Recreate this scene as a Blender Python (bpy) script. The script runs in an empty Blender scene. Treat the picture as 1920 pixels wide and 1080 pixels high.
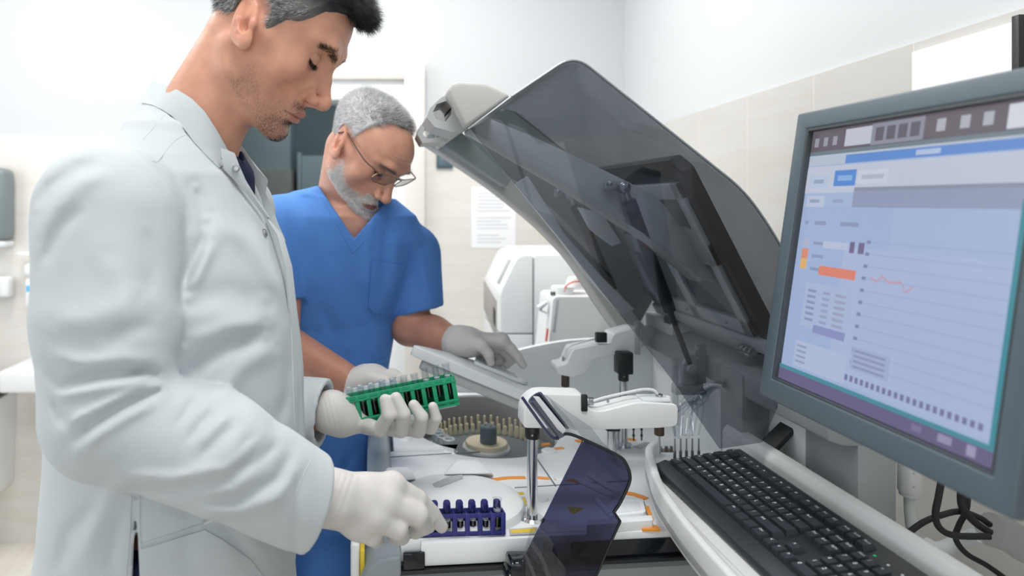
import bpy, bmesh, math, random
import numpy as np
from mathutils import Vector, Matrix, Euler
random.seed(7)
rng = np.random.default_rng(11)
PI = math.pi
SC = bpy.context.scene
COL = SC.collection
# the camera stands at X=0, Y=0, 1.42 m above the floor and looks along +Y; the picture's vanishing point is (700, 379)
F, VX, VY, CZ = 1300.0, 700.0, 379.0, 1.42

def W(px, py, Y):
    return Vector(((px - VX) * Y / F, Y, CZ - (py - VY) * Y / F))
def PZ(px, py, z):
    Y = F * (CZ - z) / (py - VY)
    return Vector(((px - VX) * Y / F, Y, z))
def XZ(px, py, Y):
    v = W(px, py, Y)
    return (v.x, v.z)

# ------------------------------------------------------------------ materials
MATS = {}
def mat(name, color, rough=0.5, metal=0.0, spec=0.5, noise=0.0, nscale=40.0, bump=0.0, bscale=200.0, coat=0.0, sss=0.0, emit=None, estr=0.0):
    m = bpy.data.materials.new(name); m.use_nodes = True
    nt = m.node_tree; b = nt.nodes['Principled BSDF']
    b.inputs['Base Color'].default_value = (*color, 1)
    b.inputs['Roughness'].default_value = rough
    b.inputs['Metallic'].default_value = metal
    b.inputs['Specular IOR Level'].default_value = spec
    b.inputs['Coat Weight'].default_value = coat
    if sss:
        b.inputs['Subsurface Weight'].default_value = sss
        b.inputs['Subsurface Radius'].default_value = (0.010, 0.004, 0.002)
        b.inputs['Subsurface Scale'].default_value = 1.0
    if emit is not None:
        b.inputs['Emission Color'].default_value = (*emit, 1)
        b.inputs['Emission Strength'].default_value = estr
    if noise or bump:
        tc = nt.nodes.new('ShaderNodeTexCoord')
    if noise:
        n = nt.nodes.new('ShaderNodeTexNoise'); n.inputs['Scale'].default_value = nscale; n.inputs['Detail'].default_value = 5
        nt.links.new(tc.outputs['Object'], n.inputs['Vector'])
        r = nt.nodes.new('ShaderNodeMapRange'); r.inputs['To Min'].default_value = 1 - noise; r.inputs['To Max'].default_value = 1 + noise
        nt.links.new(n.outputs['Fac'], r.inputs['Value'])
        mx = nt.nodes.new('ShaderNodeMix'); mx.data_type = 'RGBA'; mx.blend_type = 'MULTIPLY'; mx.inputs['Factor'].default_value = 1
        mx.inputs['A'].default_value = (*color, 1)
        nt.links.new(r.outputs['Result'], mx.inputs['B'])
        nt.links.new(mx.outputs['Result'], b.inputs['Base Color'])
    if bump:
        n2 = nt.nodes.new('ShaderNodeTexNoise'); n2.inputs['Scale'].default_value = bscale; n2.inputs['Detail'].default_value = 3
        nt.links.new(tc.outputs['Object'], n2.inputs['Vector'])
        bp = nt.nodes.new('ShaderNodeBump'); bp.inputs['Strength'].default_value = bump; bp.inputs['Distance'].default_value = 0.002
        nt.links.new(n2.outputs['Fac'], bp.inputs['Height'])
        nt.links.new(bp.outputs['Normal'], b.inputs['Normal'])
    MATS[name] = m
    return m

def clear_mat(name, tint, rough=0.02, gloss=1.0, ior=1.45):
    """clear or smoked plastic: light passes tinted, the surface keeps its fresnel gloss"""
    m = bpy.data.materials.new(name); m.use_nodes = True
    nt = m.node_tree; nt.nodes.clear()
    out = nt.nodes.new('ShaderNodeOutputMaterial')
    tr = nt.nodes.new('ShaderNodeBsdfTransparent'); tr.inputs['Color'].default_value = (*tint, 1)
    gl = nt.nodes.new('ShaderNodeBsdfGlossy'); gl.inputs['Roughness'].default_value = rough
    gl.inputs['Color'].default_value = (gloss, gloss, gloss, 1)
    f0 = ((ior - 1) / (ior + 1)) ** 2
    lw = nt.nodes.new('ShaderNodeLayerWeight'); lw.inputs['Blend'].default_value = .5
    pw = nt.nodes.new('ShaderNodeMath'); pw.operation = 'POWER'; pw.inputs[1].default_value = 5; nt.links.new(lw.outputs['Facing'], pw.inputs[0])
    fr = nt.nodes.new('ShaderNodeMath'); fr.operation = 'MULTIPLY_ADD'; fr.inputs[1].default_value = 1 - f0; fr.inputs[2].default_value = f0; nt.links.new(pw.outputs[0], fr.inputs[0])
    mx = nt.nodes.new('ShaderNodeMixShader')
    nt.links.new(fr.outputs[0], mx.inputs['Fac'])
    nt.links.new(tr.outputs[0], mx.inputs[1]); nt.links.new(gl.outputs[0], mx.inputs[2])
    nt.links.new(mx.outputs[0], out.inputs['Surface'])
    MATS[name] = m
    return m

def tile_mat(name, color, vein, scale=(1, 1, 1), tile=(0.6, 0.3), axis='X', rough=0.35, grout=(0.72, 0.68, 0.62)):
    """beige stone-look tiles with long soft veins and thin joints, laid in metres"""
    m = bpy.data.materials.new(name); m.use_nodes = True
    nt = m.node_tree; b = nt.nodes['Principled BSDF']; b.inputs['Roughness'].default_value = rough
    geo = nt.nodes.new('ShaderNodeNewGeometry')
    sep = nt.nodes.new('ShaderNodeSeparateXYZ'); nt.links.new(geo.outputs['Position'], sep.inputs[0])
    com = nt.nodes.new('ShaderNodeCombineXYZ')
    a1, a2 = {'X': ('X', 'Z'), 'Y': ('Y', 'Z'), 'F': ('X', 'Y')}[axis]
    nt.links.new(sep.outputs[a1], com.inputs['X']); nt.links.new(sep.outputs[a2], com.inputs['Y'])
    mp = nt.nodes.new('ShaderNodeMapping'); nt.links.new(com.outputs[0], mp.inputs['Vector'])
    mp.inputs['Scale'].default_value = scale
    n1 = nt.nodes.new('ShaderNodeTexNoise'); n1.inputs['Scale'].default_value = 4.0; n1.inputs['Detail'].default_value = 8; n1.inputs['Roughness'].default_value = 0.65; n1.inputs['Distortion'].default_value = 0.6
    nt.links.new(mp.outputs[0], n1.inputs['Vector'])
    cr = nt.nodes.new('ShaderNodeValToRGB'); cr.color_ramp.elements[0].position = 0.30; cr.color_ramp.elements[1].position = 0.70
    cr.color_ramp.elements[0].color = (*vein, 1); cr.color_ramp.elements[1].color = (*color, 1)
    nt.links.new(n1.outputs['Fac'], cr.inputs['Fac'])
    br = nt.nodes.new('ShaderNodeTexBrick'); br.offset = 0.0; br.squash = 1.0
    br.inputs['Scale'].default_value = 1.0; br.inputs['Mortar Size'].default_value = 0.0012; br.inputs['Mortar Smooth'].default_value = 0.2
    br.inputs['Brick Width'].default_value = tile[0]; br.inputs['Row Height'].default_value = tile[1]
    br.inputs['Mortar'].default_value = (*grout, 1); br.inputs['Bias'].default_value = -1
    nt.links.new(com.outputs[0], br.inputs['Vector'])
    nt.links.new(cr.outputs['Color'], br.inputs['Color1']); nt.links.new(cr.outputs['Color'], br.inputs['Color2'])
    nt.links.new(br.outputs['Color'], b.inputs['Base Color'])
    MATS[name] = m
    return m

# ------------------------------------------------------------------ object building
ORIG = {}
def setp(o, label=None, cat=None, group=None, kind=None):
    if label: o['label'] = label
    if cat: o['category'] = cat
    if group: o['group'] = group
    if kind: o['kind'] = kind
    return o
def empty(name, loc, label=None, cat=None, group=None):
    o = bpy.data.objects.new(name, None); COL.objects.link(o); o.location = loc
    o.empty_display_size = 0.05
    ORIG[o.name] = Vector(loc)
    return setp(o, label, cat, group)
def finish(me, ang=35):
    me.polygons.foreach_set('use_smooth', [True] * len(me.polygons))
    me.set_sharp_from_angle(angle=math.radians(ang))
def link(name, me, m=None, parent=None, label=None, cat=None, group=None, kind=None, origin=None):
    """the mesh is in world coordinates; it is moved so that its object sits at `origin` (or at its parent's origin)"""
    base = ORIG[parent.name] if parent is not None else (Vector(origin) if origin is not None else Vector((0, 0, 0)))
    if origin is not None and parent is not None:
        oo = Vector(origin)
    else:
        oo = base
    me.transform(Matrix.Translation(-oo))
    o = bpy.data.objects.new(name, me); COL.objects.link(o)
    if parent is not None:
        o.parent = parent; o.location = oo - base
    else:
        o.location = oo
    ORIG[o.name] = oo
    if m is not None:
        for mm in (m if isinstance(m, (list, tuple)) else [m]):
            me.materials.append(mm)
    return setp(o, label, cat, group, kind)
def obj(name, bm, m=None, parent=None, label=None, cat=None, group=None, kind=None, origin=None, ang=35):
    bmesh.ops.recalc_face_normals(bm, faces=bm.faces)
    me = bpy.data.meshes.new(name); bm.to_mesh(me); bm.free()
    finish(me, ang)
    return link(name, me, m, parent, label, cat, group, kind, origin)
def split_pieces(o):
    """every separate piece of a mesh becomes an object of its own beside it"""
    bm = bmesh.new(); bm.from_mesh(o.data); seen = set(); isl = []
    for f in bm.faces:
        if f in seen: continue
        st, cur = [f], []; seen.add(f)
        while st:
            g = st.pop(); cur.append(g.index)
            for v in g.verts:
                for h in v.link_faces:
                    if h not in seen: seen.add(h); st.append(h)
        isl.append(set(cur))
    if len(isl) < 2: bm.free(); return
    for i, keep in enumerate(isl):
        b2 = bm.copy(); b2.faces.ensure_lookup_table()
        bmesh.ops.delete(b2, geom=[f for f in b2.faces if f.index not in keep], context='FACES')
        me = bpy.data.meshes.new(o.data.name); b2.to_mesh(me); b2.free(); finish(me)
        for m in o.data.materials: me.materials.append(m)
        if i == 0: tgt = o; new0 = me
        else:
            c = o.copy(); c.data = me; COL.objects.link(c)
    o.data = new0; bm.free()
def copy_tree(o, loc=None, parent=None, label=None, rotz=None):
    c = o.copy(); COL.objects.link(c)
    if parent is not None: c.parent = parent
    if loc is not None: c.location = loc
    if label: c['label'] = label
    for ch in list(o.children):
        copy_tree(ch, None, c)
    return c

def NB(): return bmesh.new()
def bevel_all(bm, w, seg=2, ang=30, verts=None):
    es = [e for e in bm.edges if len(e.link_faces) == 2 and e.calc_face_angle(0) > math.radians(ang)
          and (verts is None or (e.verts[0] in verts and e.verts[1] in verts))]
    if es and w > 0:
        bmesh.ops.bevel(bm, geom=es, offset=w, segments=seg, profile=0.5, affect='EDGES', clamp_overlap=True)
def merge(dst, src):
    me = bpy.data.meshes.new('tmp'); src.to_mesh(me); src.free(); dst.from_mesh(me); bpy.data.meshes.remove(me)
def set_mi(bm, i):
    for f in bm.faces: f.material_index = i
def add_box(bm, lo, hi, bev=0.0, seg=2, M=None, mi=0):
    b = NB(); bmesh.ops.create_cube(b, size=1)
    lo = Vector(lo); hi = Vector(hi)
    for v in b.verts:
        v.co = Vector(((lo[i] + hi[i]) / 2 + v.co[i] * (hi[i] - lo[i]) for i in range(3)))
    if bev: bevel_all(b, bev, seg)
    if M is not None: bmesh.ops.transform(b, matrix=M, verts=b.verts)
    bmesh.ops.recalc_face_normals(b, faces=b.faces)
    set_mi(b, mi); merge(bm, b)
def add_prism(bm, pts, lo, hi, axis='Y', bev=0.0, seg=2, mi=0, M=None, ang=30, taper=None):
    """polygon in the plane across `axis` pulled from lo to hi; pts: (x,z) for Y, (y,z) for X, (x,y) for Z"""
    b = NB()
    def mk(p, t):
        return {'Y': (p[0], t, p[1]), 'X': (t, p[0], p[1]), 'Z': (p[0], p[1], t)}[axis]
    if taper:
        c = (sum(p[0] for p in pts) / len(pts), sum(p[1] for p in pts) / len(pts))
        pts2 = [(c[0] + (p[0] - c[0]) * taper, c[1] + (p[1] - c[1]) * taper) for p in pts]
    else: pts2 = pts
    A = [b.verts.new(mk(p, lo)) for p in pts]; B = [b.verts.new(mk(p, hi)) for p in pts2]
    n = len(pts)
    b.faces.new(A); b.faces.new(B[::-1])
    for i in range(n):
        b.faces.new((A[i], B[i], B[(i + 1) % n], A[(i + 1) % n]))
    bmesh.ops.recalc_face_normals(b, faces=b.faces)
    if bev: bevel_all(b, bev, seg, ang)
    if M is not None: bmesh.ops.transform(b, matrix=M, verts=b.verts)
    set_mi(b, mi); merge(bm, b)
def add_cyl(bm, p0, p1, r0, r1=None, n=24, bev=0.0, mi=0, caps=True):
    r1 = r0 if r1 is None else r1
    p0 = Vector(p0); p1 = Vector(p1); d = p1 - p0
    b = NB(); bmesh.ops.create_cone(b, cap_ends=caps, segments=n, radius1=r0, radius2=r1, depth=d.length)
    if bev: bevel_all(b, bev, 2, 50)
    q = d.to_track_quat('Z', 'Y').to_matrix().to_4x4()
    bmesh.ops.transform(b, matrix=Matrix.Translation((p0 + p1) / 2) @ q, verts=b.verts)
    set_mi(b, mi); merge(bm, b)
def catmull(pts, k=8):
    P = [Vector(p) for p in pts]
    if len(P) < 3: return P
    out = []
    Q = [2 * P[0] - P[1]] + P + [2 * P[-1] - P[-2]]
    for i in range(1, len(Q) - 2):
        a, b, c, d = Q[i - 1], Q[i], Q[i + 1], Q[i + 2]
        for j in range(k):
            t = j / k
            out.append(0.5 * ((2 * b) + (c - a) * t + (2 * a - 5 * b + 4 * c - d) * t * t + (3 * b - a - 3 * c + d) * t ** 3))
    out.append(P[-1])
    return out
def add_tube(bm, pts, r, n=10, k=8, smooth=True, mi=0, flat=1.0):
    P = catmull(pts, k) if smooth else [Vector(p) for p in pts]
    rs = r if isinstance(r, (list, tuple)) else None
    rings = []
    up = Vector((0, 0, 1)); prev = None
    for i, p in enumerate(P):
        t = (P[min(i + 1, len(P) - 1)] - P[max(i - 1, 0)]).normalized()
        if prev is None:
            a = t.cross(up) if abs(t.dot(up)) < 0.95 else t.cross(Vector((1, 0, 0)))
        else:
            a = prev - t * prev.dot(t)
        a.normalize(); prev = a; c = t.cross(a)
        if rs:
            u = i / (len(P) - 1) * (len(rs) - 1); q = min(int(u), len(rs) - 2); rr = rs[q] + (rs[q + 1] - rs[q]) * (u - q)
        else: rr = r
        rings.append([bm.verts.new(p + (a * math.cos(2 * PI * j / n) + c * math.sin(2 * PI * j / n) * flat) * rr) for j in range(n)])
    for i in range(len(rings) - 1):
        for j in range(n):
            f = bm.faces.new((rings[i][j], rings[i][(j + 1) % n], rings[i + 1][(j + 1) % n], rings[i + 1][j])); f.material_index = mi
    for rg, s in ((rings[0], -1), (rings[-1], 1)):
        f = bm.faces.new(rg if s > 0 else rg[::-1]); f.material_index = mi
def add_lathe(bm, prof, c, n=32, mi=0, axis='Z'):
    """prof: (r, h) pairs; turned about a vertical axis through c"""
    rings = []
    c = Vector(c)
    for r, h in prof:
        if r < 1e-6: rings.append([bm.verts.new(c + Vector((0, 0, h)))])
        else: rings.append([bm.verts.new(c + Vector((r * math.cos(2 * PI * j / n), r * math.sin(2 * PI * j / n), h))) for j in range(n)])
    for a, b in zip(rings, rings[1:]):
        for j in range(n):
            k = (j + 1) % n
            if len(a) == 1 and len(b) == 1: continue
            if len(a) == 1: f = bm.faces.new((a[0], b[j], b[k]))
            elif len(b) == 1: f = bm.faces.new((a[j], a[k], b[0]))
            else: f = bm.faces.new((a[j], a[k], b[k], b[j]))
            f.material_index = mi
def add_sphere(bm, c, r, u=16, v=10, sc=(1, 1, 1), mi=0):
    b = NB(); bmesh.ops.create_uvsphere(b, u_segments=u, v_segments=v, radius=r)
    for w in b.verts: w.co = Vector((w.co.x * sc[0], w.co.y * sc[1], w.co.z * sc[2])) + Vector(c)
    set_mi(b, mi); merge(bm, b)
def round_poly(pts, r, k=5):
    """round every corner of a 2-D polygon; r may be a number or one radius per corner"""
    out = []; n = len(pts)
    for i in range(n):
        p = Vector(pts[i]); a = Vector(pts[i - 1]); b = Vector(pts[(i + 1) % n])
        rr = r[i] if isinstance(r, (list, tuple)) else r
        d1 = (a - p); d2 = (b - p)
        rr = min(rr, d1.length * 0.49, d2.length * 0.49)
        if rr < 1e-5: out.append((p.x, p.y)); continue
        s = p + d1.normalized() * rr; e = p + d2.normalized() * rr
        for j in range(k + 1):
            t = j / k
            q = (1 - t) ** 2 * s + 2 * t * (1 - t) * p + t * t * e
            out.append((q.x, q.y))
    return out
def poly_px(pts, Y):
    return [XZ(x, y, Y) for x, y in pts]
def sheet(bm, rows, thick, closed=False, mi=0):
    """a curved sheet given as rows of points, thickened along its normals"""
    b = NB()
    V = [[b.verts.new(p) for p in r] for r in rows]
    for i in range(len(V) - 1):
        for j in range(len(V[0]) - 1):
            b.faces.new((V[i][j], V[i][j + 1], V[i + 1][j + 1], V[i + 1][j]))
    bmesh.ops.recalc_face_normals(b, faces=b.faces)
    bmesh.ops.solidify(b, geom=list(b.faces), thickness=thick)
    bmesh.ops.recalc_face_normals(b, faces=b.faces)
    set_mi(b, mi); merge(bm, b)
# ------------------------------------------------------------------ shared materials
mat('paint_white', (0.60, 0.62, 0.635), 0.75)
mat('paint_ceiling', (0.85, 0.85, 0.85), 0.8)
mat('plastic_white', (0.80, 0.82, 0.82), 0.38)
mat('plastic_pale', (0.74, 0.78, 0.79), 0.40)
mat('plastic_grey', (0.42, 0.44, 0.44), 0.42)
mat('metal_sheet', (0.36, 0.39, 0.40), 0.5, metal=0.15)
mat('plastic_dark', (0.045, 0.055, 0.06), 0.45)
mat('black', (0.012, 0.014, 0.016), 0.4)
mat('gloss_black', (0.006, 0.008, 0.012), 0.08)
mat('rubber', (0.01, 0.011, 0.013), 0.6)
mat('chrome', (0.62, 0.64, 0.66), 0.18, metal=1.0)
mat('steel', (0.42, 0.44, 0.46), 0.3, metal=1.0)
mat('brown_anodised', (0.075, 0.045, 0.028), 0.4)
mat('orange_label', (0.90, 0.34, 0.05), 0.5)
mat('yellow_label', (0.80, 0.58, 0.05), 0.5)
mat('red_line', (0.75, 0.10, 0.05), 0.5)
mat('cream', (0.80, 0.72, 0.52), 0.5)
mat('paper', (0.88, 0.89, 0.91), 0.8)
mat('print_grey', (0.50, 0.51, 0.55), 0.8)
mat('sky_label', (0.12, 0.50, 0.78), 0.5)
mat('teal_wall', (0.50, 0.62, 0.64), 0.7)
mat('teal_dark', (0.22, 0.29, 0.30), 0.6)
mat('wood_grey', (0.48, 0.48, 0.44), 0.6, noise=0.2, nscale=14)
tile_mat('tile_back', (0.77, 0.75, 0.715), (0.70, 0.665, 0.605), scale=(0.8, 5, 1), tile=(0.6, 0.3), axis='X')
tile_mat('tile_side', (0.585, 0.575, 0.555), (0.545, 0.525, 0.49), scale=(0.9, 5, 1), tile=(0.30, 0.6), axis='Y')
tile_mat('tile_portal', (0.72, 0.69, 0.66), (0.68, 0.635, 0.59), scale=(0.8, 6, 1), tile=(0.6, 0.3), axis='X')
tile_mat('tile_floor', (0.80, 0.77, 0.72), (0.68, 0.63, 0.56), scale=(5, 0.8, 1), tile=(0.15, 0.9), axis='F')

# ------------------------------------------------------------------ the room
YB = 2.90                                    # back wall
XL, YF, ZC = -2.30, -1.70, 2.70
TZ = 1.695                                   # top of the tiles
def xr(Y): return 0.8756 + 0.0596 * Y        # right wall, a touch out of square
b = NB(); add_box(b, (XL - 0.1, YF - 0.1, -0.08), (1.2, YB + 0.02, 0)); obj('floor', b, MATS['tile_floor'], kind='structure')
b = NB(); add_box(b, (XL - 0.1, YF - 0.1, ZC), (1.2, YB + 0.1, ZC + 0.08)); obj('ceiling', b, MATS['paint_ceiling'], kind='structure')
# door opening and its tiled portal
DX0, DX1 = (428 - VX) * YB / F, (729 - VX) * YB / F
DZ = 1.42 + (379 - 190) * YB / F
PX0, PX1 = (385 - VX) * YB / F, (795 - VX) * YB / F
PTZ = 1.42 + (379 - 121) * YB / F
b = NB()
add_box(b, (XL - 0.1, YB, TZ), (DX0 - .05, YB + 0.1, ZC)); add_box(b, (DX1 + .05, YB, TZ), (xr(YB) + 0.1, YB + 0.1, ZC)); add_box(b, (DX0 - .05, YB, DZ + .06), (DX1 + .05, YB + 0.1, ZC))
add_box(b, (XL - 0.1, YB - 0.012, 0), (DX0 - .05, YB + 0.1, TZ), mi=1); add_box(b, (DX1 + .05, YB - 0.012, 0), (xr(YB) + 0.1, YB + 0.1, TZ), mi=1)
obj('wall_back', b, [MATS['paint_white'], MATS['tile_back']], kind='structure')
b = NB()
P = [(xr(YF), YF), (xr(YB), YB), (xr(YB) + .12, YB), (xr(YF) + .12, YF)]
add_prism(b, P, TZ, ZC, 'Z')
add_prism(b, [(x - .012 if i < 2 else x, y) for i, (x, y) in enumerate(P)], 0, TZ, 'Z', mi=1)
obj('wall_right', b, [MATS['paint_white'], MATS['tile_side']], kind='structure')
b = NB(); add_box(b, (XL - 0.1, YF, 0), (XL, 0.0, ZC)); add_box(b, (XL - 0.1, 2.2, 0), (XL, YB, ZC)); add_box(b, (XL - 0.1, 0.0, 0), (XL, 2.2, 0.9)); add_box(b, (XL - .1, 0, 2.45), (XL, 2.2, ZC))
obj('wall_left', b, MATS['paint_white'], kind='structure')
b = NB(); add_box(b, (XL - 0.1, YF - 0.1, 0), (-1.6, YF, ZC)); add_box(b, (0.5, YF - 0.1, 0), (1.2, YF, ZC)); add_box(b, (-1.6, YF - .1, 0), (.5, YF, 0.8)); add_box(b, (-1.6, YF - .1, 2.5), (.5, YF, ZC))
obj('wall_front', b, MATS['paint_white'], kind='structure')
# window frames in the left and front walls (daylight comes through them)
b = NB()
for y in (0.0, 0.71, 1.42, 2.13): add_box(b, (XL - .08, y, .9), (XL - .02, y + .07, 2.45))
for z in (.9, 2.38): add_box(b, (XL - .08, 0, z), (XL - .02, 2.2, z + .07))
obj('window_1', b, MATS['plastic_white'], kind='structure')
b = NB()
for x in (-1.6, -0.9, -0.2, 0.43): add_box(b, (x, YF - .08, .8), (x + .07, YF - .02, 2.5))
for z in (.8, 2.43): add_box(b, (-1.6, YF - .08, z), (.5, YF - .02, z + .07))
obj('window_2', b, MATS['plastic_white'], kind='structure')
# tiled portal round the door: two jamb pillars and a head
b = NB()
add_box(b, (PX0, YB - .05, 0), (DX0 - .06, YB - .012, PTZ), .003); add_box(b, (DX1 + .062, YB - .05, 0), (PX1, YB - .012, PTZ), .003)
add_box(b, (DX0 - .062, YB - .05, DZ + .085), (DX1 + .064, YB - .012, PTZ), .003)
obj('trim_1', b, MATS['tile_portal'], kind='structure')
b = NB()
add_box(b, (DX0 - .062, YB - .045, 0), (DX0, YB + .12, DZ), .004); add_box(b, (DX1, YB - .045, 0), (DX1 + .064, YB + .12, DZ), .004)
add_box(b, (DX0 - .062, YB - .045, DZ), (DX1 + .064, YB + .12, DZ + .04), .004); add_box(b, (DX0 - .062, YB - .025, DZ + .04), (DX1 + .064, YB + .12, DZ + .086), .004)
obj('door_1', b, MATS['plastic_white'], kind='structure')
# the dim corridor behind the doorway
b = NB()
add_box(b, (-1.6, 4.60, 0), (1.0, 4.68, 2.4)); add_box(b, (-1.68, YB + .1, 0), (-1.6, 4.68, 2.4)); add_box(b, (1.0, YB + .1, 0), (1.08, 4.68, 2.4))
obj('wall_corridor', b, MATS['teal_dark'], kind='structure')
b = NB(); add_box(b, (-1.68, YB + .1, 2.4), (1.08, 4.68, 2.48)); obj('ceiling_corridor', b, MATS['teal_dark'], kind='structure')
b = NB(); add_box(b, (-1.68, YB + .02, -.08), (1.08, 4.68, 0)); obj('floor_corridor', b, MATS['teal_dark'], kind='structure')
Yc = 4.4
b = NB(); x0, z0 = XZ(300, 318, Yc); x1, z1 = XZ(546, 200, Yc); add_box(b, (x0, Yc - .05, z0), (x1, Yc + .2, 2.4))
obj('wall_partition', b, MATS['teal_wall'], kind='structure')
b = NB(); x1, z1 = XZ(549, 318, Yc); add_box(b, (x0, Yc - .08, 0), (x1, Yc + .2, z1), .004)
obj('trim_2', b, MATS['wood_grey'], kind='structure')
b = NB(); x0, z0 = XZ(566, 292, Yc); add_box(b, (x0, Yc, 0), (x0 + .8, Yc + .2, z0), .004)
x0b, _ = XZ(558, 292, Yc); add_box(b, (x0b, Yc - .02, 0), (x0b + .025, Yc + .2, z0 + .02), .003)
obj('door_2', b, MATS['teal_wall'], kind='structure')

# ------------------------------------------------------------------ things on the walls
def wall_box(name, x0, y0, x1, y1, Y, depth, m, bev, parent=None, **k):
    ax, az = XZ(x0, y0, Y - depth); bx, bz = XZ(x1, y1, Y - depth)
    b = NB(); add_box(b, (ax, Y - depth, bz), (bx, Y, az), bev, 3)
    return obj(name, b, m, parent, **k)
YT = YB - .012
t = empty('towel_dispenser', (-1.70, YT, 1.38), 'dark grey wall dispenser cut off by the picture edge above the white socket box', 'dispenser')
b = NB(); add_box(b, (-1.86, YT - .10, 1.262), (XZ(7, 0, YT - .1)[0], YT, 1.56), .03, 4); obj('body', b, mat('dispenser_grey', (0.20, 0.24, 0.25), .3), t)
b = NB(); add_box(b, (-1.85, YT - .095, 1.235), (XZ(5, 0, YT - .1)[0], YT, 1.262), .012, 3); obj('base', b, MATS['plastic_pale'], t, label='pale base strip')
b = NB(); x1, z1 = XZ(15, 520, YT - .06); _, z0 = XZ(0, 559, YT - .06); add_box(b, (x1 - .14, YT - .06, z0), (x1, YT, z1), .012, 3)
t = empty('socket_box', (x1 - .07, YT, z0), 'small white socket box on the tiles left of the soap dispenser', 'socket')
obj('housing', b, MATS['plastic_white'], t)
b = NB(); add_box(b, (x1 - .12, YT - .064, z0 + .015), (x1 - .03, YT - .055, z1 - .015), .004); obj('cover_plate', b, MATS['plastic_pale'], t)
# soap dispenser
Yd = YT - .07
def dp(x, y): return XZ(x, y, Yd)
t = empty('soap_dispenser', (*W(62, 585, YT),), 'white pump soap dispenser on the tiled wall behind the white lab coat', 'dispenser')
b = NB(); add_box(b, (dp(44, 0)[0], Yd, dp(0, 583)[1]), (dp(84, 0)[0], YT, dp(0, 520)[1]), .02, 4); obj('bottle', b, MATS['plastic_white'], t)
b = NB(); add_box(b, (dp(41, 0)[0], Yd - .006, dp(0, 522)[1]), (dp(87, 0)[0], YT, dp(0, 494)[1]), .025, 4); obj('cap', b, MATS['plastic_white'], t)
b = NB(); add_box(b, (dp(58, 0)[0], Yd + .01, dp(0, 497)[1]), (dp(70, 0)[0], Yd + .04, dp(0, 478)[1]), .008, 3)
add_prism(b, poly_px([(26, 477), (32, 473), (60, 473), (72, 478), (72, 484), (58, 482)], Yd), Yd + .008, Yd + .045, 'Y', .004, 2); obj('pump_lever', b, MATS['plastic_white'], t)
b = NB(); add_box(b, (dp(49, 0)[0], Yd - .003, dp(0, 574)[1]), (dp(80, 0)[0], Yd + .01, dp(0, 531)[1]), .004); lb = obj('label', b, MATS['paper'], t, label='printed paper label with blue band')
b = NB(); add_box(b, (dp(50, 0)[0], Yd - .0045, dp(0, 547)[1]), (dp(79, 0)[0], Yd, dp(0, 535)[1])); obj('blue_band', b, MATS['sky_label'], lb)
b = NB()
for y in (552, 557, 562, 567): add_box(b, (dp(53, 0)[0], Yd - .0045, dp(0, y + 1.5)[1]), (dp(76, 0)[0], Yd, dp(0, y)[1]))
obj('print', b, MATS['print_grey'], lb)
# wash basin
t = empty('wash_basin', (-1.0, YT, .69), 'white wall basin behind the lab coat, under the soap dispenser', 'basin')
b = NB(); add_box(b, (-1.43, 2.64, .690), (-.62, YT, .775), .012, 3); obj('basin', b, MATS['plastic_white'], t)
b = NB(); add_box(b, (-1.30, 2.72, .774), (-.75, 2.84, .779), .002); obj('bowl_rim', b, MATS['plastic_pale'], t)
b = NB(); add_prism(b, [(-1.2, .69), (-.85, .69), (-.92, .50), (-1.13, .50)], 2.72, YT, 'Y', .02, 3); obj('trap_cover', b, MATS['plastic_white'], t)
# wall hung bin
t = empty('waste_bin', (-1.62, YT, .22), 'white wall bin lined with a black bag beneath the basin', 'bin')
b = NB(); add_prism(b, round_poly([(-1.80, .235), (-1.497, .235), (-1.487, .64), (-1.80, .64)], [.05, .05, .005, .005]), 2.64, YT, 'Y', .012, 3); obj('body', b, MATS['plastic_white'], t)
b = NB(); add_prism(b, [(-1.805, .64), (-1.482, .64), (-1.482, .672), (-1.60, .684), (-1.805, .684)], 2.625, YT - .01, 'Y', .008, 2)
add_prism(b, [(-1.805, .575), (-1.56, .575), (-1.495, .62), (-1.482, .655), (-1.805, .66)], 2.625, 2.645, 'Y', .004, 2); obj('liner', b, MATS['black'], t, label='black bin bag')
# notice on the back wall
x0, z1 = XZ(884, 351, YT); x1, z0 = XZ(967, 465, YT)
t = empty('paper_notice', ((x0 + x1) / 2, YT, z0), 'white printed notice on the tiled back wall above the far analyser', 'notice')
b = NB(); add_box(b, (x0, YT - .0015, z0), (x1, YT - .0002, z1)); obj('sheet', b, MATS['paper'], t)
b = NB(); rr = random.Random(3)
for i in range(15):
    zz = z1 - .025 - i * .0145
    if i in (6, 11): continue
    add_box(b, (x0 + .022, YT - .0022, zz - .003), (x1 - .02 - rr.random() * .05, YT - .0012, zz))
obj('print', b, MATS['print_grey'], t)
x0, z1 = XZ(818, 288, YT); x1, z0 = XZ(849, 316, YT)
t = empty('wall_switch', ((x0 + x1) / 2, YT, z0), 'slate blue wall switch on the tiles beneath the raised lid', 'switch')
b = NB(); add_box(b, (x0, YT - .012, z0), (x1, YT, z1), .004); obj('plate', b, mat('slate', (.06, .10, .125), .35), t)
b = NB(); add_box(b, (x0 + .008, YT - .016, z0 + .008), (x1 - .008, YT - .010, z1 - .008), .003); obj('rocker', b, mat('slate_light', (.09, .14, .17), .35), t)
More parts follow.
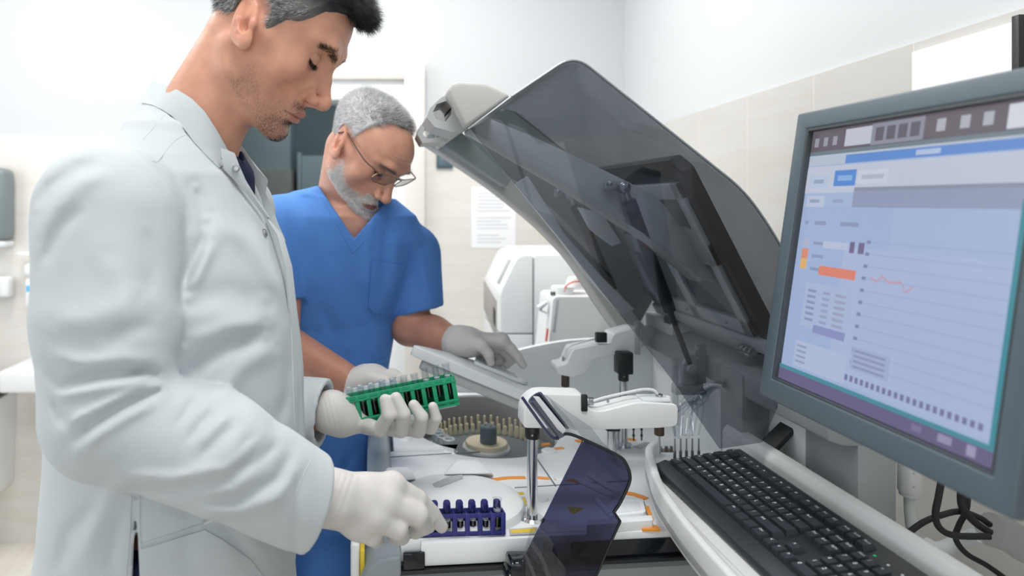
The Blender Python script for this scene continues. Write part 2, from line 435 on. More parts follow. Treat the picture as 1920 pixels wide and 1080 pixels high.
# white board on the right wall
def rw(px):
    k = (px - VX) / F; Y = (0.8756 - .012) / (k - 0.0596); return Y
y0, y1 = rw(1912), rw(1718)
t = empty('wall_board', (xr(y0), (y0 + y1) / 2, 1.35), 'blank white board on the right wall above the monitor', 'board')
def rprism(name, ya, yb, za, zb, d0, d1, m, par):
    b = NB(); add_prism(b, [(xr(ya) - d1, ya), (xr(yb) - d1, yb), (xr(yb) - d0, yb), (xr(ya) - d0, ya)], za, zb, 'Z', .001); return obj(name, b, m, par)
rprism('panel', y0, y1, 1.33, 1.678, .0121, .020, MATS['paper'], t)
rprism('edge_strip', y0 - .012, y0, 1.33, 1.685, .0121, .024, MATS['black'], t)
# ------------------------------------------------------------------ ceiling lamps (out of frame above)
for i, (x, y) in enumerate(((-1.3, 2.0), (0.1, 2.0), (-1.3, 0.4), (0.1, 0.4))):
    t = empty('ceiling_lamp', (x, y, ZC), 'square white ceiling panel lamp', 'lamp', 'ceiling panel lamps')
    b = NB(); add_box(b, (x - .31, y - .31, ZC - .02), (x + .31, y + .31, ZC), .004); obj('housing', b, MATS['plastic_white'], t)
    L = bpy.data.lights.new('panel_light', 'AREA'); L.shape = 'SQUARE'; L.size = .58; L.energy = (26 if y > 1 else 13) * ((1.35 if y > 1 else 2.4) if x > 0 else (1.15 if y > 1 else .45)); L.color = (1.0, .985, .96)
    lo = bpy.data.objects.new('panel_light', L); COL.objects.link(lo); lo.parent = t; lo.location = (0, 0, -.023)
t = empty('ceiling_lamp', (-.3, 3.9, 2.4), 'unseen round lamp added to brighten the corridor behind the doorway', 'lamp')  # lamp added out of view to lift the dark corridor
b = NB(); add_lathe(b, [(0, -.02), (.11, -.02), (.12, -.012), (.12, 0), (0, 0)], (-.3, 3.9, 2.4), 32); obj('housing', b, MATS['plastic_white'], t)
L = bpy.data.lights.new('corridor_fill', 'AREA'); L.shape = 'DISK'; L.size = .2; L.energy = 5; L.color = (.93, .98, 1.0)
lo = bpy.data.objects.new('corridor_fill', L); COL.objects.link(lo); lo.parent = t; lo.location = (0, 0, -.025)
# ------------------------------------------------------------------ the analyser with its raised smoked lid
clear_mat('smoke', (.66, .675, .70), .015, .9)
clear_mat('smoke_blue', (.27, .28, .40), .02, .8)
clear_mat('smoke_light', (.84, .86, .87), .02, .9)
clear_mat('clear_plastic', (.96, .95, .96), .03, 1.0)
clear_mat('clear_tube', (.90, .92, .93), .05, 1.0, 1.5)
mat('deck_white', (0.85, 0.88, 0.89), .42)
mat('shell_slate', (0.30, 0.35, 0.38), .4)
mat('shell_warm', (0.47, 0.47, 0.45), .45)
mat('panel_teal', (0.30, 0.35, 0.36), .45)
mat('metal_inner', (0.58, 0.62, 0.64), .4, metal=.2)
mat('slot_dark', (0.16, 0.19, 0.20), .5)
mat('well_grey', (0.34, 0.34, 0.34), .55)
ZD = 0.92
def near(X): return 1.02 + 0.098 * (X - .05)
A = empty('laboratory_analyser', (.33, 1.36, 0), 'large white laboratory analyser with raised smoked lid standing in front of both men', 'analyser')
# body
b = NB()
add_prism(b, [(-.01, 1.12), (.70, 1.16), (.70, 1.70), (-.01, 1.70)], .06, .865, 'Z', .01)
add_prism(b, [(.02, 1.14), (.66, 1.18), (.66, 1.66), (.02, 1.66)], 0, .06, 'Z', .004)
obj('body', b, MATS['panel_teal'], A)
b = NB(); add_prism(b, [(-.012, 1.06), (.035, near(.04) + .02), (.035, 1.66), (-.012, 1.66)], .80, ZD + .008, 'Z', .012, 3); obj('side_wall', b, MATS['shell_slate'], A, label='slate grey side wall')
b = NB(); add_prism(b, [(.02, near(.03) + .012), (.70, near(.70) + .012), (.70, 1.70), (.02, 1.70)], .855, .885, 'Z', .004); obj('chassis', b, MATS['slot_dark'], A)
# deck plate with the round well cut out of it
cx, cy, cr = .245, 1.505, .150
arc = [(cx + cr * math.cos(a), cy + cr * math.sin(a)) for a in np.linspace(0, -PI, 28)]
b = NB()
add_prism(b, [(.040, near(.04) + .01), (.69, near(.69) + .01), (.69, 1.665), (cx + cr, 1.665)] + arc + [(cx - cr, 1.665), (.040, 1.665), (.040, 1.395), (.033, 1.39), (.033, 1.31), (.04, 1.30)], .885, ZD, 'Z', .003, 2, ang=50)
dk = obj('deck', b, MATS['deck_white'], A)
# rear cover plates beside the well, joint line, buttons
b = NB()
add_prism(b, [(.041, 1.382), (.165, 1.392)] + [(cx + (cr + .004) * math.cos(a), cy + (cr + .004) * math.sin(a)) for a in np.linspace(-2.15, -PI, 10)] + [(cx - cr - .004, 1.64), (.041, 1.64)], ZD - .001, ZD + .012, 'Z', .004, 2, ang=50)
add_lathe(b, [(0, .004), (.012, .004), (.016, .0), (.016, -.004)], (.066, 1.43, ZD + .013), 20)
obj('well_cover', b, MATS['deck_white'], A)
b = NB()
def strip(p, q, w, z, h=.001, mi=0):
    p = Vector((p[0], p[1], 0)); q = Vector((q[0], q[1], 0)); n = (q - p).cross(Vector((0, 0, 1))).normalized() * w / 2
    add_prism(b, [tuple((p + n)[:2]), tuple((q + n)[:2]), tuple((q - n)[:2]), tuple((p - n)[:2])], z - .002, z + h, 'Z', mi=mi)
def D2(x, y, z=ZD): v = PZ(x, y, z); return (v.x, v.y)
strip(D2(723, 858), D2(900, 847), .0022, ZD); strip(D2(1005, 858), D2(1042, 912), .0026, ZD)
strip(D2(965, 915), D2(1180, 902), .0018, ZD); strip(D2(1205, 940), D2(1222, 985), .004, ZD); strip(D2(805, 925), D2(875, 950), .0018, ZD)
obj('joint_line', b, MATS['slot_dark'], A)
# round reagent cover in front, with its slots
b = NB()
c1 = PZ(862, 930, .935); R1 = .106
add_lathe(b, [(0, .016), (R1 - .012, .015), (R1 - .004, .012), (R1, .006), (R1, -.004)], (c1.x, c1.y, ZD), 72)
obj('disc_cover', b, MATS['deck_white'], A)
b = NB(); q = [D2(x, y, ZD + .016) for x, y in ((811, 908), (815, 913), (826, 913), (868, 897), (867, 890), (864, 890), (836, 897))]
add_prism(b, q, ZD + .010, ZD + .0172, 'Z'); obj('cover_slot', b, mat('slot_grey', (.50, .51, .52), .5), A)
# raised finger lugs
def lug(pts, z, h, name='finger_lug'):
    b = NB(); base = [D2(x, y, z) for x, y in pts[:4]]
    top = [(PZ(x, y, z + h).x, PZ(x, y, z + h).y) for x, y in pts[4:]]
    Bv = [b.verts.new((*p, z - .003)) for p in base]; Tv = [b.verts.new((*p, z + h)) for p in top]
    b.faces.new(Bv[::-1]); b.faces.new(Tv)
    for i in range(4): b.faces.new((Bv[i], Bv[(i + 1) % 4], Tv[(i + 1) % 4], Tv[i]))
    bmesh.ops.recalc_face_normals(b, faces=b.faces); bevel_all(b, .004, 3, 20)
    return obj(name, b, MATS['deck_white'], A)
lug([(826, 892), (928, 890), (905, 866), (848, 866), (832, 889), (923, 887), (897, 862), (856, 862)], ZD, .020)
lug([(712, 905), (784, 900), (772, 880), (722, 880), (716, 903), (780, 898), (766, 875), (726, 876)], ZD, .020)
# orange ring marks, yellow warning labels, buttons on the deck
b = NB()
def arcstrip(pts, w, z=ZD):
    P = [Vector((*D2(x, y, z), 0)) for x, y in pts]; P = catmull(P, 6)
    L, R = [], []
    for i, p in enumerate(P):
        t = (P[min(i + 1, len(P) - 1)] - P[max(i - 1, 0)]).normalized(); n = Vector((-t.y, t.x, 0)) * w / 2
        L.append(tuple((p + n)[:2])); R.append(tuple((p - n)[:2]))
    add_prism(b, L + R[::-1], z - .002, z + .0012, 'Z')
arcstrip([(914, 902), (948, 897), (985, 896)], .011); arcstrip([(1006, 896), (1030, 898)], .010); arcstrip([(1040, 898), (1075, 902), (1110, 908)], .011)
arcstrip([(1168, 924), (1190, 928), (1212, 936)], .013); arcstrip([(1190, 940), (1202, 946)], .012); arcstrip([(1213, 950), (1222, 975)], .006)
arcstrip([(1166, 822), (1192, 826)], .014); arcstrip([(1080, 828), (1096, 826)], .014); arcstrip([(1040, 842), (1056, 840)], .010); arcstrip([(1016, 834), (1030, 832)], .008); arcstrip([(1202, 990), (1235, 990)], .014)
obj('orange_mark', b, MATS['orange_label'], A, label='orange ring marks')
b = NB(); ar = None
for pts in (((904, 906), (908, 902), (914, 899), (916, 906), (909, 909)), ((1185, 838), (1210, 830), (1224, 832), (1200, 842))):
    add_prism(b, [D2(x, y) for x, y in pts], ZD - .002, ZD + .0014, 'Z')
obj('slot_end', b, MATS['slot_grey'], A)
def label_px(pts, name, m, z=ZD, h=.0008, par=None):
    b = NB(); add_prism(b, [D2(x, y, z) for x, y in pts], z - .001, z + h, 'Z'); return obj(name, b, m, par or A)
l1 = label_px([(965, 933), (984, 932), (991, 949), (971, 950)], 'yellow_label', MATS['print_grey'], h=.0008)
label_px([(968, 935), (983, 934), (989, 947), (973, 948)], 'yellow_face', MATS['yellow_label'], h=.0013, par=l1)
l1 = label_px([(960, 924), (980, 923), (983, 927), (965, 931)], 'yellow_label', MATS['yellow_label'])
l1 = label_px([(954, 993), (1008, 989), (1006, 1001), (956, 1003)], 'yellow_label', MATS['print_grey'], h=.0008)
label_px([(957, 995), (1005, 991), (1003, 999), (958, 1001)], 'yellow_face', MATS['yellow_label'], h=.0013, par=l1)
b = NB()
for x, y, r in ((1016, 936, .012), (1052, 897, .014), (1030, 846, .016), (1172, 882, .012)):
    v = PZ(x, y, ZD); add_lathe(b, [(0, .004), (r * .8, .0035), (r, .001), (r, -.004)], v, 24)
obj('deck_button', b, MATS['plastic_white'], A)
# recessed trough and ribs on the far side of the deck, behind the smoked guard
b = NB()
add_prism(b, round_poly([D2(1140, 975), D2(1212, 968), D2(1205, 940), D2(1146, 944)], .01), ZD - .004, ZD + .006, 'Z', .004)
add_prism(b, round_poly([D2(1100, 1000), D2(1225, 990), D2(1222, 980), D2(1100, 990)], .004), ZD - .004, ZD + .012, 'Z', .003)
obj('trough_rim', b, MATS['deck_white'], A)
b = NB(); add_prism(b, round_poly([D2(1148, 970), D2(1204, 964), D2(1198, 946), D2(1152, 949)], .01), ZD, ZD + .0068, 'Z', .001); obj('trough', b, MATS['plastic_pale'], A)
b = NB()
for (x0, y0), (x1, y1) in (((1085, 900), (1150, 930)), ((1105, 890), (1160, 925)), ((1118, 935), (1145, 965))):
    p, q = PZ(x0, y0, ZD + .004), PZ(x1, y1, ZD + .004); add_tube(b, [p, (p + q) / 2, q], .005)
obj('deck_rib', b, MATS['deck_white'], A)
# well: wall, floor, carousel
b = NB()
ring = [(cx + (cr + .004) * math.cos(a), cy + (cr + .004) * math.sin(a)) for a in np.linspace(0.05, PI - .05, 36)]
ring2 = [(cx + (cr - .006) * math.cos(a), cy + (cr - .006) * math.sin(a)) for a in np.linspace(PI - .05, 0.05, 36)]
add_prism(b, ring + ring2, .86, .958, 'Z', .002, ang=60); obj('well_wall', b, MATS['well_grey'], A)
b = NB(); add_prism(b, [(cx + (cr + .03) * math.cos(a), cy + (cr + .02) * math.sin(a)) for a in np.linspace(0, PI, 36)] + [(cx + (cr - .004) * math.cos(a), cy + (cr - .004) * math.sin(a)) for a in np.linspace(PI, 0, 36)], .946, .962, 'Z', .003, ang=60); obj('well_ledge', b, MATS['deck_white'], A)
b = NB(); add_lathe(b, [(0, .006), (cr - .004, .006), (cr - .004, 0), (0, 0)], (cx, cy, .868), 48); obj('well_floor', b, MATS['well_grey'], A)
car = NB(); add_lathe(car, [(0, .016), (.048, .016), (.051, .012), (.051, .0), (.10, 0), (.135, .004), (.137, -.002), (0, -.004)], (cx, cy, .878), 64)
cr_o = obj('carousel', car, MATS['plastic_white'], A)
b = NB(); add_lathe(b, [(0, .030), (.044, .030), (.046, .026), (.046, .010), (0, .010)], (cx, cy - .003, .872), 48); obj('carousel_ring', b, MATS['cream'], A)
b = NB(); add_lathe(b, [(0, .040), (.0155, .040), (.0178, .038), (.0180, 0), (.021, 0), (.021, -.01), (0, -.01)], (cx + .003, cy - .01, .898), 40)
for dx, dy in ((-.006, .003), (.004, -.006)): add_sphere(b, (cx + .003 + dx, cy - .01 + dy, .938), .0024, 8, 6)
obj('carousel_cap', b, mat('cap_slate', (.13, .17, .195), .4), A, label='slate grey carousel cap')
# cream and white cups standing round the carousel (many, each its own thing)
proto = None
rr = random.Random(5)
for i, a in enumerate(np.linspace(.10, PI - .10, 23)):
    x, y = cx + .112 * math.cos(a), cy + .105 * math.sin(a)
    if proto is None:
        proto = empty('reagent_cup', (x, y, .880), 'small cream cup standing in the ring around the slate grey cap', 'cup', 'cream cups in the analyser carousel')
        b = NB(); add_prism(b, [(x - .0048, y - .005), (x + .0048, y - .005), (x + .0036, y + .005), (x - .0036, y + .005)], .880, .908, 'Z', .0015); obj('cup_body', b, MATS['cream'], proto)
        b = NB(); add_cyl(b, (x - .002, y, .906), (x - .002, y, .924), .0026, n=10, bev=.001); obj('neck', b, MATS['cream'], proto)
    else:
        copy_tree(proto, (x, y, .880 + rr.uniform(-.003, .003)))
wc = None
for i, a in enumerate(np.linspace(PI + .08, PI + .62, 4)):
    x, y = cx + .108 * math.cos(a), cy + .108 * math.sin(a)
    if wc is None:
        wc = empty('sample_cup', (x, y, .880), 'frosted white cup at the open side of the well near the green rack', 'cup', 'frosted cups in the analyser well')
        b = NB(); add_lathe(b, [(0, 0), (.010, 0), (.0115, .045), (.013, .047), (.0115, .049), (.0095, .047), (.008, .01), (0, .008)], (x, y, .880), 20); obj('cup_wall', b, mat('frost', (.72, .77, .78), .3), wc)
        b = NB(); add_box(b, (x - .014, y - .006, .880), (x + .014, y + .006, .905), .003); obj('cup_foot', b, MATS['frost'], wc)
    else: copy_tree(wc, (x, y, .880))
# tall inner wall round the back, and the back wall
b = NB()
top = catmull([(*XZ(x, y, 1.68), 0) for x, y in ((745, 760), (790, 745), (850, 712), (905, 680), (966, 657), (1040, 641), (1100, 635), (1165, 634), (1228, 643))], 4)
add_prism(b, [(p.x, p.y) for p in top] + [(.695, .93), (XZ(745, 760, 1.68)[0], .93)], 1.672, 1.69, 'Y', .003, ang=50)
obj('inner_wall', b, MATS['plastic_pale'], A)
b = NB()
add_prism(b, [(1.10, .915), (1.675, .915), (1.675, 1.065), (1.60, 1.115), (1.10, 1.115)], .685, .71, 'X', .004); obj('rear_panel', b, MATS['plastic_pale'], A)
b = NB(); add_box(b, (.672, 1.56, .92), (.688, 1.676, 1.135), .004); add_prism(b, [(1.52, 1.09), (1.68, 1.09), (1.68, 1.155), (1.52, 1.155)], .655, .70, 'X', .005); obj('rear_corner', b, MATS['plastic_white'], A)
# hinge beam along the back
b = NB(); add_prism(b, [(.642, 1.082), (.665, 1.074), (.74, 1.074), (.74, 1.148), (.642, 1.124)], .98, 1.66, 'Y', .004); obj('hinge_beam', b, MATS['metal_sheet'], A)
b = NB(); add_box(b, (.685, .98, .90), (.74, 1.10, 1.076), .003); add_prism(b, [(1.06, .92), (1.60, .92), (1.60, 1.08), (1.06, 1.08)], .70, .735, 'X', .003); obj('rear_shelf', b, MATS['metal_sheet'], A)
b = NB(); add_box(b, (.66, 1.22, 1.02), (.69, 1.32, 1.076), .003); obj('rear_cavity', b, MATS['black'], A)
for i, (Y0) in enumerate((1.21, 1.525)):
    b = NB()
    for k in range(3):
        add_cyl(b, (.664, Y0 + .014 * k, 1.157), (.664, Y0 + .014 * k + .012, 1.157), .0085, n=14, bev=.001)
    add_box(b, (.655, Y0 + .002, 1.148), (.70, Y0 + .04, 1.154), .001); add_cyl(b, (.664, Y0 - .004, 1.157), (.664, Y0 + .046, 1.157), .0035, n=10)
    obj('hinge', b, MATS['steel'], A)
# grey electronics box at the near end of the back
b = NB(); add_prism(b, [(.638, .94), (.80, .94), (.80, 1.105), (.69, 1.105), (.638, 1.120)], 1.20, 1.276, 'Y', .003)
eb = obj('electronics_box', b, MATS['metal_sheet'], A, label='grey sheet metal box')

# -------- lid
YN, YFAR = 1.10, 1.66
lid = empty('lid', (.664, 1.38, 1.157)); lid.parent = A; lid.location = Vector(lid.location) - ORIG[A.name]
pn = [(880, 240), (960, 181), (1077, 102), (1395, 356), (1440, 418), (1482, 490), (1510, 590), (1490, 690), (1430, 830), (1350, 842), (1255, 705), (1046, 443)]
prof = round_poly([XZ(x, y, YN) for x, y in pn], [0, 0, .032, .06, .04, .05, .06, .04, 0, 0, 0, 0], 7)
b = NB(); add_prism(b, prof, YN, YN + .004, 'Y', .0012, 2); obj('side_shell', b, MATS['smoke'], lid, label='smoked see-through side')
# curved smoked roof following the profile
b = NB()
roof = [Vector((x, z, 0)) for x, z in prof[1:2 + 5 * 8]]
off = []
for i, p in enumerate(roof):
    t = (roof[min(i + 1, len(roof) - 1)] - roof[max(i - 1, 0)]).normalized(); off.append(p + Vector((t.y, -t.x, 0)) * .004)
add_prism(b, [(p.x, p.y) for p in roof] + [(p.x, p.y) for p in off[::-1]], YN + .0042, YFAR, 'Y', 0)
obj('roof_shell', b, MATS['smoke'], lid, label='smoked see-through roof')
b = NB()
add_tube(b, [Vector((p.x, YN + .002, p.y)) for p in roof], .0022, 8, smooth=False); obj('edge_trim', b, mat('trim_slate', (.22, .25, .265), .3), lid)
# far wall of the lid: opaque, with a pale swooping rim flange
far_px = [(786, 268), (835, 300), (890, 337), (945, 378), (1000, 424), (1040, 464), (1070, 500), (1110, 562), (1150, 618), (1180, 642)]
sw = catmull([(*XZ(x, y, 1.66), 0) for x, y in far_px], 4)
def farp(x, y): return XZ(VX + (x - VX) * YN / YFAR, VY + (y - VY) * YN / YFAR, YFAR)
topf = [XZ(x, y, YN) for x, y in ((1500, 640), (1490, 560), (1470, 480), (1430, 405), (1395, 362), (1330, 303), (1240, 231), (1106, 124), (1078, 116), (1050, 124), (960, 186), (880, 240))]
b = NB(); add_prism(b, [(p.x, p.y) for p in sw] + topf, YFAR, YFAR + .012, 'Y', .002, ang=50)
obj('far_wall', b, mat('lid_inner', (.27, .315, .305), .45), lid, label='opaque grey far wall')
b = NB()
inn = [p + Vector((.030, .030, 0)) * (0.55 + 0.6 * min(1, i / 12)) for i, p in enumerate(sw)]
add_prism(b, [(p.x, p.y) for p in sw] + [(p.x, p.y) for p in inn[::-1]], 1.585, 1.672, 'Y', .004, 2, ang=50)
obj('rim_flange', b, MATS['shell_warm'], lid, label='pale swooping rim')
# front grip bar with the two hollow latch brackets
b = NB()
g = [(872, 240), (846, 188), (838, 170), (848, 157), (860, 153), (912, 158), (957, 180)]
add_prism(b, [XZ(x, y, YN) for x, y in g], YN - .006, YFAR - .02, 'Y', .006, 3, ang=25); obj('front_grip', b, MATS['shell_warm'], lid, label='pale grey front grip')
for Ya, Yb, outer, hole in ((1.13, 1.24, [(846, 177), (828, 182), (806, 203), (800, 220), (815, 238), (850, 248), (868, 240)], [(837, 189), (819, 195), (811, 211), (819, 224), (836, 228), (846, 214), (846, 200)]),
                            (1.34, 1.44, [(802, 220), (788, 236), (783, 252), (792, 268), (838, 266), (850, 250), (818, 238)], [(809, 231), (797, 240), (793, 252), (800, 260), (824, 258), (828, 248), (820, 240)])):
    b = NB(); n = len(outer)
    P_ = [XZ(x, y, Ya) for x, y in outer]; I_ = [XZ(x, y, Ya) for x, y in hole]
    for i in range(n):
        j = (i + 1) % n; add_prism(b, [P_[i], P_[j], I_[j], I_[i]], Ya, Yb, 'Y')
    bmesh.ops.remove_doubles(b, verts=b.verts, dist=1e-5)
    obj('latch_bracket', b, MATS['plastic_grey'], lid)
b = NB(); add_prism(b, [XZ(x, y, 1.50) for x, y in ((806, 250), (842, 236), (868, 250), (960, 335), (950, 350), (838, 275))], 1.50, 1.585, 'Y', .003); o_ = obj('front_channel', b, MATS['lid_inner'], lid)
# inner strengthening plate near the struts
b = NB(); add_prism(b, [XZ(x, y, 1.26) for x, y in ((873, 244), (920, 223), (1000, 256), (1090, 298), (1190, 347), (1232, 368), (1290, 440), (1345, 530), (1300, 520), (1190, 434), (1040, 340))], 1.26, 1.266, 'Y', .002)
pl = obj('strut_plate', b, MATS['metal_inner'], lid)
b = NB(); add_prism(b, [XZ(x, y, 1.26) for x, y in ((873, 244), (1040, 340), (1190, 434), (1300, 520), (1296, 526), (1186, 441), (1036, 347), (870, 250))], 1.225, 1.266, 'Y', .002); obj('plate_flange', b, MATS['plastic_grey'], pl)
# second thinner channel plates between the plate and the far rim
b = NB()
add_prism(b, [XZ(x, y, 1.45) for x, y in ((965, 345), (990, 330), (1060, 440), (1130, 520), (1190, 580), (1165, 590), (1100, 520), (1046, 446))], 1.45, 1.456, 'Y', .002)
add_prism(b, [XZ(x, y, 1.40) for x, y in ((1082, 388), (1130, 400), (1165, 455), (1148, 462), (1105, 430))], 1.40, 1.404, 'Y', .002)
obj('channel', b, MATS['metal_inner'], lid)
# metal ceiling panel with its windows
def cpan(u, v, d=0.0):      # u along Y 0..1, v up the panel 0..1, d off its face
    Y = 1.20 + .43 * u
    X0, Z0 = .676, 1.42 - .225; X1, Z1 = .540, 1.42 + .040
    n = Vector((Z1 - Z0, 0, -(X1 - X0))).normalized()
    p = Vector((X0 + (X1 - X0) * v, Y, Z0 + (Z1 - Z0) * v)) - n * d
    return p
def quad_plate(bm, uv, d0, d1, bev=0.0):
    b2 = NB(); a_ = [b2.verts.new(cpan(u, v, d0)) for u, v in uv]; c_ = [b2.verts.new(cpan(u, v, d1)) for u, v in uv]; n = len(uv)
    b2.faces.new(a_); b2.faces.new(c_[::-1])
    for i in range(n): b2.faces.new((a_[i], c_[i], c_[(i + 1) % n], a_[(i + 1) % n]))
    bmesh.ops.recalc_face_normals(b2, faces=b2.faces)
    if bev: bevel_all(b2, bev, 2)
    merge(bm, b2)
b = NB(); quad_plate(b, [(0, 0), (1, 0), (1, 1), (0, 1)], -.004, .012); cp = obj('ceiling_panel', b, MATS['slot_dark'], lid)
b = NB()
for uv in ([(0, 0), (1, 0), (1, .10), (0, .10)], [(0, .9), (1, .9), (1, 1), (0, 1)], [(0, 0), (.06, 0), (.06, 1), (0, 1)], [(.94, 0), (1, 0), (1, 1), (.94, 1)],
           [(0, .46), (1, .46), (1, .60), (0, .60)], [(.44, 0), (.52, 0), (.52, .6), (.44, .6)], [(.50, .55), (.62, .55), (.62, 1), (.50, 1)], [(.74, 0), (.80, 0), (.80, .55), (.74, .55)], [(0.06, .6), (.5, .6), (.5, .70), (.06, .70)]):
    quad_plate(b, uv, .010, .020, .001)
obj('panel_frame', b, MATS['metal_inner'], cp)
b = NB()
for u, v in ((.25, .53), (.55, .05), (.30, .95), (.7, .95), (.18, .05), (.9, .05), (.57, .5)):
    p = cpan(u, v, .021); add_sphere(b, p, .003, 8, 6)
obj('screw', b, MATS['steel'], cp)
b = NB(); quad_plate(b, [(-.06, -.02), (-.01, -.02), (-.01, 1.10), (-.06, 1.03)], -.012, .012); quad_plate(b, [(-.06, 1.02), (1.05, 1.02), (1.05, 1.14), (0, 1.14), (-.06, 1.06)], -.012, .010)
obj('gasket', b, MATS['black'], lid)
b = NB(); quad_plate(b, [(-.1, -.10), (1.02, -.10), (1.02, -.01), (-.1, -.01)], -.01, .024, .004); quad_plate(b, [(-.1, -.19), (1.02, -.19), (1.02, -.11), (-.1, -.11)], -.02, .012, .004); obj('lid_beam', b, MATS['metal_inner'], lid)
# gas struts
def strut(base, mid, topp, yb, yt):
    B0 = W(*base, yb); T0 = W(*topp, yt); k = (mid[1] - base[1]) / (topp[1] - base[1]); M0 = B0.lerp(T0, k)
    s = empty('gas_strut', B0); s.parent = A; s.location = B0 - ORIG[A.name]
    b = NB(); add_cyl(b, M0, T0, .0115, n=20, bev=.002); obj('cylinder', b, MATS['black'], s)
    b = NB(); add_cyl(b, B0, M0, .0052, n=14); obj('rod', b, mat('rod_dark', (.015, .018, .02), .25, metal=.4) if 'rod_dark' not in MATS else MATS['rod_dark'], s)
    b = NB(); d = (T0 - B0).normalized(); add_cyl(b, T0, T0 + d * .022, .006, n=12, bev=.001); add_sphere(b, T0 + d * .026, .011, 14, 10, (1, .7, 1)); add_box(b, T0 + d * .026 - Vector((.034, -.006, .006)), T0 + d * .026 + Vector((.004, .012, .012)), .003)
    add_sphere(b, T0 + d * .03 - Vector((.026, .003, -.004)), .0045, 10, 8); obj('end_fitting', b, MATS['steel'], s)
strut((1296, 690), (1252, 578), (1180, 376), 1.33, 1.245)
strut((1176, 606), (1148, 540), (1078, 384), 1.60, 1.52)
b = NB(); p = W(1296, 690, 1.325)
add_prism(b, [(p.x - .016, p.z - .035), (p.x + .012, p.z - .035), (p.x + .012, p.z + .022), (p.x - .004, p.z + .025), (p.x - .016, p.z + .006)], 1.325, 1.338, 'Y', .004, 2)
add_prism(b, [(p.x + .010, p.z - .035), (p.x + .036, p.z - .035), (p.x + .036, p.z + .042), (p.x + .026, p.z + .046), (p.x + .014, p.z + .042)], 1.338, 1.344, 'Y', .003, 2)
for dx, dz in ((.018, .034), (.018, .014)): add_cyl(b, (p.x + dx, 1.34, p.z + dz), (p.x + dx, 1.330, p.z + dz), .0042, n=12, bev=.001)
add_cyl(b, (p.x, 1.33, p.z - .002), (p.x, 1.315, p.z - .002), .010, n=18, bev=.002); add_cyl(b, (p.x, 1.32, p.z - .002), (p.x, 1.312, p.z - .002), .0045, n=12, bev=.001)
add_box(b, (p.x - .03, 1.325, p.z - .052), (p.x + .03, 1.345, p.z - .034), .002)
obj('strut_bracket', b, MATS['metal_sheet'], A)

# -------- pipetting arms
def arm(name, pts, Y, w, px_pole, y_top, y_base, rpole, collar, tip, tube, conn, tall=None):
    v = PZ(px_pole, y_base, ZD) if y_base else None
    a_ = empty(name, (v.x, v.y, ZD)); a_.parent = A; a_.location = Vector((v.x, v.y, ZD)) - ORIG[A.name]
    b = NB(); add_prism(b, round_poly([XZ(x, y, Y) for x, y in pts], .006, 3), Y - w, Y + w, 'Y', .007, 3, ang=40); obj('arm_cover', b, MATS['plastic_white'], a_)
    zt = XZ(0, y_top, Y)[1]
    b = NB(); add_cyl(b, (v.x, v.y, ZD - .01), (v.x, v.y, zt), rpole, n=28); add_lathe(b, [(0, .004), (rpole + .008, .004), (rpole + .012, 0), (rpole + .012, -.004)], (v.x, v.y, ZD), 28); obj('pole', b, MATS['chrome'], a_)
    b = NB()
    for y0, y1, r, sq in collar:
        z0 = XZ(0, y0, Y)[1]; z1 = XZ(0, y1, Y)[1]
        if sq: add_box(b, (v.x - r, v.y - r, z1), (v.x + r, v.y + r, z0), .003)
        else: add_cyl(b, (v.x, v.y, z1), (v.x, v.y, z0), r, n=28, bev=.002)
    c = obj('collar', b, MATS['black'], a_)
    b = NB(); z1 = XZ(0, collar[-1][1] - 10, Y)[1]; add_cyl(b, (v.x - .003, v.y - collar[-1][2] + .001, z1), (v.x - .003, v.y - collar[-1][2] - .0015, z1), .0016, n=10); obj('set_screw', b, MATS['chrome'], c)
    x, y0, y1, y2, r = tip
    b = NB(); X, z0 = XZ(x, y0, Y); _, z1 = XZ(x, y1, Y); add_cyl(b, (X, Y, z1), (X, Y, z0), r, n=22, bev=.0015); tp = obj('probe_holder', b, MATS['brown_anodised'], a_, label='brown probe holder')
    b = NB(); _, z2 = XZ(x, y2, Y); add_cyl(b, (X, Y, z2), (X, Y, z1), .0016, n=8); obj('needle', b, MATS['steel'], tp)
    b = NB(); add_tube(b, [W(px, py, Y + dy) for px, py, dy in tube], .0022, 8, 8); obj('tubing', b, mat('tube_white', (.75, .77, .77), .3) if 'tube_white' not in MATS else MATS['tube_white'], a_)
    b = NB()
    for (px, py, L, ax, r) in conn:
        p = W(px, py, Y)
        q = p + (Vector((L, 0, 0)) if ax == 'X' else Vector((0, 0, L)))
        add_cyl(b, p, q, r, n=16, bev=.0008); add_cyl(b, p.lerp(q, .35), p.lerp(q, .5), r * 1.15, n=6)
    obj('fitting', b, MATS['steel'], a_)
    return a_
ba = arm('sampling_arm', [(1038, 681), (1039, 696), (1066, 701), (1092, 693), (1098, 680), (1103, 668), (1188, 651), (1193, 648), (1193, 612), (1178, 612), (1142, 622), (1137, 640), (1116, 641), (1068, 650), (1060, 667), (1057, 677)], 1.46, .028,
    1169, 690, 835, .0085, [(652, 692, .0155, True), (690, 706, .0105, False)], (1060, 702, 725, 732, .0085),
    [(1059, 670, -.01), (1062, 658, -.012), (1072, 648, -.014), (1100, 639, -.016), (1122, 634, -.012)], [(1059, 680, .014, 'Z', .0055), (1118, 634, .014, 'X', .006)])
b = NB(); x, z = XZ(1127, 633, 1.43); add_box(b, (x - .010, 1.428, z - .010), (x + .012, 1.44, z + .010), .001); obj('socket', b, MATS['black'], ba)
